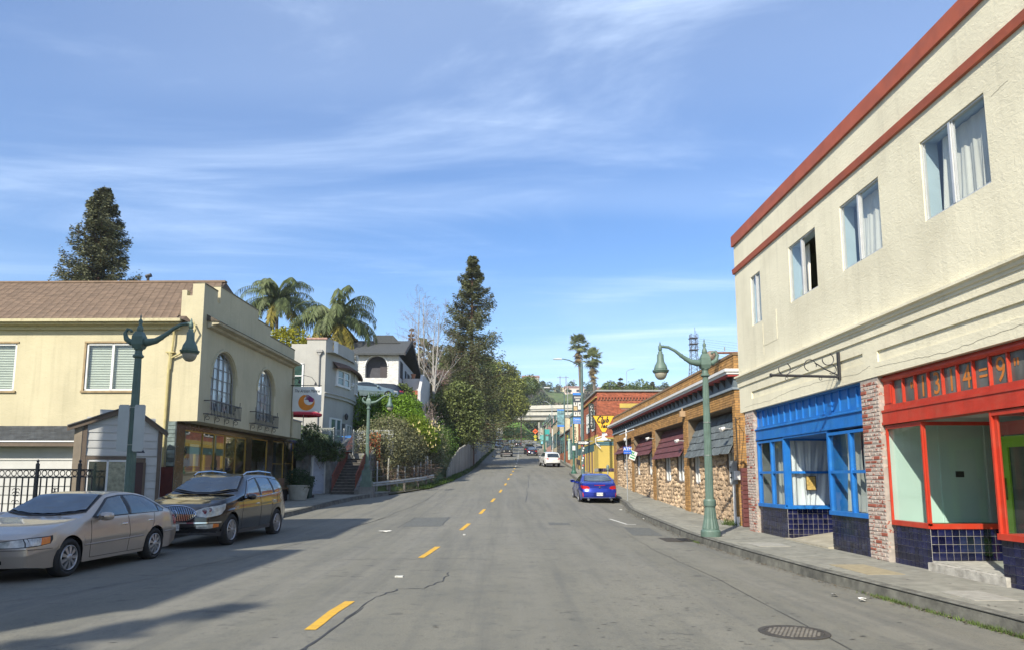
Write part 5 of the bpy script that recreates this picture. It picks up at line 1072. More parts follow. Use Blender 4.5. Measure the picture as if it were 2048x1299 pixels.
for x,nm in((.03,'left'),(1.24,'right')):
 rl=part('railing',ST);ln=5.0 if x<1 else 4.6;g=G();g.tube([(x,.1,.95),(x,ln,.95+ln*.483)],.03,6);g.tube([(x,.1,.25),(x,ln,.25+ln*.483)],.022,5);g.obj('handrail',RRL,rl)
 for k in range(34 if x<1 else 30):
  y=.1+k*.15;g=G();g.box(x-.011,x+.011,y-.011,y+.011,.1+y*.483,.95+y*.483);g.obj('baluster',RRL,rl)
for nm,bx,lab in(('driveway',(-14.5,-6.6,56.9,63.0,2,7.75),0),('driveway',(-15,-9.3,54.05,56.7,1,5.0),1),('terrace_ground',(-13,-8.95,40.9,46,1,2.9),2)):
 g=G();g.box(*bx);g.obj(nm,RCON,kind='structure')
g=G();g.box(-8.72,-7.5,42.2,43.7,1,gz_+16*.152+.0);g.obj('stair_landing',STP,kind='structure')
t=thing('white_landing_wall','low whitewashed wall at the head of the street steps below the hedge','wall',(-8.7,43.5,0));g=G();g.box(0,2.2,0,.2,2.5,4.4);g.obj('wall',mat('whitewash',(.36,.37,.35),.9,.2,2,dirt=(.12,.12,.1),dscale=1.5,damt=.7),t)
OF=thing('orange_safety_fence','sagging orange plastic barrier fence beside the third lamp at the steps','fence',(-7.75,42.2,0),R(-10));OF.scale=(.75,1,1)
ORF=mat('orange_plastic',(.55,.12,.03),.6,.2,6)
for k in range(14):x=k*.07;g=G();g.box(x,x+.05,random.uniform(-.02,.02),.03,1.9,4.1+random.uniform(-.12,.08));g.obj('slat',ORF,OF)
g=G();[g.box(0,.98,-.03,-.02,z,z+.025)for z in(2.3,2.8,3.3,3.8)];g.obj('mesh_band',ORF,OF,kind='stuff')
LT=thing('lattice_fence','grey diagonal lattice screen on the terrace behind the vines','fence',(-10.7,38.1,2.85));g=G()
for k in range(-10,22):
 for s in(1,-1):
  pts=[]
  for u in(0,1.25):
   x=k*.14+(u if s>0 else 1.25-u);pts.append((x,.02*s,u))
  (xa,_,za),(xb,_,zb_)=pts
  def clip(x0,z0,x1,z1,a,b):
   t0,t1=0,1;dx=x1-x0
   for lim,sg_ in((a,1),(b,-1)):
    d0,d1=sg_*(x0-lim),sg_*(x1-lim)
    if d0<0 and d1<0:return None
    if d0<0:t0=max(t0,d0/(d0-d1))
    if d1<0:t1=min(t1,d0/(d0-d1))
   return(x0+dx*t0,z0+(z1-z0)*t0),(x0+dx*t1,z0+(z1-z0)*t1)if t0<t1 else None
  c=clip(xa,za,xb,zb_,0,1.9)
  if c and c[1]:g.tube([(c[0][0],.02*s,c[0][1]),(c[1][0],.02*s,c[1][1])],.014,3,False)
g.obj('lattice',mat('lattice_grey',(.20,.22,.20),.9),LT,kind='stuff');g=G();g.box(0,1.9,-.03,.03,1.22,1.3);g.box(0,.06,-.03,.03,0,1.3);g.box(1.85,1.92,-.03,.03,0,1.3);g.obj('frame',mat('lattice_grey',(.2,.22,.2)),LT)
PF=thing('wire_panel_fence','grey slatted screen fence on the terrace beside the blue recycling bin','fence',(-9.05,39.0,2.9),R(70))
for k in range(16):g=G();g.box(0,3.0,-.01,.01,.08+k*.075,.12+k*.075);g.obj('slat',mat('screen_grey',(.22,.25,.24),.7),PF)
for x in(0,1,2,3):g=G();g.box(x-.03,x+.03,-.03,.03,-.1,1.35);g.obj('post',GALV,PF)
def bin_(x,y,z,c,lab,lid):
 t=thing('wheelie_bin',lab,'bin',(x,y,z));g=G();g.add([(-.24,-.28,0),(.24,-.28,0),(.24,.24,0),(-.24,.24,0),(-.3,-.36,.98),(.3,-.36,.98),(.3,.36,.98),(-.3,.36,.98)],[(0,3,2,1),(4,5,6,7),(0,1,5,4),(1,2,6,5),(2,3,7,6),(3,0,4,7)]);g.obj('body',mat('bin_'+c[0],c[1],.5,.05),t)
 g=G();g.prism([(-.33,-.4,.98),(-.33,.4,.98),(-.33,.4,1.07),(-.33,-.3,1.09),(-.33,-.4,1.03)],(.66,0,0));g.obj('lid',mat('lid_'+c[0],lid,.4,.05),t);g=G();g.tube([(-.3,.42,.1),(.3,.42,.1)],.08,8);g.obj('wheel',IR,t)
bin_(-9.25,43.2,2.92,('blue',(.015,.05,.30)),'blue recycling bin with light blue lid on the terrace by the grey house',(.05,.25,.7));bin_(-9.8,42.6,2.92,('green',(.02,.09,.04)),'green wheeled bin left of the blue one on the terrace',(.02,.1,.05))
def shrub(name,label,cat,loc,lobes,n,size,m,trunk=None,group=None,asp=.55,up=.35):
 t=thing(name,label,cat,loc,0,group);P=lobes_pts(lobes,n);V,F=leaves(P,size,asp,up);npmesh('crown',V,F,m,t)
 if trunk:
  g=G();[g.tube(p,r,6)for p,r in trunk];g.obj('trunk',mat('bark',(.09,.07,.055),.95,.25,5,bump=.6,stretch=(1,1,.3)),t)
 return t
def leafm(name,c,isl=.45,tr=.22,sc=.8,rough=.6):return mat(name,c,rough,.28,sc,isl=isl,trans=tr,spec=.3,detail=3)
zpl=zr(33.6)+.12
pl=thing('concrete_planter','round tapered concrete planter pot by the shop door at the sidewalk','planter',(-9.35,33.6,zpl));g=G();g.lathe([(.34,0),(.36,.02),(.50,.62),(.53,.64),(.53,.70),(.46,.70),(.45,.6)],24);g.obj('pot',mat('pot_concrete',(.36,.36,.31),.9,.2,6,dirt=(.16,.15,.12),dscale=3),pl)
shrub('planter_shrub','dark green bushy shrub growing in the concrete planter','shrub',(-9.35,33.6,zpl+.7),[((0,0,.3),(.55,.55,.45)),((.25,0,.15),(.5,.5,.35)),((-.2,.1,.45),(.35,.35,.3))],3200,.075,leafm('leaf_dark',(.030,.062,.022)),[([(0,0,-.1),(0,0,.3)],.04)])
bin_(-9.35,34.8,zpl+.03,('dark',(.015,.04,.03)),'dark green bin standing behind the concrete planter',(.02,.05,.035))
t=thing('display_bench','low wooden display box on dark legs beside the shop entrance','bench',(-10.0,32.6,zr(32.6)+.13),YRZ);g=G();g.box(-.6,1.0,-.25,.25,.55,.62);g.obj('top',mat('old_wood',(.22,.13,.06),.7,.3,3),t);g=G();g.box(-.5,.9,-.15,.25,0,.55);g.obj('base',mat('recess_black',(.012,.012,.012),.9),t);g=G();g.box(-.3,.5,-.12,.15,.62,1.05);g.obj('crate',mat('brown_box',(.16,.09,.05),.8),t)
# = GREY CURVED HOUSE
GST=stucco('grey_house_stucco',(.37,.36,.325),(.2,.19,.18),.35,1,.3,.15);GSTL=GST
GH=thing('grey_rounded_house','grey stucco house with bowed front, stepped parapet and brown tile eyebrow','house',(0,0,0))
def ga(t,off=0):
 x=-11.5+.5*t-0;y=46+8*t;b=.55*4*t*(1-t);return(x+b+off,y)
NT=24
def gwall(g,z0,z1,off=0,t0=0,t1=1):g.grid([[(*ga(t0+(t1-t0)*k/NT,off),z0),(*ga(t0+(t1-t0)*k/NT,off),z1)]for k in range(NT+1)])
g=G();gwall(g,2.6,6.75);gwall(g,6.75,9.9,.13);g.grid([[(*ga(k/NT,0),6.75),(*ga(k/NT,.13),6.75)]for k in range(NT+1)]);g.poly([(-16,46,2.6),(-11.5,46,2.6),(-11.37,46,6.75),(-11.37,46,9.9),(-16,46,9.9)]);g.poly([(-16,54,2.6),(-11,54,2.6),(-11,54,9.9),(-16,54,9.9)]);g.poly([(-16,46,9.6),(-10.8,46,9.6),(-10.4,50,9.6),(-10.8,54,9.6),(-16,54,9.6)]);g.obj('wall',GST,GH)
g=G()
for a,b,z in((0,.10,10.55),(.2,.62,10.5),(.72,.80,10.5),(.92,1,10.4)):
 g.grid([[(*ga(a+(b-a)*k/4,.13),9.9),(*ga(a+(b-a)*k/4,.13),z),(*ga(a+(b-a)*k/4,-.2),z),(*ga(a+(b-a)*k/4,-.2),9.9)]for k in range(5)])
g.box(-13.6,-12.6,46,46.25,9.9,10.15);g.box(-12.6,-11.37,46,46.25,9.9,10.45);g.obj('parapet',GST,GH)
g=G()
for a,b in((.11,.19),(.81,.91)):g.grid([[(*ga(a+(b-a)*k/3,.15),9.75),(*ga(a+(b-a)*k/3,.15),10.55),(*ga(a+(b-a)*k/3,-.2),10.55)]for k in range(4)])
g.obj('white_merlon',WHP,GH,kind='stuff')
g=G();g.box(-12.65,-11.3,45.93,46.3,10.45,10.56);g.obj('parapet_tiles',mat('pink_tile',(.36,.22,.18),.8,.2,8),GH)
g=G();g.grid([[(*ga(t,.14),9.15+.12*math.sin(math.pi*(t-.1)/.8)),(*ga(t,.55),8.98-.35*(2*(t-.5))**2),(*ga(t,.5),8.86-.35*(2*(t-.5))**2),(*ga(t,.14),8.95-.35*(2*(t-.5))**2)]for t in np.linspace(.1,.9,20)]);g.obj('tile_eyebrow',mat('brown_clay',(.13,.075,.055),.9,.35,12,bump=.8),GH)
g=G();g.tube([(*ga(t,.15),6.98)for t in np.linspace(0,1,16)],.05,5);g.obj('belt_moulding',GST,GH)
PN=mat('green_grey_pane',(.10,.17,.17),.08,.2,.7)
for(a,b,c,d)in((.19,.44,7.75,9.0-.35),(.68,.80,7.6,8.9),(.13,.31,3.9,5.35),(.47,.62,3.7,5.1)):
 off=.13 if c>6 else 0;w=part('window',GH);g=G()
 def gb(g,t0,t1,z0,z1,o):(xa,ya),(xb,yb)=ga(t0,off),ga(t1,off);g.add([(xa-.02,ya,z0),(xb-.02,yb,z0),(xb-.02,yb,z1),(xa-.02,ya,z1),(xa+o,ya,z0),(xb+o,yb,z0),(xb+o,yb,z1),(xa+o,ya,z1)],[(3,2,1,0),(4,5,6,7),(0,1,5,4),(1,2,6,5),(2,3,7,6),(3,0,4,7)])
 f=(b-a)*.10
 for q in((a-f,a,c-.1,d+.1),(b,b+f,c-.1,d+.1),((a+b)/2-f/2,(a+b)/2+f/2,c,d),(a,b,c-.1,c),(a,b,d,d+.1),(a,b,(c+d)/2-.03,(c+d)/2+.03)):gb(g,*q,.09)
 gb(g,a-f*1.3,b+f*1.3,c-.16,c-.1,.14);g.obj('frame',WHP,w)
 for p,q in((a,(a+b)/2),((a+b)/2,b)):g=G();gb(g,p,q,c,d,.03);g.obj('pane',PN,w)
g=G();gb(g,.36,.42,2.7,5.2,.03);g.obj('door',mat('recess_grey',(.10,.10,.10),.7),GH);g=G();g.lathe([(.001,-.15),(.1,-.1),(.14,.15),(.05,.3)],8,(ga(.39,.2)[0],ga(.39)[1],5.6));g.obj('lantern',IR,GH)
w=part('window',GH);g=G()
for q in((-13.5,-13.42,7.25,8.85),(-12.85,-12.75,7.25,8.85),(-13.5,-12.75,7.2,7.3),(-13.5,-12.75,8.8,8.88),(-13.5,-12.85,8.02,8.08)):g.box(q[0],q[1],45.93,46.05,q[2],q[3])
g.obj('frame',WHP,w);g=G();g.box(-13.42,-12.85,45.98,46.02,7.3,8.8);g.obj('pane',mat('dark_green_pane',(.03,.06,.05),.1,.2),w)
g=G();g.tube([(-11.75,45.9,9.7),(-11.75,45.9,3)],.045,6);g.box(-11.95,-11.55,45.8,45.99,9.6,9.75);g.prism([(-11.9,45.85,9.6),(-11.6,45.85,9.6),(-11.7,45.85,9.4),(-11.8,45.85,9.4)],(0,.12,0));g.obj('rainwater_pipe',mat('pipe_grey',(.28,.27,.25),.7),GH)
g=G()
for dx,dz,r in((0,0,.18),(.15,.1,.12),(-.12,-.1,.13),(.05,.28,.08),(-.25,.05,.07),(.28,-.05,.07),(-.1,-.28,.05),(.15,-.25,.05),(.26,.2,.05)):x,y=ga(.56+dx*.14,.15);g.lathe([(.001,-r*.9),(r,0),(r*.6,r*.5),(.001,r*.7)],7,(x,y,8.05+dz))
g.obj('plaster_relief',WHP,GH,kind='stuff')
# = WHITE BRICK HOUSE and neighbours up the bank
WBK=mat('white_brick',(.62,.61,.58),.85,.10,6,isl=.12,bump=.3,bscale=20,dirt=(.40,.39,.36),dscale=.8,damt=.35);DK=mat('dark_void',(.015,.015,.018),.9);RFG=mat('dark_roof_shingle',(.055,.06,.062),.9,.2,6,bump=.4,bscale=10)
WH=thing('white_brick_house','white painted brick house with arched porch and dark roof above the hedge','house',(-14.0,63.0,0),0)
AH=[(2.95,.98,10.3,11.35)]
g=G();arch_wall(g,0,4.9,7.6,12.55,AH,.02,.5);g.obj('wall',mat('white_mortar',(.5,.49,.46),.9,.1),WH)
brickwall_stuff(WH,0,4.9,7.7,12.5,[(1.95,3.95,10.3,12.35),(.1,.95,7.7,9.1),(2.2,3.6,7.7,9.05)],WBK,bw=.30,bh=.11,name='brick_courses')
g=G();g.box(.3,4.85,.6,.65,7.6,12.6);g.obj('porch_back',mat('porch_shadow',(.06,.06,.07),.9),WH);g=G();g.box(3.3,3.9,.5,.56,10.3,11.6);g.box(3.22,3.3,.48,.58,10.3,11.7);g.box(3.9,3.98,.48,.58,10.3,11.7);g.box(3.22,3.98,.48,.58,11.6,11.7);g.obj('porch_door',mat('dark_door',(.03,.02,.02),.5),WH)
g=G();g.tube([(2.95+1.02*math.cos(a),0,11.35+1.0*math.sin(a))for a in np.linspace(0,math.pi,14)],.07,5);g.obj('arch_moulding',WHP,WH)
for a,b in((.1,.95),(2.2,3.6)):w=part('garage_opening',WH);g=G();g.box(a,b,.0,.3,7.7,9.0);g.obj('door',DK,w);g=G();g.box(a-.15,b+.15,-.3,.0,9.0,9.16);g.obj('hood',mat('brown_hood',(.12,.07,.05),.8),w);g=G();g.box(a+.1,b-.1,-.03,.0,7.9,8.6);g.obj('frame',mat('dark_frame',(.08,.08,.08)),w)
g=G();g.box(4.9,4.92,0.02,13.5,7,12.3);g.obj('side_wall',mat('white_side',(.45,.45,.44),.9,.1,2),WH)
MW=Matrix.Translation((4.93,0,0))@Matrix.Rotation(R(90),4,'Z')
g=G(MW);[g.box(a,b,-.02,.03,c,d)for a,b,c,d in((1.0,2.6,10.5,12.0),(4.2,5.2,10.4,11.6),(6.0,7.6,10.0,11.6),(8.6,9.6,10.4,11.6))];g.obj('side_openings',DK,WH,kind='stuff')
g=G();g.prism([(-.6,-.55,12.45),(-.6,4.2,14.45),(-.6,14,11.8),(-.6,14,11.6),(-.6,4.2,14.2),(-.6,-.55,12.3)],(6.1,0,0));g.obj('roof',RFG,WH)
g=G();g.prism([(5.5,-.6,12.25),(5.5,4.2,14.15),(5.5,14.1,11.5),(5.5,14.1,11.85),(5.5,4.2,14.52),(5.5,-.6,12.55)],(.08,0,0));g.obj('barge_board',mat('dark_brown_trim',(.035,.03,.028),.7),WH)
g=G();g.prism([(2.2,3.0,14.0),(4.4,3.0,14.0),(4.6,3.0,14.0),(3.9,3.0,14.75),(2.0,3.0,14.75)],(0,2.5,0));g.obj('dormer',RFG,WH)
PT=thing('brick_terrace','raised terrace with orange brick steps, white walls and terracotta pot beside the white house','terrace',(-9.0,63.5,0));g=G();g.box(0,1.7,2,8,6.5,10.6);g.prism([(1.6,0,6.5),(1.6,0,9.2),(1.6,2.2,11.0),(1.6,8,11.0),(1.6,8,6.5)],(.25,0,0));g.obj('wall',mat('white_side',(.45,.45,.44)),PT)
for k in range(6):
 for j in range(5):g=G();x=.1+j*.3+(.15 if k%2 else 0);g.bbox(x,x+.28,k*.3,k*.3+.3,7.9+k*.26,8.14+k*.26,.02);g.obj('brick',mat('orange_step_brick',(.36,.12,.06),.85,.2,5,objr=.3),PT)
g=G();g.lathe([(.12,0),(.2,.35),(.24,.36),(.24,.45)],10,(.9,2.3,10.6));g.obj('pot',mat('terracotta',(.4,.18,.1),.8),PT)
def plainhouse(name,label,loc,w,d,h,wall,roof,rh,base=2,rz=0,wins=(),cat='house',over=.4,flat=False,grp=None):
 t=thing(name,label,cat,loc,rz,grp);g=G();g.box(0,w,0,d,-base,h);g.obj('wall',wall,t)
 if flat:g=G();g.box(-over,w+over,-over,d+over,h,h+rh);g.obj('roof',roof,t)
 else:g=G();g.prism([(-over,-over,h-.1),(-over,d/2,h+rh),(-over,d+over,h-.1)],(w+2*over,0,0));g.obj('roof',roof,t)
 for a,b,c,e in wins:g=G();g.box(a,b,-.03,.02,c,e);g.obj('window',mat('far_window',(.04,.05,.06),.15),t)
 return t
YH=plainhouse('ochre_house','yellow stucco house with flat eaves and porch posts behind the white brick house',(-12.2,84,9.0),2.6,8,6.2,mat('yellow_house_wall',(.46,.36,.15),.85,.1,2),mat('brown_eave',(.12,.10,.07),.8),.35,wins=((1.2,1.9,4.2,5.3),(.3,.8,4.2,5.3)),flat=True,over=.7)
for k in range(4):g=G();g.tube([(3.1,.3+k*2.3,1.5),(3.1,.3+k*2.3,6.2)],.07,6);g.obj('porch_post',WHP,YH)
g=G();g.box(2.6,3.2,0,7.6,2.6,2.8);g.obj('porch_deck',mat('brown_eave',(.12,.10,.07)),YH)
BHs=plainhouse('brown_house','weathered brown gabled house half hidden by bare birches on the bank',(-11.0,92,8.0),4.0,7,5.6,mat('brown_house_wall',(.20,.15,.11),.9,.2,2),mat('brown_roof',(.10,.06,.05),.9,.2,3),2.4,wins=((.6,1.3,3.0,4.2),(2.2,3.0,3.0,4.2)))
plainhouse('peach_house','peach coloured house wall showing between the palm fronds',(-18.5,66,9),4.2,5,5.2,mat('peach_wall',(.55,.33,.18),.9,.1,2),mat('peach_roof',(.3,.16,.1),.9,.2),.7,wins=((3,4,3.5,4.7),))
FD=thing('dark_board_fence','dark board fence between the birch trunks up the bank','fence',(-9.6,74,7.0),R(-8))
for k in range(26):g=G();g.box(k*.2,k*.2+.17,0,.03,0,2.0+random.uniform(-.05,.05));g.obj('board',mat('black_board',(.03,.032,.033),.9,.3,5),FD)
# = ROADSIDE: guard rail, posts, board wall
GRL=mat('rail_grey',(.30,.31,.29),.6,.2,5,metal=.3,dirt=(.12,.10,.08),dscale=3)
GD=thing('guard_rail','weathered metal guard rail along the road edge right of the third lamp','guard rail',(0,0,0));ys=np.linspace(37.9,47.0,20)
prof=[(0,.46),(.04,.50),(.0,.56),(.04,.62),(.0,.68),(.0,.70)]
g=G();g.grid([[(xl(y)-.38+dx,y,zr(y)+dz)for dx,dz in prof]for y in ys]);g.grid([[(xl(y)-.42,y,zr(y)+.46),(xl(y)-.42,y,zr(y)+.70),(xl(y)-.38,y,zr(y)+.70)]for y in ys]);g.obj('rail',GRL,GD)
for y in np.linspace(38.2,46.8,6):g=G();g.box(xl(y)-.55,xl(y)-.43,y-.06,y+.06,zr(y)-.2,zr(y)+.66);g.obj('post',mat('post_wood',(.10,.09,.08),.9,.3,4),GD)
CL=thing('wire_fence','leaning grey posts of an old wire fence in front of the brambles','fence',(0,0,0))
for k,y in enumerate(np.linspace(38.6,49.5,11)):x=xl(y)-1.05;g=G();g.tube([(x,y,zr(y)-.2),(x+random.uniform(-.08,.08),y,zr(y)+1.5+random.uniform(-.2,.5))],.045 if k%3 else .06,6);g.obj('post',GALV if k%2 else mat('post_pale',(.34,.33,.28),.9,.2,4),CL)
for z in(.5,.9,1.3):g=G();g.tube([(xl(y)-1.05,y,zr(y)+z)for y in np.linspace(38.6,49.5,12)],.006,3);g.obj('wire',GALV,CL)
RW=thing('board_retaining_wall','long grey weathered vertical board retaining wall along the left road edge','wall',(0,0,0));y=54.5;RWM=mat('grey_board',(.27,.265,.235),.92,.22,2.5,objr=.22,bump=.4,streak=.5,stretch=(1,1,.3));n=0;gg=G()
while y<166:
 w=.42 if y<90 else .6;h=float(np.interp(y,[54,58,64,80,100,125,150,168],[.5,1.5,2.2,2.9,3.5,3.4,2.0,.5]))+random.uniform(-.06,.06);x=xl(y)-.62;dx=(xl(y+w)-xl(y));g=G()
 g.add([(x-.12,y,zr(y)-.3),(x,y,zr(y)-.3),(x+dx,y+w-.03,zr(y)-.3),(x-.12+dx,y+w-.03,zr(y)-.3),(x-.12,y,zr(y)+h),(x,y,zr(y)+h),(x+dx,y+w-.03,zr(y)+h),(x-.12+dx,y+w-.03,zr(y)+h)],[(4,5,6,7),(0,1,5,4),(1,2,6,5),(2,3,7,6),(3,0,4,7)])
 g.obj('board',RWM,RW);y+=w;n+=1
V,F=strip_x(lambda y:xl(y)-1.6,lambda y:xl(y)-.02,39.0,175,1.0,lambda y:zr(y)+.02,2);npmesh('verge',V,F,mat('verge_dirt',(.09,.085,.05),.95,.4,2,bump=.6,dirt=(.05,.075,.025),dscale=1,damt=.8),kind='structure')
# = OVERPASS, HILL HOUSES, TOWER
OC=mat('overpass_concrete',(.36,.345,.29),.85,.12,.4,dirt=(.22,.21,.18),dscale=.15,streak=.3)
OP=thing('highway_overpass','two-deck concrete highway overpass crossing the street at the top of the hill','bridge',(0,0,0))
def deck(nm,x0,y0,z0,x1,y1,z1,w,th2,par):
 g=G();d=Vector((x1-x0,y1-y0,0)).normalized();n=Vector((-d.y,d.x,0))*w
 g.prism([(x0,y0,z0),(x0+n.x,y0+n.y,z0),(x0+n.x,y0+n.y,z0-th2),(x0,y0,z0-th2)],(x1-x0,y1-y0,z1-z0));g.obj(nm,OC,OP)
 g=G();g.prism([(x0-.0,y0-.3,z0-.35),(x0,y0+.1,z0-.35),(x0,y0+.1,z0+par),(x0,y0-.3,z0+par)],(x1-x0,y1-y0,z1-z0));g.obj('parapet',mat('parapet_pale',(.46,.44,.37),.8,.1,1),OP)
deck('deck',-45,300,27.8,110,286,27.4,12,2.3,.9);deck('upper_deck',-45,322,31.0,110,306,34.2,12,1.3,1.2)
g=G();g.prism([(-45,299.9,27.4),(110,285.9,27.0),(110,285.9,26.5),(-45,299.9,26.9)],(0,-.35,0));g.obj('girder_shade_band',mat('girder_shadow',(.10,.10,.09),.9),OP)  # dark band paints the shade under the parapet along the deck face
for(x,y,w)in((16.5,298,2.2),(25,300,3),(60,296,3),(-24,303,3),(16.8,318,2),(34,314,3)):g=G();g.box(x,x+w,y,y+3.5,12,27.5 if y<305 else 31);g.obj('pier',OC,OP)
g=G();g.box(-1.8,.8,296,297,15,22.5);g.obj('abutment_wall',mat('abutment_pale',(.42,.41,.37),.8),OP)
g=G();g.box(26,80,311,312,12,27);g.obj('underpass_wall',mat('underpass',(.10,.095,.085),.9,.2,.3),OP)
V,F=strip_x(lambda x:0,lambda x:1,0,1,1,lambda x:0)
g=G();g.grid([[(x,303+j*2.4-(x-6)*.1,17.55+j*1.55*max(.0,min(1,(17.5-x)/9))+random.uniform(-.05,.05))for j in range(7)]for x in np.linspace(-14,17,16)]);g.obj('grass_slope',mat('bright_grass',(.10,.20,.03),.95,.25,.4,bump=.5,bscale=2),kind='structure',smooth=True)
HSP=[];HW=[mat('house_white',(.66,.64,.58),.8),mat('house_cream',(.62,.54,.36),.8),mat('house_rust',(.42,.17,.07),.8),mat('house_pink',(.62,.50,.44),.8)];HR=mat('far_roof',(.22,.13,.10),.9,.2,.3)
for(px,Y,py,w,h,wm,rh,lab)in((1062,600,752,14,5,0,2.5,'white gabled house alone on the green crest left of the far ridge'),(1127,560,775,14,6,1,.6,'cream flat roofed house in the middle of the far ridge'),(1150,640,773,14,4.5,3,1.8,'pale house with reddish roof right of the cream one on the ridge'),(1163,600,778,8,5,0,1.6,'small white house partly behind the pole on the ridge'),(1206,520,776,13,7,2,1.8,'rust orange house on the ridge beyond the brick building'),(1113,470,806,6,3,1,1,'small cream cabin low on the far hillside'),(1073,520,790,5,2.5,0,.8,'tiny white cottage among the trees on the far hillside')):
 Y=min(range(430,640,4),key=lambda q:abs(955-(th((px-1001)/1430*q,q)-EYE)/q*1430-(py+(h+rh)/q*1000))+(0 if q>470 else 3));X=(px-1001)/1430*Y;zb=th(X,Y)-.5;HSP.append((px,Y));plainhouse('hillside_house',lab,(X-w/2,Y,zb),w,9,h,HW[wm],HR,rh,14,wins=((w*.15,w*.35,h*.3,h*.7),(w*.6,w*.8,h*.3,h*.7)),grp='houses on the far ridge')
TWM=mat('tower_steel',(.07,.07,.085),.6,.1);PT_=thing('radio_tower','tall steel lattice tower with platforms rising behind the tan brick parapet','tower',(71.5,260,36))
H=18.5;wb,wt=3.0,1.5
def tw(z):return(wb+(wt-wb)*min(1,z/(H*.6)))/2+.35
for sx in(-1,1):
 for sy in(-1,1):g=G();g.tube([(sx*tw(0)*1.2,sy*tw(0)*1.2,-6),(sx*tw(0),sy*tw(0),0),(sx*tw(H*.6),sy*tw(H*.6),H*.6),(sx*tw(H),sy*tw(H),H)],.13,4);g.obj('leg',TWM,PT_)
g=G();z=-4;
while z<H-1:
 a,b=tw(max(z,0)),tw(z+1.6)
 for s in(-1,1):g.tube([(-a,s*a,z),(b,s*b,z+1.6)],.05,3);g.tube([(a,s*a,z),(-b,s*b,z+1.6)],.05,3);g.tube([(s*a,-a,z),(s*b,b,z+1.6)],.05,3);g.tube([(-a,s*a,z),(a,s*a,z)],.05,3)
 z+=1.6
g.obj('lattice_bracing',TWM,PT_,kind='stuff')
for z in(12.4,14.6,16.8):g=G();g.box(-1.5,1.5,-1.5,1.5,z,z+.25);[g.tube([(sx*1.5,-1.5,z+.2),(sx*1.5,-1.5,z+1.2)],.05,3)for sx in(-1,0,1)];g.tube([(-1.5,-1.5,z+1.2),(1.5,-1.5,z+1.2)],.05,3);g.obj('platform',TWM,PT_)
g=G();g.tube([(.6,0,H),(.6,0,H+2.5)],.07,4);g.tube([(1.0,0,H),(1.0,0,H+1.4)],.06,4);g.obj('antenna',TWM,PT_)
for k in range(7):g=G();g.tube([(1.6,0,12+k*.8),(60+k*3,20,5+k*1.3),(140,40,4+k*1.5)],.035,3);g.obj('guy_cable',TWM,PT_)
# = VEGETATION
BARK=mat('bark',(.09,.07,.055),.95,.25,5,bump=.6,stretch=(1,1,.3));BARKR=mat('redwood_bark',(.12,.065,.04),.95,.25,4,bump=.6,stretch=(1,1,.2));BIRCH=mat('birch_bark',(.36,.34,.31),.8,.25,3,dirt=(.08,.07,.06),dscale=3,damt=.8,stretch=(1,1,2));TWIG=mat('twig_grey',(.20,.155,.125),.9,.2,2);TWIGB=mat('twig_brown',(.16,.105,.075),.9,.2,2)
def branches(P0,d0,ln,r,depth,rng_,out,spread=.6,droop=0.0,kids=(2,3),shrink=.68,lift=.15):
 d=Vector(d0).normalized();pts=[Vector(P0)];n=3
 for k in range(n):
  d=(d+Vector((rng_.gauss(0,.12),rng_.gauss(0,.12),rng_.gauss(0,.08)+lift*(.3 if depth>1 else 0)-droop*(1 if depth<=1 else .2)))).normalized();pts.append(pts[-1]+d*ln/n)
 out.append((pts,[r*(1-.45*k/n)for k in range(n+1)]))
 if depth>0:
  for k in range(rng_.randint(*kids)):
   at=rng_.choice([1,2,3,3]);a=Vector((rng_.gauss(0,1),rng_.gauss(0,1),rng_.gauss(.1,.5)));q=(d+a.normalized()*spread).normalized()
   branches(pts[at],q,ln*shrink*rng_.uniform(.75,1.15),max(.008,r*.5),depth-1,rng_,out,spread,droop,kids,shrink,lift)
def bare_tree(name,label,loc,h,r,seed,mt,md,depth=5,spread=.6,droop=0.,group=None,trunks=1,cat='tree',kids=(2,3),cut=3,twg=None):
 rg=random.Random(seed);t=thing(name,label,cat,loc,0,group);G1=G();G2=G()
 for q in range(trunks):
  top=Vector((rg.gauss(0,.08),rg.gauss(0,.05),1));pts=[Vector((q*.3,0,-1)),Vector((q*.3,0,0))+top*h*.3,Vector((q*.3,0,0))+top*h*.65,Vector((q*.3+rg.gauss(0,.2),0,0))+top*h*.95]
  G1.tube(pts,[r,r*.8,r*.5,r*.12],7);o=[]
  for k in range(9):
   u=.25+.72*k/9;P=Vector((q*.3,0,0))+top*h*u;a=rg.uniform(0,6.28);branches(P,(math.cos(a)*.8,math.sin(a)*.8,.9),h*.28*(1.15-u),r*.35*(1.2-u),depth-2,rg,o,spread,droop,kids)
  for p,rs_ in o:(G1 if rs_[0]>r*.12 else G2).tube(p,rs_,3,False)
 G1.obj('trunk',mt,t);G2.obj('twigs',twg or md,t,kind='stuff');return t
def tree(name,label,loc,lobes,n,size,m,th_,tr=.25,group=None,asp=.6,limbs=5,bark=None,inner=.5):
 t=thing(name,label,'tree',loc,0,group);P=lobes_pts(lobes,n,inner);V,F=leaves(P,size,asp);npmesh('crown',V,F,m,t)
 g=G();c0=Vector(lobes[0][0]);g.tube([(0,0,-1),(0,0,c0.z*.5),tuple(c0*.9)],[tr,tr*.8,tr*.4],8)
 for c,r in lobes[1:limbs+1]:g.tube([(0,0,c0.z*.45),tuple(Vector(c)*.6),tuple(Vector(c)*.98)],[tr*.5,tr*.35,tr*.12],5)
 g.obj('trunk',bark or BARK,t);return t
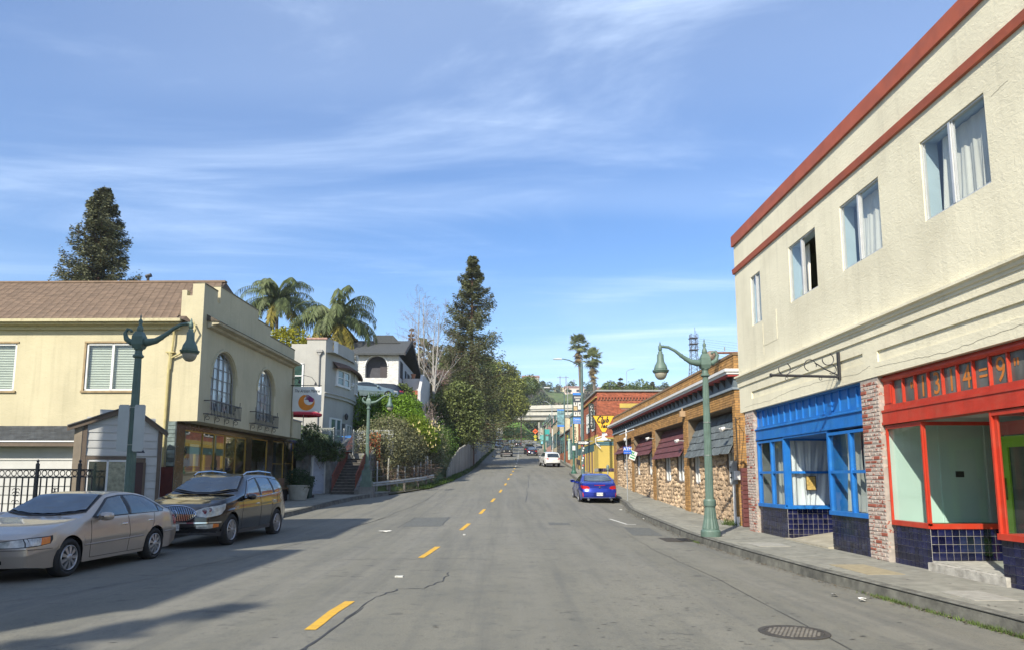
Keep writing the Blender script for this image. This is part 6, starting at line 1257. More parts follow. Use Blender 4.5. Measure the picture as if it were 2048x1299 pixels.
L_HEDGE=leafm('leaf_hedge',(0.15,0.26,0.024),.35,.3);L_BRUG=leafm('leaf_yellow_green',(.16,.22,.02),.4,.3);L_BRAM=leafm('leaf_bramble',(0.15,0.15,0.07),.5,.15,1.5);L_OAK=leafm('leaf_live_oak',(0.125,0.165,0.042),.45,.25);L_LITE=leafm('leaf_light',(0.145,0.175,0.055),.45,.25)
L_RED=leafm('leaf_redwood',(0.135,0.145,0.065),.45,.25);L_CON=leafm('leaf_conifer',(0.115,0.120,0.062),.5,.1);L_IVY=leafm('leaf_ivy',(0.12,0.22,0.035),.5,.25);L_YEL=leafm('leaf_yellow',(.26,.25,.02),.4,.3);L_PALM=leafm('leaf_palm',(0.115,0.145,0.055),.4,.2,2);L_PALMY=leafm('leaf_palm_yellow',(.23,.19,.03),.4,.2);L_BIG=leafm('leaf_big_tree',(0.215,0.235,0.055),.45,.3)
def R_(a,b):return random.uniform(a,b)
lob=[((-10.6+k*.82+R_(-.1,.1),53+R_(-.4,.5),6.0+R_(-.1,.15)),(.85,1.3,1.55))for k in range(6)]+[((-10.4+k*.9,51.3,4.9+R_(-.1,.1)),(.85,1.0,1.2))for k in range(2,6)]+[((-7.2,52.5,6.3),(1.2,1.2,1.3)),((-6.6,51.5,5.2),(1.1,1.2,1.6))]
shrub('clipped_hedge','thick bright green hedge covering the bank below the white brick house','hedge',(0,0,0),lob,30000,.17,L_HEDGE)
t=shrub('trumpet_flower_bush','yellow green bush hung with pale yellow trumpet flowers beside the hedge','bush',(-5.9,49.3,4.3),[((0,0,.6),(1.1,1.0,.9)),((.7,-.2,.1),(.9,.9,.8)),((-.6,0,.1),(.9,.8,.8)),((1.2,.2,-.4),(.6,.6,.7)),((-.2,-.3,-.6),(1.1,.7,.7))],7000,.19,L_BRUG,asp=.35)
V=[];F=[]
for k in range(75):
 a=R_(0,6.28);rr=R_(.8,1.25);x,y,z=rr*math.cos(a)*1.3+.2,-abs(math.sin(a))*.9-.2,R_(-.6,1.2);i=len(V);V+=[(x,y,z),(x-.035,y-.03,z-.2),(x+.035,y-.03,z-.2)];F.append((i,i+1,i+2))
npmesh('flowers',np.array(V),np.array(F),mat('trumpet_flower',(.72,.60,.25),.7,.1,trans=.3),t,kind='stuff')
lob=[];
for k in range(14):
 y=41.6+k*.98;x=xl(y)-1.9-(.1 if k<3 else .3);lob.append(((x,y,zr(y)+2.0+.3*math.sin(k*1.3)),(1.2,1.3,1.5)));lob.append(((x-.9,y+.6,zr(y)+(2.4 if k<3 else 3.2)+R_(-.3,.3)),(.9 if k<3 else 1.35,1.3,1.2)))
shrub('bramble_thicket','large brown olive bramble thicket behind the guard rail','bramble',(0,0,0),lob,52000,.13,L_BRAM)
g=G();rg=random.Random(3)
for k in range(520):
 y=rg.uniform(40.5,51);x=xl(y)-rg.uniform(1.0,1.7);z=zr(y)+rg.uniform(0,.6);p=[Vector((x,y,z))];d=Vector((rg.gauss(0,.4),rg.gauss(0,.4),1)).normalized()
 for q in range(4):d=(d+Vector((rg.gauss(0,.3),rg.gauss(0,.3),-.18*q))).normalized();p.append(p[-1]+d*.36)
 g.tube(p,[.014,.012,.01,.008,.005],3,False)
g.obj('bramble_canes',mat('cane_brown',(.17,.12,.085),.9,.3,3),bpy.data.objects['bramble_thicket'],kind='stuff')
for k,(y,dx,dz,r,m_,lb)in enumerate(((54,2.0,2.9,1.6,L_BRAM,'olive brown shrub where the thicket meets the board wall'),(58,2.4,3.6,1.9,L_OAK,'dark round shrub above the near end of the board wall'),(64,2.2,3.6,1.7,L_IVY,'bright green creeper mound on top of the board wall'),(70,2.0,3.9,1.6,L_IVY,'creeper clump spilling over the highest boards of the wall'),(77,2.2,4.2,1.9,L_OAK,'dark shrub under the redwood above the board wall'),(86,2.0,4.3,2.0,L_IVY,'green shrub beyond the redwood on the wall'),(97,2.2,4.6,2.3,L_OAK,'dense dark shrub near the far end of the board wall'),(110,2.3,4.6,2.6,L_IVY,'tall creeper mass at the far part of the board wall'),(125,2.6,4.4,2.8,L_OAK,'broad dark shrub beyond the board wall end'),(143,2.8,3.6,3.0,L_OAK,'last dark shrub on the bank before the parked cars'))):
 shrub('bank_shrub',lb,'shrub',(xl(y)-dx-(0 if y<60 else .6 if y<90 else 1.5),y,zr(y)),[((0,0,dz*.72),(r,r*1.6,r*1.1)),((-.8*r,.4,dz),(r,r,r)),((.1*r,-.9*r,dz*.55),(r*.8,r,r*.8)),((0,r,dz*.8),(r*.8,r,r*.9))],int(4500*(1 if y<90 else .7)),.13*max(1,y/65),m_,[([(0,0,-1),(0,0,dz*.6)],.12)],group='shrubs along the bank')
P=[]
for k in range(900):y=R_(44,165)if k%2 else R_(43,60);P.append((xl(y)-R_(.03,.55),y,zr(y)+.02))
tufts('verge_weeds',P,.26,leafm('grass_verge',(.065,.115,.02),.4,.25),9)
P=[];
for k in range(260):y=R_(37.8,52);P.append((xl(y)-R_(.5,1.6),y,zr(y)+.05))
tufts('thicket_floor_weeds',P,.2,L_BRAM,8)
lob=[((-10.2+k*.42,37.7,3.35-.12*k),(.42,.35,.55))for k in range(5)]+[((-9.9,37.6,3.9),(.5,.3,.5)),((-9.3,37.6,2.9),(.35,.25,.6)),((-8.9,37.8,2.7),(.35,.3,.35)),((-10.5,37.7,2.9),(.35,.3,.5))]
shrub('terrace_vine','dark leafy vine hanging over the terrace lattice and the white door','vine',(0,0,0),lob,6500,.11,leafm('leaf_vine',(0.080,0.123,0.043),.5,.2))
g=G();
for k in range(14):x=-10.5+k*.13;g.tube([(x,37.8,2.9),(x+R_(-.1,.2),37.75,2.4),(x+R_(-.2,.3),37.8,2.0)],.01,3,False)
g.obj('hanging_stems',TWIG,bpy.data.objects['terrace_vine'],kind='stuff')
tree('bay_tree','rounded light green tree with dense leaf clumps in front of the redwood',(-4.3,72,4.6),[((-.2,0,3.0),(2.1,2,2.0)),((.9,.2,4.6),(1.7,1.6,1.4)),((-1.3,-.2,4.3),(1.5,1.5,1.4)),((.1,-.3,5.5),(1.5,1.4,1.1)),((1.5,0,2.8),(1.3,1.4,1.3)),((-1.7,0,2.2),(1.2,1.3,1.2)),((.6,-.5,1.4),(1.7,1.5,1.2))],15000,.24,L_LITE,.22)
def conifer(name,label,loc,h,w,n,size,m,seed,base=.12,tier=26,gap=.5,power=1.0,bark=None,upt=.15,group=None,tr=.35,dens=1.0):
 rg=random.Random(seed);t=thing(name,label,'tree',loc,0,group);g=G();g.tube([(0,0,-2),(0,0,h*.5),(0,0,h*.99)],[tr,tr*.6,.03],8);P=[];D=[]
 per=max(1,n//(tier*7))
 for k in range(tier):
  u=base+(1-base)*(k+rg.uniform(-.3,.3))/tier;u=min(.99,max(base,u));L0=w*(1-u)**power+.12*w*.3
  for q in range(7):
   a=rg.uniform(0,6.283);L1=L0*rg.choice([.6,.8,.92,.97,1.03,1.1]);
   if rg.random()>dens:continue
   z0=u*h;ex,ey=math.cos(a),math.sin(a);up=upt+rg.uniform(-.15,.1)+(.35*u)
   g.tube([(0,0,z0),(ex*L1*.5,ey*L1*.5,z0+L1*.5*(up-.25)),(ex*L1,ey*L1,z0+L1*(up-.1))],[tr*.16,tr*.09,.01],3,False)
   for j in range(per):
    s=rg.uniform(.12,1.02)**.8;wd=.20*L1*(1.1-s)+.12;x,y=ex*L1*s,ey*L1*s;o=rg.gauss(0,wd)
    P.append((x-ey*o,y+ex*o,z0+L1*s*(up-.25+.15*s)+rg.gauss(0,.06*L1+.05)-abs(o)*.3));D.append((ex*.6-ey*(1 if o>0 else-1)*.8,ey*.6+ex*(1 if o>0 else-1)*.8,-.25))
 V,F=leaves(np.array(P),size,.38,.3,np.array(D));npmesh('crown',V,F,m,t);g.obj('trunk',bark or BARKR,t);return t
conifer('redwood_tree','tall pointed redwood with ragged upswept branches rising over the street',(-3.5,85,4.2),24.4,7.8,80000,.27,L_RED,11,.06,46,power=.95,tr=.42,dens=.85)
conifer('giant_sequoia','dense conical dark conifer rising behind the brown shingle roof at far left',(-35.6,62,2),25.2,6.2,90000,.26,L_CON,5,.14,64,power=.72,tr=.5,upt=.2)
conifer('street_conifer','slim conifer standing outside the left edge near the camera',(-13.6,-9.5,0),17,2.0,9000,.3,L_CON,15,.1,30)
conifer('brown_dead_conifer','rusty brown conifer among the bare trees behind the yellow house',(-13.7,108,12),12.5,2.8,6000,.36,leafm('leaf_rust',(.15,.085,.045),.4,.1),8,.1,18)
def queen_palm(name,label,loc,h,fl,seed,nf=24,yellow=5):
 rg=random.Random(seed);t=thing(name,label,'palm',loc);g=G();g.tube([(0,0,-2),(.1,0,h*.5),(0,0,h)],[.24,.19,.17],8);g.obj('trunk',mat('palm_trunk',(.15,.125,.10),.95,.25,6,bump=.4),t)
 for f in range(nf):
  a=f*2.4+rg.uniform(-.3,.3);e=rg.uniform(.0,1.25)if f<nf-yellow else rg.uniform(-.6,-.1);L_=fl*rg.uniform(.85,1.1);pts=[];n=26;x=z=0;d=e
  for k in range(n+1):pts.append((x,z));x+=math.cos(d)*L_/n;z+=math.sin(d)*L_/n;d-=(1.9 if f<nf-yellow else 1.0)/n*(.5+k/n*1.1)
  ca,sa=math.cos(a),math.sin(a);W_=lambda x,z:(x*ca,x*sa,h+z);g=G();g.tube([W_(*p)for p in pts[::3]],.022,3,False);V=list(g.v);F=[list(q)for q in g.f];F=[q for q in F]
  for k in range(3,n+1):
   for s in(-1,1):
    for rep in range(3):
     u=k/n;ll=fl*.24*(1.1-abs(u-.5))*rg.uniform(.7,1.1);px_,pz=pts[k];dd=rg.uniform(-.04,.04)
     b=W_(px_+dd,pz);o=s*ll*rg.uniform(.25,.6);i=len(V);dr_=-ll*rg.uniform(.6,1.0)
     V+=[b,(b[0]+.03*ca,b[1]+.03*sa,b[2]+.01),(b[0]-sa*o*.6,b[1]+ca*o*.6,b[2]+dr_*.35),(b[0]-sa*o,b[1]+ca*o,b[2]+dr_)];F.append([i,i+1,i+2,i+2]);F.append([i+2,i+1,i+3,i+3])
  F=[tuple(dict.fromkeys(q))for q in F];gg=G();gg.v=V;gg.f=F;gg.obj('frond',L_PALMY if f>=nf-yellow else L_PALM,t)
 return t
queen_palm('queen_palm','queen palm with arching feathery fronds right behind the grey rounded house',(-15.6,66.5,5),11.2,5.2,2,44,9)
queen_palm('queen_palm','smaller looking queen palm farther left above the yellow parapet',(-24.2,76,8),12.6,4.9,4,40,5)
tree('yellow_leaf_tree','yellow green leafy tree between the two queen palms',(-17.6,60,6),[((0,0,6.2),(2.0,1.8,1.9)),((1.4,0,5.4),(1.6,1.5,1.5)),((-.9,0,7.2),(1.1,1.1,1.0)),((2.4,.2,4.8),(1.2,1.2,1.2))],7000,.24,L_YEL,.2)
bare_tree('birch_tree','white trunked bare birch nearest the street beside the light green tree',(-7.4,76,6.6),13.5,.14,21,BIRCH,TWIG,6,.55,.10,group='bare birches on the bank',trunks=2)
bare_tree('birch_tree','tallest bare birch with drooping twigs left of the redwood',(-8.9,80,7.2),15.5,.15,24,BIRCH,TWIG,6,.55,.16,group='bare birches on the bank',trunks=2)
bare_tree('birch_tree','slim bare birch behind the ochre house with a forked white stem',(-10.6,90,8),13.5,.14,27,BIRCH,TWIG,6,.6,.12,group='bare birches on the bank')
bare_tree('bare_tree','brown bare twiggy tree behind the dark roof ridge',(-17.5,112,11),12.5,.2,31,TWIGB,TWIGB,6,.7,.05)
bare_tree('bare_tree','grey brown bare tree spreading right of the dark roof',(-14.6,104,10),12.5,.2,33,TWIGB,TWIGB,6,.7,.08)
bare_tree('bare_tree','pale bare treetop showing above the yellow building parapet',(-33,95,10),15,.2,35,TWIG,TWIG,5,.7,.02)
bare_tree('bare_tree','bare grey shrubby tree hanging over the far parked cars',(-3.6,134,7.5),7.0,.2,37,mat('grey_bark',(.27,.24,.21),.9),mat('twig_mauve',(.25,.22,.20),.9),6,.8,.05)
bare_tree('pink_blossom_shrub','thin shrub with pale pink flower spikes above the bramble thicket',(-6.0,56,4.5),3.0,.06,41,TWIG,TWIG,4,.5,0,trunks=3,cat='shrub')
P=np.array([(-6.0+random.gauss(.4,.5),56+random.gauss(0,.4),5.6+random.gauss(0,.55))for _ in range(900)]);V,F=leaves(P,.07,.7);npmesh('blossom',V,F,mat('blossom_pink',(.42,.33,.34),.8,.1),None,kind='stuff')
tree('street_tree','big rounded olive green tree leaning over the far left side of the street',(-3.0,172,8.5),[((1.0,0,14),(5.4,5,5)),((5.0,-1,11.5),(4.2,4,3.6)),((-1.5,0,9),(4.5,4.5,4.5)),((3.0,1,18),(4.2,3.8,3.4)),((7.2,-2,10),(2.9,3,2.4)),((3.2,-1,7.4),(3.0,3,2.2)),((-1,0,19),(3.8,3,3.2)),((6.2,0,15),(3.2,3,2.8))],34000,.5,L_BIG,.5)
tree('street_tree','darker evergreen street tree below the big olive green one',(-6.0,150,7),[((.0,0,8.5),(3.4,3.5,3.4)),((-1.2,0,11.5),(3.2,3,3.2)),((3.0,0,10.0),(2.6,2.5,2.2)),((-2,0,5),(2.2,2.2,2.4))],14000,.42,L_OAK,.4)
tree('street_tree','round dark tree peeping right of the big olive tree near the ridge',(6.2,215,13),[((2.6,0,16.4),(3.3,3,3.0)),((-2,0,14),(4,4,5)),((-4,0,9),(4,4,4))],9000,.55,L_OAK,.4)
tree('street_tree','mid green tree crown close behind the redwood on its right',(-6.5,118,8),[((0,0,8.5),(4,4,4.2)),((2.4,0,11.5),(3.2,3,3)),((-3,0,9),(3,3,3.4))],12000,.4,L_OAK,.4)
for k,(x,y,z,s,lb)in enumerate(((-14,100,8,3.2,'bushy dark tree behind the brown gabled house'),(-9.5,105,8,2.6,'dark evergreen between the birches and the redwood'),(-19,74,9,2.6,'green tree behind the white brick house'),(-8.5,68,7,1.3,'small bright bush beside the dark board fence'),(-8.4,61,7.4,1.0,'small green bush at the front corner of the white brick house'),(-13.2,61.6,7.4,1.1,'green bush at the left corner of the white brick house'),(-27,90,8,3.4,'broad tree behind the far queen palm'))):
 tree('bank_tree',lb,(x,y,z),[((0,0,s*1.1),(s,s,s)),((s*.6,0,s*.7),(s*.7,s*.7,s*.7)),((-s*.6,0,s*.9),(s*.7,s*.7,s*.6))],3800,.1*max(2.2,s),L_OAK if k!=3 else L_IVY,.2,group='trees among the left hillside houses')
def fan_palm(name,label,loc,h,seed,r=1.5):
 rg=random.Random(seed);t=thing(name,label,'palm',loc);g=G();g.tube([(0,0,-1),(.3,0,h*.5),(0,0,h)],[.32,.24,.22],8);g.obj('trunk',mat('palm_trunk',(.15,.125,.10)),t)
 def crown(nm,n,e0,e1,m,L0,L1,rf,dz=0.0):
  V=[];F=[]
  for f in range(n):
   a=rg.uniform(0,6.28);e=rg.uniform(e0,e1);L_=rg.uniform(L0,L1);c=Vector((math.cos(a)*math.cos(e),math.sin(a)*math.cos(e),math.sin(e)))*L_;n1=c.normalized();s=n1.cross(Vector((0,0,1))).normalized();base=Vector((0,0,h+dz*rg.random()))+c;tilt=Vector((rg.gauss(0,.25),rg.gauss(0,.25),rg.gauss(0,.25)));i0=len(V);V.append(tuple(base));N_=22
   for q in range(N_+1):
    b=-1.75+3.5*q/N_;rr=rf*(1.0 if q%2 else .45)*rg.uniform(.85,1.1);V.append(tuple(base+((n1+tilt*.4)*math.cos(b)+s*math.sin(b))*rr+Vector((0,0,-.30*rr*rr/rf-.12*abs(b)))))
   F+=[(i0,i0+1+q,i0+2+q)for q in range(N_)]
   i=len(V);V+=[(0,-.02,h),(0,.03,h),tuple(base)];F.append((i,i+1,i+2))
  npmesh(nm,np.array(V),np.array(F),m,t)
 crown('crown',72,-.8,1.5,leafm('leaf_fan',(.24,.27,.12),.4,.45,2),r*.28,r*.62,r*.38);crown('dead_skirt',46,-1.2,-.3,leafm('leaf_dead_palm',(.20,.15,.075),.4,.1),r*.12,r*.3,r*.30,-r*1.3);return t
fan_palm('fan_palm','taller left fan palm with a shaggy skirt behind the cobra head street light',(16.6,150,7),22.9,1,3.0);fan_palm('fan_palm','shorter right fan palm beside the taller one beyond the brick buildings',(19.3,148,7),19.6,2,3.1)
for k,(px,py,Y,kind,s)in enumerate(((1243,752,190,0,1),(1264,764,200,1,2.4),(1283,757,205,1,3.0),(1308,760,215,0,.8),(1330,780,190,1,2),(1338,768,220,0,.6),(1222,760,185,1,2.0))):
 X=(px-1001)/1430*Y;zt=EYE+(955-py)/1430*Y;lb=['dark cedar leftmost on the skyline over the brick roof','rounded evergreen right of the cedar on the skyline','bushy cypress in the middle of the skyline over the brick roof','pointed fir right of the cypress on the skyline','low round tree near the tan parapet on the skyline','small fir closest to the radio tower on the skyline','olive tree just left of the cedar on the skyline'][k]
 if kind==0:conifer('skyline_tree',lb,(X,Y,zt-13*s),13*s,5.0*s,3600,.75,L_CON,60+k,.05,16,group='trees on the skyline over the brick roof')
 else:tree('skyline_tree',lb,(X,Y,zt-12),[((0,0,12-s),(s*1.1,s,s)),((s*.8,0,10.5-s),(s,s,s)),((-s*.7,0,10.6-s),(s,s,s)),((0,0,7),(s*1.6,s,3))],2600,.6,L_OAK,.3,group='trees on the skyline over the brick roof')
protos=[]
for k in range(7):
 rg_=np.random.default_rng(k);lobs=[((rg_.normal()*.45,rg_.normal()*.45,.9+rg_.uniform(-.3,.5)),tuple(rg_.uniform(.5,.85,3)))for _ in range(5)];P=lobes_pts(lobs,520,.6,rg_);V,F=leaves(P,.30,.7,.35,None,rg_)
 me=bpy.data.meshes.new('crown');me.from_pydata([tuple(v)for v in V],[],[tuple(f)for f in F]);me.materials.append(leafm('leaf_far_%s'%'abcd'[k%4],[(.055,.085,.025),(.085,.095,.035),(.10,.13,.035),(.13,.115,.08)][k%4],.4,.15));gt=G();gt.tube([(0,0,-1),(0,0,.9)],[.09,.04],5);mt=bpy.data.meshes.new('trunk');mt.from_pydata(gt.v,[],gt.f);mt.materials.append(BARK);protos.append((me,mt))
rg=random.Random(77);made=[];cw=['dark green','olive','fresh green','brownish']
for k in range(2200):
 if len(made)>=260:break
 Y=rg.uniform(395,575);X=(rg.uniform(1028,1420)-1001)/1430*Y
 pxx=1001+X/Y*1430
 if any(abs(pxx-hp)<11 and Y<hy+6 and Y>hy-95 for hp,hy in HSP):continue
 s=rg.uniform(2.4,5.2)*(1 if Y<500 else .75);z=th(X,Y)
 if any((X-a)**2+(Y-b)**2<(s*.8)**2 for a,b in made)or math.sin(X*.06+Y*.03)<-.62:continue
 made.append((X,Y));j=rg.randrange(7);t=thing('hillside_tree',('large ' if s>4 else 'small ' if s<3 else 'mid-sized ')+cw[j%4]+' tree '+('low on' if Y<440 else 'halfway up' if Y<500 else 'near the crest of')+' the far hillside, '+('left' if X<50 else 'centre' if X<90 else 'right')+' part','tree',(X,Y,z-.3),rg.uniform(0,6),'trees on the far hillside');t.scale=(s,s,s*rg.uniform(.8,1.15));link('crown',protos[j][0],None,t);link('trunk',protos[j][1],None,t)
for k,(x,y,s)in enumerate(((17,335,4),(26,340,5),(40,330,4.5),(55,335,6),(-12,280,6),(-16,260,7),(-14,215,7),(-20,180,8),(-15,140,7))):
 j=k%7;t=thing('roadside_tree',['dark green','olive','fresh green','brownish'][j%4]+' tree beside the highway overpass, '+['left of','right of','behind'][k%3]+' the far street end','tree',(x,y,th(x,y)-.2),k,'trees round the overpass');t.scale=(s,s,s);link('crown',protos[j][0],None,t);link('trunk',protos[j][1],None,t)
 # = VEHICLES
def carpaint(name,col,metal=.5,rough=.32,fl=.0):
 m=mat(name,col,rough,.03,2,metal=metal,coat=.9,dirt=tuple(c*.8 for c in col),dscale=1.5,damt=.25);return m
CGL=mat('car_glass',(.012,.018,.020),.03,.2,1,spec=.8,coat=.6);CGT=mat('car_glass_light',(.07,.09,.095),.05,.5,1.5,spec=.8,coat=.6);RUB=mat('tyre_rubber',(.018,.018,.018),.85,.2,20);CHR=mat('chrome',(.62,.63,.65),.12,.03,3,metal=1.0);BLP=mat('black_plastic',(.018,.018,.02),.5,.1);HLM=mat('headlamp_lens',(.42,.42,.38),.1,.35,9,coat=.8);AMB=mat('amber_lens',(.65,.17,.02),.2,.1,coat=.6);TAIL=mat('tail_lens',(.42,.008,.012),.15,.12,9,coat=.8);ALW=mat('alloy_silver',(.42,.42,.43),.35,.08,5,metal=.7);PLT=mat('plate_white',(.62,.62,.58),.5,.04)
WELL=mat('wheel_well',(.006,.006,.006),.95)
class Car:
 """car shell as one dense grid of stations x ring, split into panels by where each face lies"""
 def __init__(s,p,nx=120,nr=15,nt=14):
  s.p=p;L_=p['L'];s.xs=np.unique(np.concatenate([np.linspace(0,L_,nx),p.get('xx',[])]));s.nr=nr;s.nt=nt
  f=lambda k,x:float(np.interp(x,[a for a,b in p[k]],[b for a,b in p[k]]))
  def sm(k,x,w=.07):return(f(k,x-w)+2*f(k,x)+f(k,x+w))/4
  W=p['W'];rings=[]
  for x in s.xs:
   zt=sm('top',x,p.get('sm',.06));zb=min(sm('belt',x),zt-.01);zl=f('sill',x);w=W*sm('wid',x,.05);arch=0
   for xw in p['axles']:
    q=p['Ra']**2-(x-xw)**2
    if q>0:zl=max(zl,min(zb-.05,p['rw']+math.sqrt(q)*1.0));arch=max(arch,math.sqrt(q)/p['Ra'])
   ring=[]
   for k in range(nr+1):
    t=k/nr;z=zl+(zb-zl)*t;u=(z-p['zs0'])/max(.01,(zb-p['zs0']));u=max(0,min(1,u))
    y=w*(1-.055*(1-u)**2-p.get('shoulder',.03)*max(0,u-.62)**1.5*4)+.012*arch*(1-t)
    if p.get('crease'):y+=.010*math.exp(-((u-p['crease'])/.06)**2)
    ring.append((y,z))
   wb=ring[-1][0];H=zt-zb;wr=wb-p['tumble']*min(H,.7)-.02;zr_=zb+H*.90
   for k in range(1,nt+1):
    t=k/nt
    if t<.5:q=t/.5;bul=.03*math.sin(math.pi*q)*min(1,H/.4);y=wb+(wr-wb)*q+bul;z=zb+(zr_-zb)*q**.95
    else:q=(t-.5)/.5;y=wr*math.cos(q*math.pi/2)**.9 if q<1 else 0;z=zr_+(zt-zr_)*(1-(1-q)**2.2)
    ring.append((max(0,y),z))
   rings.append(ring)
  s.f=f;s.rings=rings;s.W=W;V=[];n=nr+nt+1
  def warp(x,y,z):
   bf=math.exp(-(x/.55)**2);br=math.exp(-((L_-x)/.5)**2);yy=abs(y)/W
   x2=x+bf*(p['bowf']*yy**3+np.interp(z,*zip(*p['leanf'])))-br*(p['bowr']*yy**3+np.interp(z,*zip(*p['leanr'])))
   return(x2,y,z)
  s.warp=warp;s.faces=[];s.V=[]
  def vid(pt):s.V.append(pt);return len(s.V)-1
  for sg in(1,-1):
   ids=[[vid(warp(x,sg*y,z))for y,z in ring]for x,ring in zip(s.xs,rings)]
   for i in range(len(s.xs)-1):
    for k in range(n-1):q=(ids[i][k],ids[i+1][k],ids[i+1][k+1],ids[i][k+1]);s.faces.append((q if sg<0 else q[::-1],'side' if k<nr else 'gh' if k<nr+nt*.5+1 else 'top'))
   if sg==1:first,last=ids[0],ids[-1]
   else:first2,last2=ids[0],ids[-1]
  for ends,tag,i in(((first,first2),'nose',0),((last,last2),'tail',-1)):
   m=28;lv=rings[i][:nr+1]+[rings[i][nr+k]for k in(3,6,8,10,nt)];x=s.xs[i]
   g_=[[vid(warp(x,y*(1-2*j/m),z))for j in range(m+1)]for y,z in[(max(y,W*.55),z)for y,z in lv]]
   for a in range(len(lv)-1):
    for j in range(m):q=(g_[a][j],g_[a][j+1],g_[a+1][j+1],g_[a+1][j]);s.faces.append((q if tag=='nose' else q[::-1],tag))
 def split(s,cls,mats,parent):
  groups={}
  for f,tag in s.faces:
   c=np.mean([s.V[i]for i in f],0);groups.setdefault(cls(c[0],c[1],c[2],tag),[]).append(f)
  for nm,fs in groups.items():
   if nm is None:continue
   use=sorted({i for f in fs for i in f});mp={o:n for n,o in enumerate(use)};me=bpy.data.meshes.new(nm.split(':')[0])
   me.from_pydata([s.V[i]for i in use],[],[tuple(dict.fromkeys(mp[i]for i in f))for f in fs]);import bmesh
   b=bmesh.new();b.from_mesh(me);bmesh.ops.remove_doubles(b,verts=b.verts,dist=.0006);bmesh.ops.recalc_face_normals(b,faces=b.faces);b.to_mesh(me);b.free();me.polygons.foreach_set('use_smooth',[True]*len(me.polygons));link(nm.split(':')[0],me,mats[nm],parent)
 def side(s,x,z,off=.0):
  """surface y at (x, z) on the flank"""
  i=int(np.searchsorted(s.xs,x));ring=s.rings[min(i,len(s.rings)-1)];zz=[q[1]for q in ring[:s.nr+s.nt//2+1]];yy=[q[0]for q in ring[:s.nr+s.nt//2+1]];return float(np.interp(z,zz,yy))+off
 def topz(s,x,y):
  i=min(int(np.searchsorted(s.xs,x)),len(s.rings)-1);r=s.rings[i][s.nr:];ys=[q[0]for q in r][::-1];zs=[q[1]for q in r][::-1];return float(np.interp(abs(y),ys,zs))
 def pside(s,poly,m,parent,nm,off=.005,n=26,rows=7):
  x0,x1=min(p[0]for p in poly),max(p[0]for p in poly)
  for sg in(1,-1):
   P=[]
   for i in range(n+1):
    x=x0+(x1-x0)*(.001+.998*i/n);zz=[]
    for(a,b),(c,d)in zip(poly,poly[1:]+poly[:1]):
     if(a<=x)!=(c<=x):zz.append(b+(d-b)*(x-a)/(c-a))
    if len(zz)<2:continue
    zl,zh=min(zz),max(zz);P.append([s.warp(x,sg*(s.side(x,z)+off),z)for z in np.linspace(zl,zh,rows)])
   g=G();g.grid(P);
   if sg<0:g.f=[q[::-1]for q in g.f]
   g.obj(nm,m,parent,True)
 def ptop(s,x0,x1,w0,w1,m,parent,nm,off=.006,n=16,bow=.0):
  P=[]
  for i in range(n+1):
   t=i/n;row=[];w=w0+(w1-w0)*t
   for k in range(17):u=-1+2*k/16;x=x0+(x1-x0)*t+bow*u*u*(1-t if bow>0 else t);row.append((x,u*w,s.topz(x,u*w)+off))
   P.append(row)
  g=G();g.grid(P);return g.obj(nm,m,parent,True)
 def peri(s,q,z,off,tail=False):
  L_=s.p['L'];sq=1 if q>=0 else-1;q=abs(q);e=L_-.001 if tail else 0.0
  if q<=1:y=q*max(s.side(e,z),s.W*.55);p=s.warp(e,sq*y,z);a=(q**3)*1.1
  else:x=q-1;e=L_-x if tail else x;y=s.side(e,z);p=s.warp(e,sq*y,z);a=1.1+min(.47,(q-1)*1.2)
  d=1 if tail else-1;return(p[0]+d*off*math.cos(a),p[1]+sq*off*math.sin(a),z)
 def pnose(s,cur,m,parent,nm,off=.006,tail=False,both=True,n=24,rows=6):
  for sg in((1,-1)if both else(1,)):
   P=[];q0,q1=cur[0][0],cur[-1][0]
   for i in range(n+1):
    q=q0+(q1-q0)*i/n;lo=float(np.interp(q,[c[0]for c in cur],[c[1]for c in cur]));hi=float(np.interp(q,[c[0]for c in cur],[c[2]for c in cur]));P.append([s.peri(q*sg,z,off,tail)for z in np.linspace(lo,hi,rows)])
   g=G();g.grid(P)
   if sg*(-1 if tail else 1)>0:g.f=[f[::-1]for f in g.f]
   g.obj(nm,m,parent,True)
 def line(s,pts,w,m,parent,nm,sg=1,th_=.006):
  g=G();P=[]
  for i in range(len(pts)-1):
   for k in range(8):t=k/8;P.append((pts[i][0]+(pts[i+1][0]-pts[i][0])*t,pts[i][1]+(pts[i+1][1]-pts[i][1])*t))
  P.append(pts[-1]);g.tube([s.warp(x,sg*(s.side(x,z)+th_*.2),z)for x,z in P],w,4,False);return g.obj(nm,m,parent)
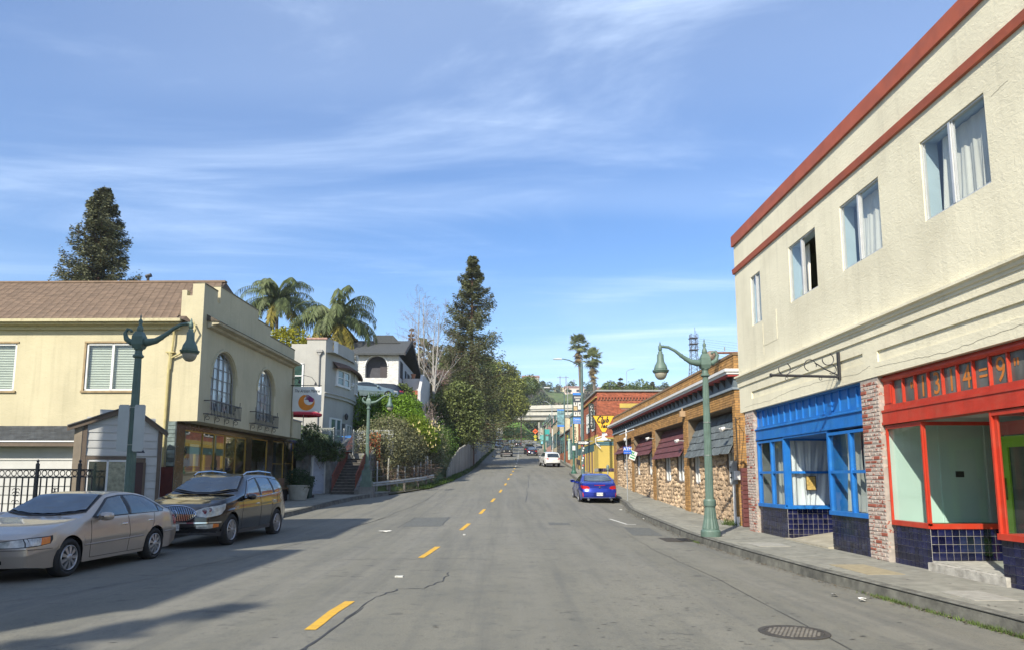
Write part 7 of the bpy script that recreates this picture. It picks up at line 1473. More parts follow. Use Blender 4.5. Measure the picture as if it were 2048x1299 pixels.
def wheel(parent,x,y,r,wd,style,sg):
 w=bpy.data.objects.new('wheel',None);COL.objects.link(w);w.parent=parent;w.location=(x,y,r);w.rotation_euler=(R(90)*(-sg),0,0);w.empty_display_size=.1
 ri=r*.66
 g=G();g.lathe([(ri,-wd/2+.02),(ri+.02,wd/2-.0),(r*.86,wd/2+.012),(r*.97,wd/2-.02),(r,wd/2-.05),(r,-wd/2+.03),(r*.96,-wd/2),(ri,-wd/2)],40);g.obj('tyre',RUB,w,True)
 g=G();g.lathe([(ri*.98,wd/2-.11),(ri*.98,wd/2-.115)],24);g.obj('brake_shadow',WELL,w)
 rim=bpy.data.objects.new('rim_ring',None)if False else None
 g=G()
 prof=[(ri*.985,wd/2-.12),(ri*.985,wd/2+.002),(ri*.94,wd/2+.008),(ri*.90,wd/2-.01),(ri*.89,wd/2-.1)]
 n=36;V=[];F=[]
 for rr,z in prof:
  for k in range(n):V.append((rr*math.cos(6.2832*k/n),rr*math.sin(6.2832*k/n),z))
 for i in range(len(prof)-1):
  for k in range(n):F.append((i*n+k,i*n+(k+1)%n,(i+1)*n+(k+1)%n,(i+1)*n+k))
 g.add(V,F);g.obj('rim',ALW,w,True)
 ns,w0,w1={'hub':(9,.30,.42),'multi':(12,.16,.26),'ten':(10,.14,.2)}[style];cap=.30 if style=='hub' else .16
 for k in range(ns):
  a=6.2832*k/ns;g=G(Matrix.Rotation(a,4,'Z'));h0=wd/2-.005;r0,r1=ri*cap*.8,ri*.93
  g.add([(r0,-ri*w0*.28,h0+.01),(r1,-ri*w1*.36,h0-.005),(r1,ri*w1*.36,h0-.005),(r0,ri*w0*.28,h0+.01),(r0,-ri*w0*.28,h0-.04),(r1,-ri*w1*.36,h0-.04),(r1,ri*w1*.36,h0-.04),(r0,ri*w0*.28,h0-.04)],[(0,1,2,3),(7,6,5,4),(0,4,5,1),(1,5,6,2),(2,6,7,3),(3,7,4,0)]);g.obj('spoke',ALW,w)
 g=G();g.lathe([(.001,wd/2-.02),(ri*cap,wd/2-.02),(ri*cap,wd/2+.006),(ri*cap*.6,wd/2+.018),(.001,wd/2+.018)],20);g.obj('hub_cap',ALW,w,True)
def mirror(parent,x,y,z,m,sg,sc=1.0):
 g=G();sx=.09*sc;V=[];F=[];n=12
 prof=[(-.11,.15),(-.09,.75),(-.03,1),(.05,.95),(.07,.8)]
 for px_,k in prof:
  for q in range(n):a=6.283*q/n;V.append((x+px_*sc,y+sg*(.13+.125*k*math.copysign(abs(math.cos(a))**.7,math.cos(a)))*sc,z+.078*k*math.copysign(abs(math.sin(a))**.7,math.sin(a))*sc))
 for i in range(len(prof)-1):
  for q in range(n):F.append((i*n+q,i*n+(q+1)%n,(i+1)*n+(q+1)%n,(i+1)*n+q))
 F.append(tuple(range(n)));F.append(tuple(range((len(prof)-1)*n,len(prof)*n))[::-1]);g.add(V,F);g.tube([(x+.02,y-sg*.03,z-.05),(x,y+sg*.1,z-.02)],.025,5);g.obj('mirror',m,parent,True)
def common(car,root,p,paint,seams=True,handles=None,wheel_style='multi',mirr=None,hm=None):
 for x in p['axles']:
  for sg in(1,-1):wheel(root,x,sg*(p['W']-.115),p['rw'],.215,wheel_style,sg)
 g=G();zf=p['zs0']+.03;hw=p['W']-.06
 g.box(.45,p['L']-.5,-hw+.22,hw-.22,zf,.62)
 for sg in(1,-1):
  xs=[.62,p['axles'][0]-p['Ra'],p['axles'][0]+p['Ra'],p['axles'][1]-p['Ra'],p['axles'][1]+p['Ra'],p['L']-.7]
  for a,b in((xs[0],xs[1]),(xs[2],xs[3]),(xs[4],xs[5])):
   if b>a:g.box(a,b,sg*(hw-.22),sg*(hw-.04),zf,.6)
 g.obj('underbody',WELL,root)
 if seams:
  for sg in(1,-1):
   for pts in seams:car.line(pts,.004,mat('seam',(.01,.01,.01),.8),root,'door_seam',sg)
 for x,z in handles or[]:
  for sg in(1,-1):g=G();y=car.side(x,z);g.bbox(x-.09,x+.09,0,.02,z-.014,z+.016,.006);g.v=[(a,sg*(y+.022-b),c)for a,b,c in g.v];g.obj('door_handle',hm or paint,root)
 if mirr:
  for sg in(1,-1):mirror(root,mirr[0],sg*car.side(mirr[0]+.1,mirr[1]-.08),mirr[1],mirr[2]if len(mirr)>2 else paint,sg,mirr[3]if len(mirr)>3 else 1)
def place(root,x,y,ang,dz=0,pitch=0):
 root.location=(x,y,road_z(x,y)+dz);root.rotation_euler=(0,-pitch,R(ang))
def plate_at(root,x,z,facing,txt,w=.30,h=.15,y=0):
 g=G();g.box(x-.008,x+.008,y-w/2,y+w/2,z-h/2,z+h/2);pl_=g.obj('licence_plate',PLT,root)
 if txt:
  M=Matrix.Translation((x+facing*.010,y,z))@Matrix.Rotation(R(90)*facing,4,'Z')@Matrix.Rotation(R(90),4,'X');text(txt,h*.72,M,mat('plate_blue',(.03,.04,.10),.5),pl_,'plate_text',ext=.001,wide=.72)
  # ---- 1 champagne sedan
CH=carpaint('champagne_paint',(.47,.40,.33),.45,.36)
pS=dict(L=4.80,W=.89,axles=(.95,3.62),Ra=.375,rw=.325,zs0=.20,tumble=.42,bowf=.30,bowr=.22,shoulder=.05,crease=.55,top=[(-.1,.66),(0,.68),(.12,.76),(.6,.86),(1.1,.945),(1.33,.985),(1.42,1.02),(2.12,1.36),(2.5,1.42),(2.9,1.425),(3.3,1.38),(3.5,1.33),(4.08,1.07),(4.2,1.04),(4.65,1.00),(4.8,.93)],belt=[(0,.60),(.15,.70),(.6,.79),(1.3,.90),(2,.93),(3.6,.96),(4.3,.965),(4.8,.86)],sill=[(0,.24),(.3,.20),(4.4,.22),(4.8,.30)],wid=[(0,.80),(.2,.90),(.5,.965),(1.0,1),(3.9,1),(4.4,.96),(4.8,.86)],leanf=[(.2,.05),(.42,0),(.55,0),(.66,.06),(.8,.12)],leanr=[(.2,.06),(.5,0),(.62,.0),(.75,.04),(1.0,.12)])
def build_sedan():
 t=thing('sedan','champagne beige four-door sedan parked at the left kerb, nearest whole car','car');car=Car(pS,170,20,18)
 car.split(lambda x,y,z,tag:'body',{'body':CH},t)
 car.pside([(1.55,.965),(2.16,1.31),(2.6,1.352),(3.08,1.35),(3.42,1.30),(4.02,1.03),(3.95,.978)],BLP,t,'window_surround',.004)
 car.pside([(1.66,.98),(2.19,1.285),(2.58,1.33),(2.64,1.33),(2.66,.985)],CGT,t,'side_window',.007);car.pside([(2.745,.985),(2.72,1.332),(3.08,1.33),(3.38,1.28),(3.70,1.13),(3.72,.985)],CGT,t,'side_window',.007);car.pside([(3.75,.985),(3.74,1.11),(3.94,1.02),(3.90,.99)],CGT,t,'quarter_window',.007)
 car.ptop(1.36,2.19,.74,.60,BLP,t,'windshield_surround',.008,bow=.16);car.ptop(1.42,2.15,.70,.56,CGT,t,'windshield',.022,bow=.15)
 car.ptop(3.42,4.08,.56,.64,BLP,t,'rear_window_surround',.007,bow=-.10);car.ptop(3.46,4.03,.52,.60,CGT,t,'rear_window',.018,bow=-.10)
 car.pnose([(.34,.555,.60),(.42,.548,.655),(.8,.55,.685),(1.1,.565,.71),(1.36,.60,.725),(1.40,.66,.73)],BLP,t,'headlight_surround',.004)
 car.pnose([(.37,.565,.60),(.44,.56,.645),(.80,.562,.675),(.96,.57,.69)],HLM,t,'headlight',.009);car.pnose([(.985,.572,.69),(1.17,.585,.70)],mat('reflector_lens',(.5,.5,.48),.08,.3,14,coat=.8),t,'headlight',.009);car.pnose([(1.17,.585,.70),(1.34,.61,.712)],AMB,t,'turn_signal',.010)
 car.pnose([(-.30,.59,.655),(0,.575,.665),(.30,.59,.655)],CHR,t,'grille',.006,both=False);car.pnose([(-.27,.60,.64),(.27,.60,.64)],BLP,t,'grille_mesh',.010,both=False);car.pnose([(-.55,.30,.36),(.55,.30,.36)],WELL,t,'air_intake',.005,both=False);car.pnose([(-.5,.32,.33),(.5,.32,.33)],CH,t,'intake_bar',.012,both=False)
 car.pnose([(-1.42,.515,.523),(1.42,.515,.523)],BLP,t,'bumper_gap',.003,both=False,n=70,rows=2);car.pnose([(.5,.66,.86),(1.18,.68,.88)],TAIL,t,'tail_light',.006,True)
 common(car,t,pS,CH,[[(1.52,.92),(1.50,.60),(1.53,.27)],[(2.66,.95),(2.70,.6),(2.68,.27)],[(3.58,.97),(3.52,.75),(3.38,.55),(3.22,.27)],[(1.53,.27),(3.22,.27)],[(1.62,.955),(3.95,.985)]],[(2.50,.80),(3.40,.82)],'hub',(1.75,.98),CHR)
 for sg in(1,-1):car.line([(1.35,.50),(3.2,.53)],.014,mat('moulding',(.30,.25,.21),.4),t,'side_moulding',sg);car.line([(3.98,.55),(4.6,.56)],.014,MATS['moulding'],t,'side_moulding',sg)
 for k in range(2):g=G();y=-.35+k*.55;g.tube([(1.40,y,1.035),(1.52,y+.45,1.07)],.012,4);g.obj('wiper',BLP,t)
 g=G();g.box(.045,.06,-.25,.25,.60,.615);g.obj('grille_bar',CHR,t)
 return t
sed=build_sedan();place(sed,-8.32,11.75,86.0)
# ---- 2 dark crossover
DG=carpaint('graphite_paint',(.012,.012,.014),.3,.16)
pB=dict(L=5.12,W=.985,axles=(.98,4.0),Ra=.445,rw=.385,zs0=.26,tumble=.34,bowf=.36,bowr=.25,shoulder=.04,crease=.72,top=[(-.1,.92),(0,.95),(.10,1.03),(.5,1.12),(1.0,1.19),(1.28,1.22),(1.38,1.26),(2.15,1.68),(2.5,1.765),(3.4,1.78),(4.2,1.72),(4.55,1.62),(4.98,1.2),(5.05,1.12),(5.12,1.0)],belt=[(0,.82),(.2,.95),(.6,1.04),(1.3,1.12),(2.0,1.13),(3.6,1.18),(4.5,1.25),(4.9,1.18),(5.12,.95)],sill=[(0,.32),(.3,.26),(4.7,.30),(5.12,.40)],wid=[(0,.76),(.25,.90),(.6,.97),(1.0,1),(4.2,1),(4.7,.95),(5.12,.85)],leanf=[(.3,.06),(.5,0),(.75,.02),(.95,.10),(1.1,.2)],leanr=[(.3,.05),(.6,0),(.9,0),(1.2,.05),(1.7,.15)])
def build_cross():
 t=thing('crossover','dark graphite crossover with waterfall grille parked behind the beige sedan','car');car=Car(pB,170,20,18)
 CLD=mat('cladding',(.05,.05,.052),.5);car.split(lambda x,y,z,tag:'lower_cladding' if tag in('side','nose','tail')and z<.36 else 'body',{'body':DG,'lower_cladding':CLD},t)
 car.pside([(1.66,1.145),(2.20,1.60),(2.7,1.672),(3.6,1.672),(4.2,1.61),(4.66,1.36),(4.50,1.265)],BLP,t,'window_surround',.004)
 for w_ in([(1.80,1.16),(2.24,1.57),(2.70,1.645),(2.74,1.17)],[(2.84,1.17),(2.80,1.65),(3.58,1.65),(3.70,1.20)],[(3.82,1.215),(3.70,1.645),(4.18,1.59),(4.60,1.36),(4.46,1.28)]):car.pside(w_,CGT,t,'side_window',.007)
 car.ptop(1.32,2.24,.84,.68,BLP,t,'windshield_surround',.008,bow=.20);car.ptop(1.38,2.19,.80,.64,CGT,t,'windshield',.024,bow=.19);car.ptop(4.55,4.96,.62,.66,CGL,t,'rear_window',.006,bow=-.06)
 car.pnose([(.60,.84,.86),(.72,.75,.90),(.95,.72,.95),(1.25,.77,1.0),(1.50,.90,1.03),(1.54,.97,1.03)],HLM,t,'headlight',.008);car.pnose([(.70,.47,.54),(.95,.455,.56),(1.12,.47,.565)],HLM,t,'fog_lamp',.008);car.pnose([(1.12,.47,.565),(1.26,.49,.56)],AMB,t,'turn_signal',.009)
 car.pnose([(-1.36,.585,.612),(1.36,.585,.612)],CHR,t,'bumper_strip',.012,both=False,n=70,rows=2);car.pnose([(-.5,.37,.44),(.5,.37,.44)],WELL,t,'air_intake',.005,both=False);car.pnose([(-.60*math.cos(a),max(.635,.80-.19*abs(math.sin(a))),.80+.19*abs(math.sin(a)))for a in np.linspace(.05,3.09,25)],WELL,t,'grille',.006,both=False,n=40);car.pnose([(.6,.85,1.15),(1.2,.9,1.2)],TAIL,t,'tail_light',.006,True)
 common(car,t,pB,DG,[[(1.62,1.12),(1.58,.7),(1.60,.36)],[(2.76,1.16),(2.80,.75),(2.77,.36)],[(4.02,1.2),(3.92,.95),(3.6,.75),(3.5,.36)]],[(2.55,.98),(3.72,1.03)],'multi',(1.85,1.17),CHR)
 for sg in(1,-1):
  car.line([(1.75,1.145),(3.0,1.165),(4.45,1.27)],.011,CHR,t,'window_chrome',sg);car.line([(1.74,1.15),(2.26,1.60),(2.7,1.67),(3.6,1.672),(4.2,1.61),(4.62,1.36)],.009,CHR,t,'window_chrome',sg)
  g=G();g.tube([(2.2,sg*.66,1.72),(2.4,sg*.67,1.80),(3.2,sg*.67,1.84),(4.1,sg*.66,1.80),(4.35,sg*.65,1.70)],.022,6);g.obj('roof_rail',CHR,t)
  g=G();[g.box(.70+k*.07,.75+k*.07,sg*(.60-k*.02)-.02,sg*(.60-k*.02)+.02,1.115+k*.012,1.135+k*.012)for k in range(3)];g.obj('bonnet_vent',CHR,t,kind='stuff')
  for y,z,r in((.66,.86,.06),(.76,.90,.05)):
   P=car.warp(0,sg*y,z);g=G();g.lathe([(.001,.03),(r,.03),(r*.8,.0)],12);g.v=[(P[0]-b-.0,P[1]+a,P[2]+c)for a,c,b in g.v];g.obj('projector_lamp',CHR,t)
 P0=lambda y,z:car.warp(0,y,z)
 for k in range(-10,11):
  y=k*.043;hz=.19*math.sqrt(max(0,1-(y/.47)**2));a,b=max(.64,.80-hz+.01),.80+hz-.01;p,q,m_=P0(y,a),P0(y,b),P0(y,(a+b)/2);g=G();g.tube([(p[0]-.012,p[1],p[2]),(m_[0]-.02,m_[1],m_[2]),(q[0]-.012,q[1],q[2])],.010,4);g.obj('grille_bar',CHR,t)
 g=G();rim=[(y,z)for a in np.linspace(0,6.283,40)for y,z in[(.48*math.cos(a),max(.635,.80+.195*math.sin(a)))]];g.tube([(P0(y,z)[0]-.01,y,z)for y,z in rim],.014,4);g.obj('grille_surround',CHR,t)
 g=G();P=P0(0,.80);g.tube([(P[0]-.045,.075*math.cos(a),.80+.085*math.sin(a))for a in np.linspace(0,6.283,16)],.010,4)
 for s_ in(-1,0,1):g.tube([(P[0]-.048,s_*.035-.02,.84),(P[0]-.048,s_*.035+.02,.76)],.009,4)
 g.obj('badge',CHR,t);plate_at(t,P0(0,.5)[0]-.02,.50,-1,'5GGW153')
 return t
crs=build_cross();place(crs,-7.68,17.2,86.5)
# ---- 3 blue coupe seen from behind
BLC=carpaint('vivid_blue_paint',(.008,.028,.30),.35,.22)
pC=dict(L=4.80,W=.925,axles=(.93,3.66),Ra=.37,rw=.33,zs0=.20,tumble=.50,bowf=.30,bowr=.20,shoulder=.05,crease=.6,top=[(-.1,.66),(0,.68),(.12,.74),(.6,.86),(1.2,.95),(1.42,1.0),(2.2,1.36),(2.55,1.43),(3.0,1.42),(3.35,1.36),(4.15,1.09),(4.3,1.06),(4.68,1.06),(4.8,.98)],belt=[(0,.60),(.15,.70),(.6,.80),(1.3,.92),(3.6,1.0),(4.3,.98),(4.7,.97),(4.8,.90)],sill=[(0,.22),(4.4,.22),(4.8,.32)],wid=[(0,.80),(.5,.96),(1,1),(3.9,1),(4.5,.95),(4.8,.88)],leanf=[(.2,.05),(.45,0),(.7,.08)],leanr=[(.2,.08),(.45,0),(.62,.0),(.8,.07),(.95,.05),(1.1,.0)])
def build_coupe():
 t=thing('coupe','bright blue coupe parked on the right seen from behind','car');car=Car(pC,130,20,16)
 car.split(lambda x,y,z,tag:'diffuser' if tag in('tail','side')and x>4.4 and z<.325 else 'body',{'body':BLC,'diffuser':BLP},t)
 car.pside([(1.62,.98),(2.28,1.32),(2.7,1.36),(3.2,1.33),(3.80,1.08)],BLP,t,'window_surround',.004);car.pside([(1.72,.99),(2.30,1.30),(2.70,1.34),(3.18,1.31),(3.70,1.08)],CGL,t,'side_window',.007)
 car.ptop(1.40,2.22,.70,.56,CGL,t,'windshield',.006,bow=.15);car.ptop(3.34,4.18,.60,.68,BLP,t,'rear_window_surround',.007,bow=-.10);car.ptop(3.38,4.12,.55,.64,CGT,t,'rear_window',.018,bow=-.10)
 car.pnose([(.60,.77,.84),(.72,.75,.90),(1.0,.76,.92),(1.32,.84,.93)],TAIL,t,'tail_light',.008,True);car.pnose([(-.34,.93,.955),(.34,.93,.955)],TAIL,t,'brake_strip',.006,True,False);car.pnose([(.95,.40,.58),(1.02,.38,.60)],TAIL,t,'reflector',.006,True,n=4)
 car.pnose([(-1.1,.335,.358),(1.1,.335,.358)],CHR,t,'bumper_strip',.01,True,False,50,2);car.pnose([(-.36,.42,.60),(.36,.42,.60)],mat('blue_recess',(.004,.012,.12),.3),t,'plate_recess',.004,True,False)
 car.pnose([(.5,.58,.66),(1.3,.62,.74)],HLM,t,'headlight',.007);car.pnose([(-.5,.5,.62),(.5,.5,.62)],BLP,t,'grille',.006,both=False)
 common(car,t,pC,BLC,[[(1.6,.95),(1.58,.3)],[(2.98,.98),(3.0,.3)]],[(2.85,.84)],'ten',(1.8,1.0))
 xr_=car.warp(4.8,0,.5)[0];plate_at(t,xr_+.01,.52,1,'7XRL716')
 g=G();g.tube([(xr_-.02,.045*math.cos(a),.86+.045*math.sin(a))for a in np.linspace(0,6.283,12)],.008,4);g.box(xr_-.03,xr_-.01,-.02,.02,.84,.88);g.obj('badge',CHR,t)
 for s_ in(-1,1):g=G();g.tube([(xr_-.25,s_*.55,.27),(xr_+.03,s_*.55,.27)],[.05,.055],12);g.obj('exhaust_tip',CHR,t)
 return t
cp=build_coupe()
# ---- 4 white crossover
WHC=carpaint('white_car_paint',(.70,.70,.68),.0,.3)
pW=dict(pB);pW.update(L=4.85,W=.945,axles=(.95,3.75),rw=.36,Ra=.42)
pW['top']=[(a*.947,b*.945)for a,b in pB['top']];pW['belt']=[(a*.947,b*.945)for a,b in pB['belt']];pW['sill']=[(0,.3),(4.85,.36)];pW['wid']=[(a*.947,b)for a,b in pB['wid']]
def build_suv(name,label,paint,trim):
 t=thing(name,label,'car');car=Car(pW,90,16,12)
 car.split(lambda x,y,z,tag:'lower_cladding' if tag in('side','tail','nose')and(z<.40 or tag=='tail' and z<.50)else 'body',{'body':paint,'lower_cladding':trim},t)
 car.pside([(a*.947,b*.945)for a,b in[(1.66,1.145),(2.25,1.60),(2.7,1.665),(3.6,1.665),(4.2,1.60),(4.62,1.36),(4.45,1.27)]],CGL,t,'side_window',.006,20,5)
 car.ptop(1.28,2.08,.78,.64,CGL,t,'windshield',.006,bow=.18);car.ptop(4.26,4.74,.62,.68,CGL,t,'rear_window',.008,bow=-.04)
 car.pnose([(.62,.90,.98),(.85,.88,1.02),(1.22,.93,1.03)],TAIL,t,'tail_light',.008,True);car.pnose([(.5,.76,.86),(1.4,.82,.95)],HLM,t,'headlight',.007);car.pnose([(-.5,.62,.85),(.5,.62,.85)],BLP,t,'grille',.006,both=False)
 common(car,t,pW,paint,[[(2.6,1.1),(2.62,.4)]],[(2.5,.95),(3.6,1.0)],'ten',(1.75,1.12))
 plate_at(t,car.warp(4.85,0,.7)[0]+.01,.80,1,'');return t
wv=build_suv('crossover','white crossover parked on the right beyond the corner kerb',WHC,BLP)
def slope(root,x,y0,ang,L_,front_up=False,dzz=0):
 a=R(ang);x1=x+math.cos(a)*L_;y1=y0+math.sin(a)*L_;z0,z1=zr(y0)-.03,zr(y1)-.03;root.location=(x,y0,z0+dzz)
 root.rotation_euler=(0,-math.atan2(z1-z0,L_),a)
slope(wv,5.35,80.6+4.85,-83,4.85)
cp.scale=(.97,)*3;slope(cp,4.64,38.2,-90.3,4.8);cp.location.z-=.08
# ---- farther cars: copies of the shells with their own paint
def clone(src,name,label,paint_from,paint_to,grp=None):
 r=dup(src,(0,0,0),0,label,grp);r.name=name
 def rec(o):
  for ch in[c for c in bpy.data.objects if c.parent==o]:
   if ch.type=='MESH' and ch.data.materials and ch.data.materials[0]==paint_from:
    me=ch.data.copy();me.materials[0]=paint_to;ch.data=me
   rec(ch)
 rec(r);return r
NAVY=carpaint('navy_paint',(.012,.016,.03),.3,.2);SIL=carpaint('silver_paint',(.36,.38,.40),.6,.3);BLKP=carpaint('black_paint',(.010,.010,.012),.2,.2);TANP=carpaint('tan_paint',(.30,.25,.17),.4,.3);GRN=carpaint('green_grey_paint',(.16,.22,.24),.4,.3)
c=clone(cp,'sedan','dark navy car parked on the right beyond the white crossover',BLC,NAVY);slope(c,5.4,117+4.8,-93,4.8)
c=clone(wv,'crossover','black sport utility parked in front of the navy car on the right',WHC,BLKP);slope(c,5.25,124.5+4.8,-93,4.85)
g=G();g.box(1.0,4.2,-.7,.7,1.66,1.78);g.obj('roof_rack',BLP,c)
c=clone(cp,'sedan','small dark car in the middle of the far street',BLC,NAVY);slope(c,5.0,198+4.8,-91,4.8)
for k,(x,y,src,pf,pt,lb)in enumerate(((-.55,176,cp,BLC,SIL,'nearest silver car in the far left parking row'),(-.6,183,cp,BLC,SIL,'second silver car of the far left parking row'),(-.6,190,wv,WHC,NAVY,'dark car third in the far left parking row'),(-.4,204,cp,BLC,GRN,'pale blue grey car where the far left row bends'),(2.2,232,cp,BLC,WHC,'white car parked farthest up by the grass slope'),(-.2,215,wv,WHC,BLKP,'dark utility vehicle near the far pale wall'))):
 c=clone(src,'parked_car',lb,pf,pt,'cars parked far up the left side');slope(c,x,y,90 if k!=4 else 60,4.8)
c=clone(wv,'crossover','black utility vehicle parked before the white brick house above the hedge',WHC,BLKP);c.location=(-13.0,60.2,7.75);c.rotation_euler=(0,0,R(4))
c=clone(cp,'sedan','silver green sedan parked left of the black vehicle above the hedge',BLC,GRN);c.location=(-12.9,56.6,7.75);c.rotation_euler=(0,0,R(195));c.location=(-8.3,57.9,7.75)
c=clone(cp,'sedan','silver car half hidden on the lower drive beside the grey rounded house',BLC,SIL);c.location=(-9.9,55.2,5.0);c.rotation_euler=(0,0,R(178))
c=clone(wv,'crossover','white vehicle up on the overpass approach beyond the trees',WHC,WHC);c.location=(12,318,31.6);c.rotation_euler=(0,0,R(0))
# ---- jeep-like off-roader coming towards us
JB=carpaint('jeep_black',(.014,.015,.016),.2,.3);jp=thing('off_roader','black boxy off-road vehicle driving towards us in the left lane','car')
g=G();g.box(.15,4.0,-.62,.62,.62,1.08);g.box(1.3,4.0,-.78,.78,.55,1.12);g.obj('body',JB,jp);g=G();g.prism([(1.45,-.72,1.12),(1.62,-.68,1.78),(3.95,-.68,1.82),(4.0,-.72,1.12)],(0,1.42,0));g.obj('cabin',JB,jp)
g=G();g.prism([(1.425,-.62,1.18),(1.565,-.60,1.70),(1.60,-.60,1.70),(1.46,-.62,1.18)],(0,1.22,0));g.obj('windshield',CGL,jp)
for s_ in(-1,1):
 for xa,xb in((1.75,2.6),(2.75,3.8)):g=G();g.box(xa,xb,s_*.70,s_*.735,1.2,1.68);g.obj('side_window',CGL,jp)
 g=G();g.prism([(.12,s_*.60,.86),(.2,s_*.60,.98),(1.1,s_*.60,.98),(1.35,s_*.60,.70),(1.25,s_*.6,.68),(1.05,s_*.60,.90),(.3,s_*.60,.90)],(0,s_*.32,0));g.obj('fender',BLP,jp)
 g=G();g.tube([(.10,s_*.43,.93),(.16,s_*.43,.93)],.10,14);g.obj('headlight',HLM,jp);g=G();g.box(1.35,1.5,s_*.80,s_*1.02,1.15,1.35);g.obj('mirror',BLP,jp)
 for xa in(.72,3.2):wheel(jp,xa,s_*.80,.40,.26,'ten',s_)
for k in range(7):g=G();y=(k-3)*.085;g.box(.12,.155,y-.018,y+.018,.74,1.0);g.obj('grille_slot',BLP,jp)
g=G();g.box(-.05,.12,-.8,.8,.48,.66);g.obj('bumper',mat('bumper_grey',(.12,.12,.12),.5),jp);g=G();g.box(-.06,-.03,-.45,.45,.50,.56);g.obj('winch_plate',mat('winch',(.3,.2,.17),.5),jp);g=G();g.box(.3,3.9,-.6,.6,.4,.62);g.obj('underbody',WELL,jp)
slope(jp,.98,112,91,4.0)
# ---- car cut by the left edge of the frame
SLV=carpaint('silver_grey_paint',(.27,.29,.33),.5,.3);c=clone(cp,'coupe','silver grey car cut off by the left edge, rear corner showing',BLC,SLV);place(c,-8.25,5.35,86.0)
# = STREET FURNITURE
GRN_P=mat('lamp_green',(.088,.140,.114),.55,.14,5,bump=.15,dirt=(.10,.17,.14),dscale=4,damt=.4);GLOBE=mat('lamp_globe',(.42,.40,.32),.35,.08,8,trans=.3)
def lamp_post(label,loc,flip,sc=1.0,tall=5.2):
 t=thing('street_lamp',label,'street lamp',loc,0,'green ornamental street lamps');t.scale=(sc,)*3
 g=G();g.lathe([(.25,0),(.25,.13),(.235,.16),(.205,.18),(.20,.22)],28);g.obj('foot',GRN_P,t)
 g=G();g.lathe([(.215,.20),(.16,.45),(.135,.70),(.13,.78)],32,flute=.07,fl=1);g.obj('fluted_base',GRN_P,t)
 g=G();g.lathe([(.15,.76),(.155,.80),(.155,.90),(.14,.94)],24);g.obj('collar',GRN_P,t)
 g=G();g.lathe([(.105,.92),(.098,2.0),(.085,3.4),(.072,tall-1.02)],32,flute=.09,fl=1);g.obj('shaft',GRN_P,t)
 h=tall-1.05
 for z in(2.05,2.9):g=G();g.lathe([(.10,z),(.10,z+.02)],16);g.obj('strap',mat('strap_steel',(.3,.33,.3),.4,metal=.6),t)
 g=G();g.lathe([(.08,h),(.12,h+.03),(.12,h+.06),(.085,h+.09),(.075,h+.17),(.10,h+.21),(.085,h+.24)],20);g.obj('capital',GRN_P,t)
 g=G();g.add([(a*r,b*r,z)for z,r in((h+.22,.095),(h+.32,.13),(h+.50,.12),(h+.62,.07))for a,b in((-1,-1),(1,-1),(1,1),(-1,1))],[(i*4+k,i*4+(k+1)%4,(i+1)*4+(k+1)%4,(i+1)*4+k)for i in range(3)for k in range(4)]+[(3,2,1,0),(12,13,14,15)]);g.obj('head_block',GRN_P,t)
 g=G();g.lathe([(.05,h+.60),(.075,h+.66),(.055,h+.74),(.03,h+.78),(.045,h+.83),(.045,h+.87),(.015,h+.92),(.02,h+.96),(.001,h+1.04)],14);g.obj('finial',GRN_P,t,True)
 f=flip;z0=h+.38
 g=G();g.tube([(f*.10,0,z0),(f*.18,0,z0-.01),(f*.38,0,z0+.03),(f*.58,0,z0+.16),(f*.78,0,z0+.32),(f*.95,0,z0+.41),(f*1.12,0,z0+.43),(f*1.2,0,z0+.42)],[.085,.09,.07,.05,.04,.037,.037,.037],10);g.obj('arm',GRN_P,t,True)
 for u in((.36,z0+.03),(.5,z0+.10),(.62,z0+.19)):g=G();g.tube([(f*(u[0]-.012),0,u[1]-.01),(f*(u[0]+.012),0,u[1]+.01)],.075-u[0]*.03,10);g.obj('arm_ring',GRN_P,t)
 g=G();g.tube([(-f*.10,0,z0),(-f*.2,0,z0-.005),(-f*.30,0,z0+.07),(-f*.34,0,z0+.2),(-f*.28,0,z0+.30),(-f*.20,0,z0+.27),(-f*.19,0,z0+.23)],[.07,.07,.06,.045,.035,.03,.035],10);g.obj('crook',GRN_P,t,True)
 x=f*1.17;zt=z0+.40
 g=G();g.lathe([(.035,zt-.08),(.05,zt-.06),(.05,zt+.04),(.03,zt+.06),(.012,zt+.14),(.001,zt+.16)],12,(x,0,0));g.obj('arm_tip',GRN_P,t,True)
 g=G();g.lathe([(.03,zt-.08),(.06,zt-.12),(.055,zt-.16),(.085,zt-.18),(.09,zt-.34),(.11,zt-.40),(.155,zt-.48),(.175,zt-.56),(.18,zt-.60)],20,(x,0,0));g.obj('lamp_shade',GRN_P,t,True)
 g=G();g.lathe([(.18,zt-.59),(.215,zt-.60),(.215,zt-.625),(.19,zt-.64),(.205,zt-.65),(.19,zt-.67),(.15,zt-.67)],24,(x,0,0));g.obj('lamp_rim',GRN_P,t)
 g=G();g.lathe([(.165,zt-.66),(.16,zt-.72),(.13,zt-.79),(.08,zt-.84),(.001,zt-.86)],20,(x,0,0));g.obj('globe',GLOBE,t,True)
 return t
lr=lamp_post('green ornamental street lamp on the right sidewalk before the grey awning',(5.37,18.5,zr(18.5)+.13),-1,1.0,5.15)
ll=lamp_post('green ornamental street lamp on the left behind the beige sedan, sign backs on its shaft',(-9.12,17.9,zr(18)+.18),1,1.09,5.1)
lm=lamp_post('green ornamental street lamp on a pedestal at the foot of the stairs',(-6.95,37.6,zr(37.5)+.78),1,.95,5.0)
g=G();g.box(-.42,.42,-.36,.36,-1.1,-.30);g.obj('pedestal',RCON,lm);g=G();g.box(-.30,.30,-.28,.28,-.31,.03);g.box(-.24,.24,-.24,.24,0,.6);g.obj('plinth_box',GRN_P,lm)
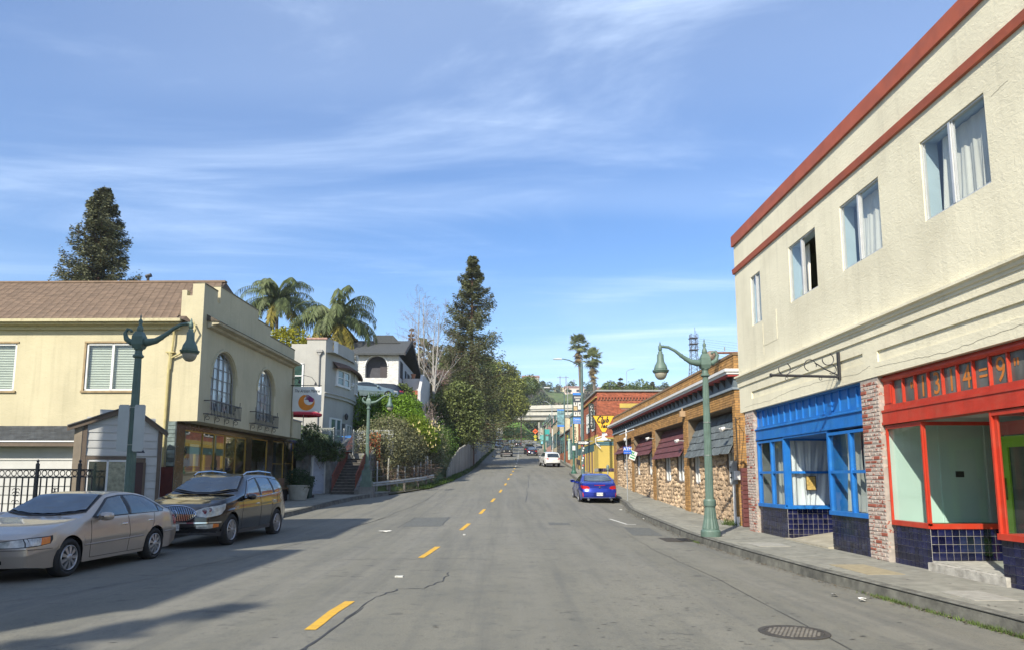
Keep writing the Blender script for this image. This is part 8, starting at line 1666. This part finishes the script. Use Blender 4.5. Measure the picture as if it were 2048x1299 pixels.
SBK=mat('sign_back',(.42,.44,.42),.6,.05,3)
t=thing('traffic_signs','two blank grey sign backs strapped to the left street lamp shaft','sign',(-9.12,17.72,0))
for x in(-.17,.17):g=G();cx=x+(.0 if x<0 else .05);w=.13;r=.03;g.prism([(cx-w,0,2.15+r),(cx-w+r,0,2.15),(cx+w-r,0,2.15),(cx+w,0,2.15+r),(cx+w,0,3.30-r),(cx+w-r,0,3.30),(cx-w+r,0,3.30),(cx-w,0,3.30-r)],(0,.02,0));g.obj('sign_plate',SBK,t)
PGR=mat('pole_green',(.07,.115,.105),.6,.2,3,dirt=(.2,.22,.2),dscale=2,damt=.3)
Yc=49.5;Xc=(1165-1001)/1430*Yc;zb=zr(Yc)+.05
t=thing('cobra_head_light','tall grey-green cobra head street light pole covered in stickers at the corner','street light',(Xc,Yc,zb));hz=EYE+(955-724)/1430*Yc-zb
g=G();g.tube([(0,0,0),(0,0,hz)],[.13,.085],12);g.obj('pole',PGR,t);g=G();g.tube([(0,0,hz-.25),(-.35,0,hz-.02),(-.9,0,hz+.22),(-1.3,0,hz+.30),(-1.42,0,hz+.30)],[.05,.045,.04,.035,.03],8);g.obj('arm',PGR,t,True)
g=G();g.prism([(-1.40,-.12,hz+.25),(-1.40,-.12,hz+.34),(-1.7,-.12,hz+.36),(-2.0,-.12,hz+.30),(-2.0,-.12,hz+.27)],(0,.24,0));g.obj('lamp_head',mat('lamp_grey',(.5,.52,.52),.5),t)
for k in range(10):g=G();z=.9+k*.17;g.box(-.09+(k%3)*.05,-.0+(k%3)*.05,-.135,-.12,z,z+.11);g.obj('sticker',mat('sticker_'+'abcd'[k%4],[(.6,.6,.6),(.5,.06,.05),(.08,.08,.09),(.7,.68,.6)][k%4],.6),t)
t=thing('one_way_sign','black and white one way arrow sign on the corner pole','sign',(Xc+.05,Yc-.16,0));zo=EYE+(955-885)/1430*Yc
g=G();g.box(-.42,.42,0,.02,zo-.15,zo+.15);g.obj('plate',mat('sign_matt_black',(.02,.02,.02),.5),t)
g=G();g.prism([(-.37,-.004,zo-.075),(.12,-.004,zo-.075),(.12,-.004,zo-.12),(.37,-.004,zo),(.12,-.004,zo+.12),(.12,-.004,zo+.075),(-.37,-.004,zo+.075)],(0,.003,0));g.obj('arrow',PLT,t);text('ONE WAY',.13,face_m(-.13,-.008,zo),BLK,t,'lettering',ext=.001,wide=.8)
g=G();g.tube([(.4,.0,zo+.1),(.62,0,zo+.1)],.03,5);g.obj('bracket',GALV,t)
Yb=60.0;Xb=(1147-1001)/1430*Yb;zb=zr(Yb)+.1;BNB=mat('banner_blue',(.03,.18,.55),.6,.1)
t=thing('banner_post','dark green lamp post base carrying the district banner','post',(Xb,Yb,zb));hz=EYE+(955-790)/1430*Yb-zb
g=G();g.lathe([(.24,0),(.24,.15),(.15,.3),(.13,.7),(.09,.8),(.07,hz)],12);g.obj('pole',mat('post_green',(.03,.10,.07),.55,.1),t)
def banner(name,label,x,y,z0,z1,w,kind):
 t=thing(name,label,'banner',(x,y,0));g=G();g.box(-w,0,0,.02,z0,z1);g.obj('cloth',mat('banner_dark',(.035,.045,.06),.7)if kind==0 else mat('banner_photo',(.14,.26,.28),.7,.7,2),t)
 H=z1-z0
 def bx(a,b,c,d,m,nm='print'):g=G();g.box(-w*a,-w*b,-.006,-.002,z0+H*c,z0+H*d);g.obj(nm,m,t)
 bx(.0,1,.93,1,BNB);bx(0,1,0,.20 if kind==0 else .10,BNB)
 if kind==0:
  for a,b,c,d in((.15,.85,.83,.88),(.27,.73,.75,.80),(.08,.47,.46,.69),(.53,.92,.58,.69),(.53,.92,.43,.56),(.08,.47,.25,.38),(.53,.92,.25,.38)):bx(a,b,c,d,mat('banner_white',(.60,.58,.52),.7,.1)if not(a>.5 and c==.43)else mat('banner_sand',(.45,.33,.16),.7,.4,5))
  for(cx,cz)in((.28,.60),(.72,.64),(.28,.32),(.72,.32)):
   g=G();g.lathe([(.001,-.09),(.035,-.02),(.02,.05),(.05,.09),(.001,.12)],6);g.v=[(-w*cx+a*1.4,-.012+b*.05,z0+H*cz+c)for a,b,c in g.v];g.obj('emblem',BLK,t)
  for tx,sz,cz,sh in(('HISTORIC',.15,.855,0),('DISTRICT',.12,.775,0)):text(tx,sz,face_m(-w/2,-.009,z0+H*cz),BLK,t,'lettering',ext=.001,wide=.8)
  text('Celebrate',.24,face_m(-w/2,-.009,z0+H*.14),PLT,t,'lettering',shear=.3,ext=.001,wide=.8);text('CROCKETT',.19,face_m(-w/2,-.009,z0+H*.05),mat('banner_sand',(.45,.33,.16)),t,'lettering',ext=.001,wide=.8)
 g=G();g.tube([(-w-.05,.01,z1),(.2,.01,z1)],.02,5);g.tube([(-w-.05,.01,z0),(.2,.01,z0)],.02,5);g.obj('bracket',GALV,t);return t
zz=lambda py,Y:EYE+(955-py)/1430*Y
banner('street_banner','blue and black district banner with white picture panels at the corner pole',(1165-1001)/1430*Yb,Yb-.2,zz(847,Yb),zz(785,Yb),.80,0)
t=thing('parking_sign','small white parking sign on the banner post','sign',(Xb,Yb-.16,0));g=G();g.box(-.12,.12,0,.02,zz(900,Yb),zz(892,Yb)+.05);g.obj('plate',PLT,t)
Y2=88.;X2=(1129-1001)/1430*Y2
t=thing('street_light','slim dark street light pole with a small banner farther up the right side','street light',(X2,Y2,zr(Y2)+.1));h2=zz(786,Y2)-zr(Y2)-.1;g=G();g.tube([(0,0,0),(0,0,h2)],[.12,.07],8);g.obj('pole',PGR,t);g=G();g.tube([(0,0,h2-.1),(-.8,0,h2+.5),(-1.9,0,h2+.75)],.05,5);g.obj('arm',PGR,t);g=G();g.box(-2.5,-1.8,-.12,.12,h2+.68,h2+.8);g.obj('lamp_head',MATS['lamp_grey'],t)
banner('street_banner','light blue picture banner on the second street light up the hill',X2-.05,Y2-.1,zz(853,Y2),zz(818,Y2),.85,1)
Y3=125.;X3=(1104-1001)/1430*Y3
t=thing('street_light','third slim street light farther up before the overpass','street light',(X3,Y3,zr(Y3)+.1));h3=zz(811,Y3)-zr(Y3);g=G();g.tube([(0,0,0),(0,0,h3)],[.11,.07],6);g.obj('pole',GALV,t);g=G();g.tube([(0,0,h3-.1),(-.8,0,h3+.6),(-1.4,0,h3+.8)],.05,5);g.obj('arm',GALV,t)
t=thing('street_light','faint tall light pole standing over the overpass against the hillside','street light',((1136-1001)/1430*200,200,10));g=G();g.tube([(0,0,0),(0,0,zz(762,200)-10)],[.16,.08],6);g.obj('pole',GALV,t)
t=thing('street_light','distant thin freeway light pole on the skyline over the brick building','street light',((1256-1001)/1430*210,210,20));h4=zz(741,210)-20;g=G();g.tube([(0,0,0),(0,0,h4),(.6,0,h4+.5),(2.4,0,h4+.9)],.09,5);g.obj('pole',GALV,t)
ORS=mat('sign_orange',(.80,.12,.02),.6);YLS=mat('sign_fluo_yellow',(.70,.62,.03),.6)
Y4=118.
for nm,px,py,r,m_,lb in(('roadwork_sign',1070.5,862,5.5,ORS,'orange diamond roadwork sign up the right side'),('crossing_sign',1070.5,872.5,4.0,YLS,'yellow diamond crossing sign right below the orange diamond')):
 X4=(px-1001)/1430*Y4;rr=r/1430*Y4;z4=zz(py,Y4);t=thing(nm,lb,'sign',(X4,Y4-(.1 if r<5 else 0),0));g=G();g.prism([(-rr,0,z4),(0,0,z4+rr),(rr,0,z4),(0,0,z4-rr)],(0,.04,0));g.obj('plate',m_,t)
 g=G();[g.box(-rr*.5,rr*.5,-.02,-.01,z4+q*rr,z4+q*rr+.05)for q in(-.2,0,.2)]if r>5 else g.tube([(-.05,-.02,z4-.12),(0,-.02,z4+.02),(.05,-.02,z4-.12)],.03,4);g.obj('legend',BLK,t)
 if r>5:g=G();g.tube([(0,.08,zr(Y4)),(0,.08,z4)],.05,5);g.obj('post',GALV,t)
 else:g=G();g.box(-rr*.6,rr*.6,0,.03,z4-rr-.3,z4-rr-.05);g.obj('sub_plate',m_,t)
Y5=115.;t=thing('shop_sign','teal and green projecting shop signs beyond the dark parked cars','sign',((1088-1001)/1430*Y5,Y5,0));
for a,b,c,d,m_ in((-.7,-.1,880,869,(.12,.35,.33)),(.1,.9,868,858,(.03,.3,.28)),(.25,.7,880,872,(.6,.6,.1)),(-.5,-.2,887,882,(.2,.5,.6))):g=G();g.box(a,b,0,.1,zz(c,Y5),zz(d,Y5));g.obj('panel',mat('sg%d'%c,m_,.6),t)
g=G();g.tube([(0,.1,zr(Y5)),(0,.1,zz(857,Y5))],.06,5);g.obj('post',mat('post_green',(.03,.10,.07)),t)
t=thing('street_lamp','small dark green lantern lamp post beside the far right sidewalk','street lamp',((1089-1001)/1430*112,112,zr(112)+.1));hh_=zz(848,112)-zr(112);g=G();g.tube([(0,0,0),(0,0,hh_*.88)],[.14,.07],8);g.obj('pole',mat('post_green',(.03,.10,.07)),t);g=G();g.lathe([(.1,hh_*.86),(.25,hh_*.93),(.2,hh_*.96),(.01,hh_*1.02)],8);g.obj('lantern',IR,t)
Ya=33.0;Xa=(1253-1001)/1430*Ya;za=zr(Ya)+.1
t=thing('sign_post','thin pole carrying the blue cash machine sign in front of the stone wall','sign post',(Xa,Ya,za));g=G();g.tube([(0,0,0),(0,0,3.0)],.028,6);g.obj('pole',GALV,t)
t=thing('atm_sign','blue square ATM sign on the pole before the maroon awnings','sign',(Xa+.02,Ya-.05,0));z0,z1=zz(907,Ya),zz(893,Ya);g=G();g.box(-.17,.20,0,.02,z0,z1);g.obj('plate',mat('atm_blue',(.01,.10,.50),.45),t);text('ATM',.19,face_m(.015,-.004,z0+.22),PLT,t,'lettering',ext=.001,bold=.004);text('Available Here',.055,face_m(.015,-.004,z0+.06),PLT,t,'lettering',ext=.001)
t=thing('tilted_parking_sign','tilted white and green parking time sign below the blue cash machine sign','sign',(Xa+.28,Ya-.04,zz(910,Ya)),0);t.rotation_euler=(0,R(22),0);g=G();g.box(-.15,.15,0,.02,-.2,.2);g.obj('plate',PLT,t);g=G();g.box(-.12,.02,-.004,0,.06,.17);g.box(-.12,.12,-.004,0,-.02,.03);g.box(-.12,.12,-.004,0,-.14,-.08);g.obj('print',mat('print_green',(.02,.25,.10),.6),t)
text('2',.14,face_m(-.05,-.007,.115),PLT,t,'lettering',ext=.001)
t=thing('parking_meter','grey parking meter post behind the blue coupe','parking meter',(6.2,41.5,zr(41.5)+.1));g=G();g.tube([(0,0,0),(0,0,1.1)],.04,6);g.obj('post',GALV,t);g=G();g.lathe([(.06,1.05),(.09,1.12),(.09,1.3),(.05,1.38),(.001,1.4)],8);g.obj('head',mat('meter_grey',(.12,.16,.15),.5),t)
def skin_person(name,label,loc,rz):
 t=thing(name,label,'person',loc,rz);J=[((0,0,.95),.15),((0,0,1.15),.14),((0,0,1.38),.16),((0,0,1.50),.06),((0,0,1.58),.065),((.02,0,1.68),.10),((.02,0,1.76),.07),((0,.19,1.42),.075),((-.04,.26,1.15),.055),((.06,.28,.92),.04),((.09,.28,.84),.04),((0,-.19,1.42),.075),((.06,-.26,1.15),.055),((.14,-.26,.94),.04),((.17,-.26,.86),.04),((.02,.10,.88),.11),((.14,.10,.50),.075),((.10,.10,.10),.05),((.24,.10,.05),.04),((-.02,-.10,.88),.11),((-.02,-.10,.50),.075),((-.20,-.10,.14),.05),((-.08,-.10,.05),.04)]
 E_=[(0,1),(1,2),(2,3),(3,4),(4,5),(5,6),(2,7),(7,8),(8,9),(9,10),(2,11),(11,12),(12,13),(13,14),(0,15),(15,16),(16,17),(17,18),(0,19),(19,20),(20,21),(21,22)]
 me=bpy.data.meshes.new('body');me.from_pydata([j[0]for j in J],E_,[]);o=link('body',me,mat('dark_clothes',(.020,.022,.028),.9,.2,4),t);md=o.modifiers.new('skin','SKIN');o.modifiers.new('sub','SUBSURF').levels=1;o.modifiers['sub'].render_levels=1
 for i,(p,r)in enumerate(J):me.skin_vertices[0].data[i].radius=(r,r)
 me.skin_vertices[0].data[0].use_root=True
 g=G();g.lathe([(.001,-.10),(.09,-.06),(.105,.02),(.09,.09),(.001,.13)],10,(.0,0,1.70));g.obj('hair',mat('dark_hair',(.02,.015,.012),.8),t,True);return t
skin_person('person','person in dark clothes walking on the far right sidewalk past the shops',((1136.5-1001)/1430*92,92,zr(92)+.12),R(95))
for k,(px,y)in enumerate(((1157,72),(1160,69),(1105,95))):
 t=thing('sidewalk_chair' if k<2 else 'utility_post',['dark chair outside the vertical bar sign','second dark chair nearer the red brick corner','short white post by the orange brick shop'][k],['chair','chair','post'][k],((px-1001)/1430*y,y,zr(y)+.12));g=G()
 if k<2:g.box(-.22,.22,-.22,.22,.42,.47);g.box(-.22,.22,.18,.22,.47,.95);[g.box(a-.02,a+.02,b-.02,b+.02,0,.42)for a in(-.2,.2)for b in(-.2,.2)];g.obj('seat',IR,t)
 else:g.tube([(0,0,0),(0,0,4.2)],.06,6);g.obj('post',WHP,t)
for k,(px,py,Y)in enumerate(((1133,750,540),(1121,750,560),(1149,757,600),(1192,752,480))):
 X=(px-1001)/1430*Y;z1=zz(py,Y);t=thing('utility_pole',['wooden pole between the cream and pale ridge houses','leftmost wooden pole on the far ridge','small wooden pole over the reddish roof on the ridge','pole on the ridge beside the rust orange house'][k],'utility pole',(X,Y,z1-14),0,'utility poles on the far ridge');g=G();g.tube([(0,0,0),(0,0,14)],.25,5);g.obj('pole',TWIGB,t);g=G();g.box(-2.2,2.2,-.1,.1,12.6,12.9);g.obj('crossarm',TWIGB,t)
 # = light valley haze
hz_=G();hz_.box(-1600,1600,-140,3300,-2.5,150);h_=hz_.obj('haze',None,None,kind='stuff')
m,nt,o_=nt_new('haze_air');pv=nt.nodes.new('ShaderNodeVolumePrincipled');pv.inputs['Density'].default_value=.00022;pv.inputs['Color'].default_value=(.80,.88,1,1);nt.links.new(pv.outputs[0],o_.inputs['Volume']);h_.data.materials.append(m)
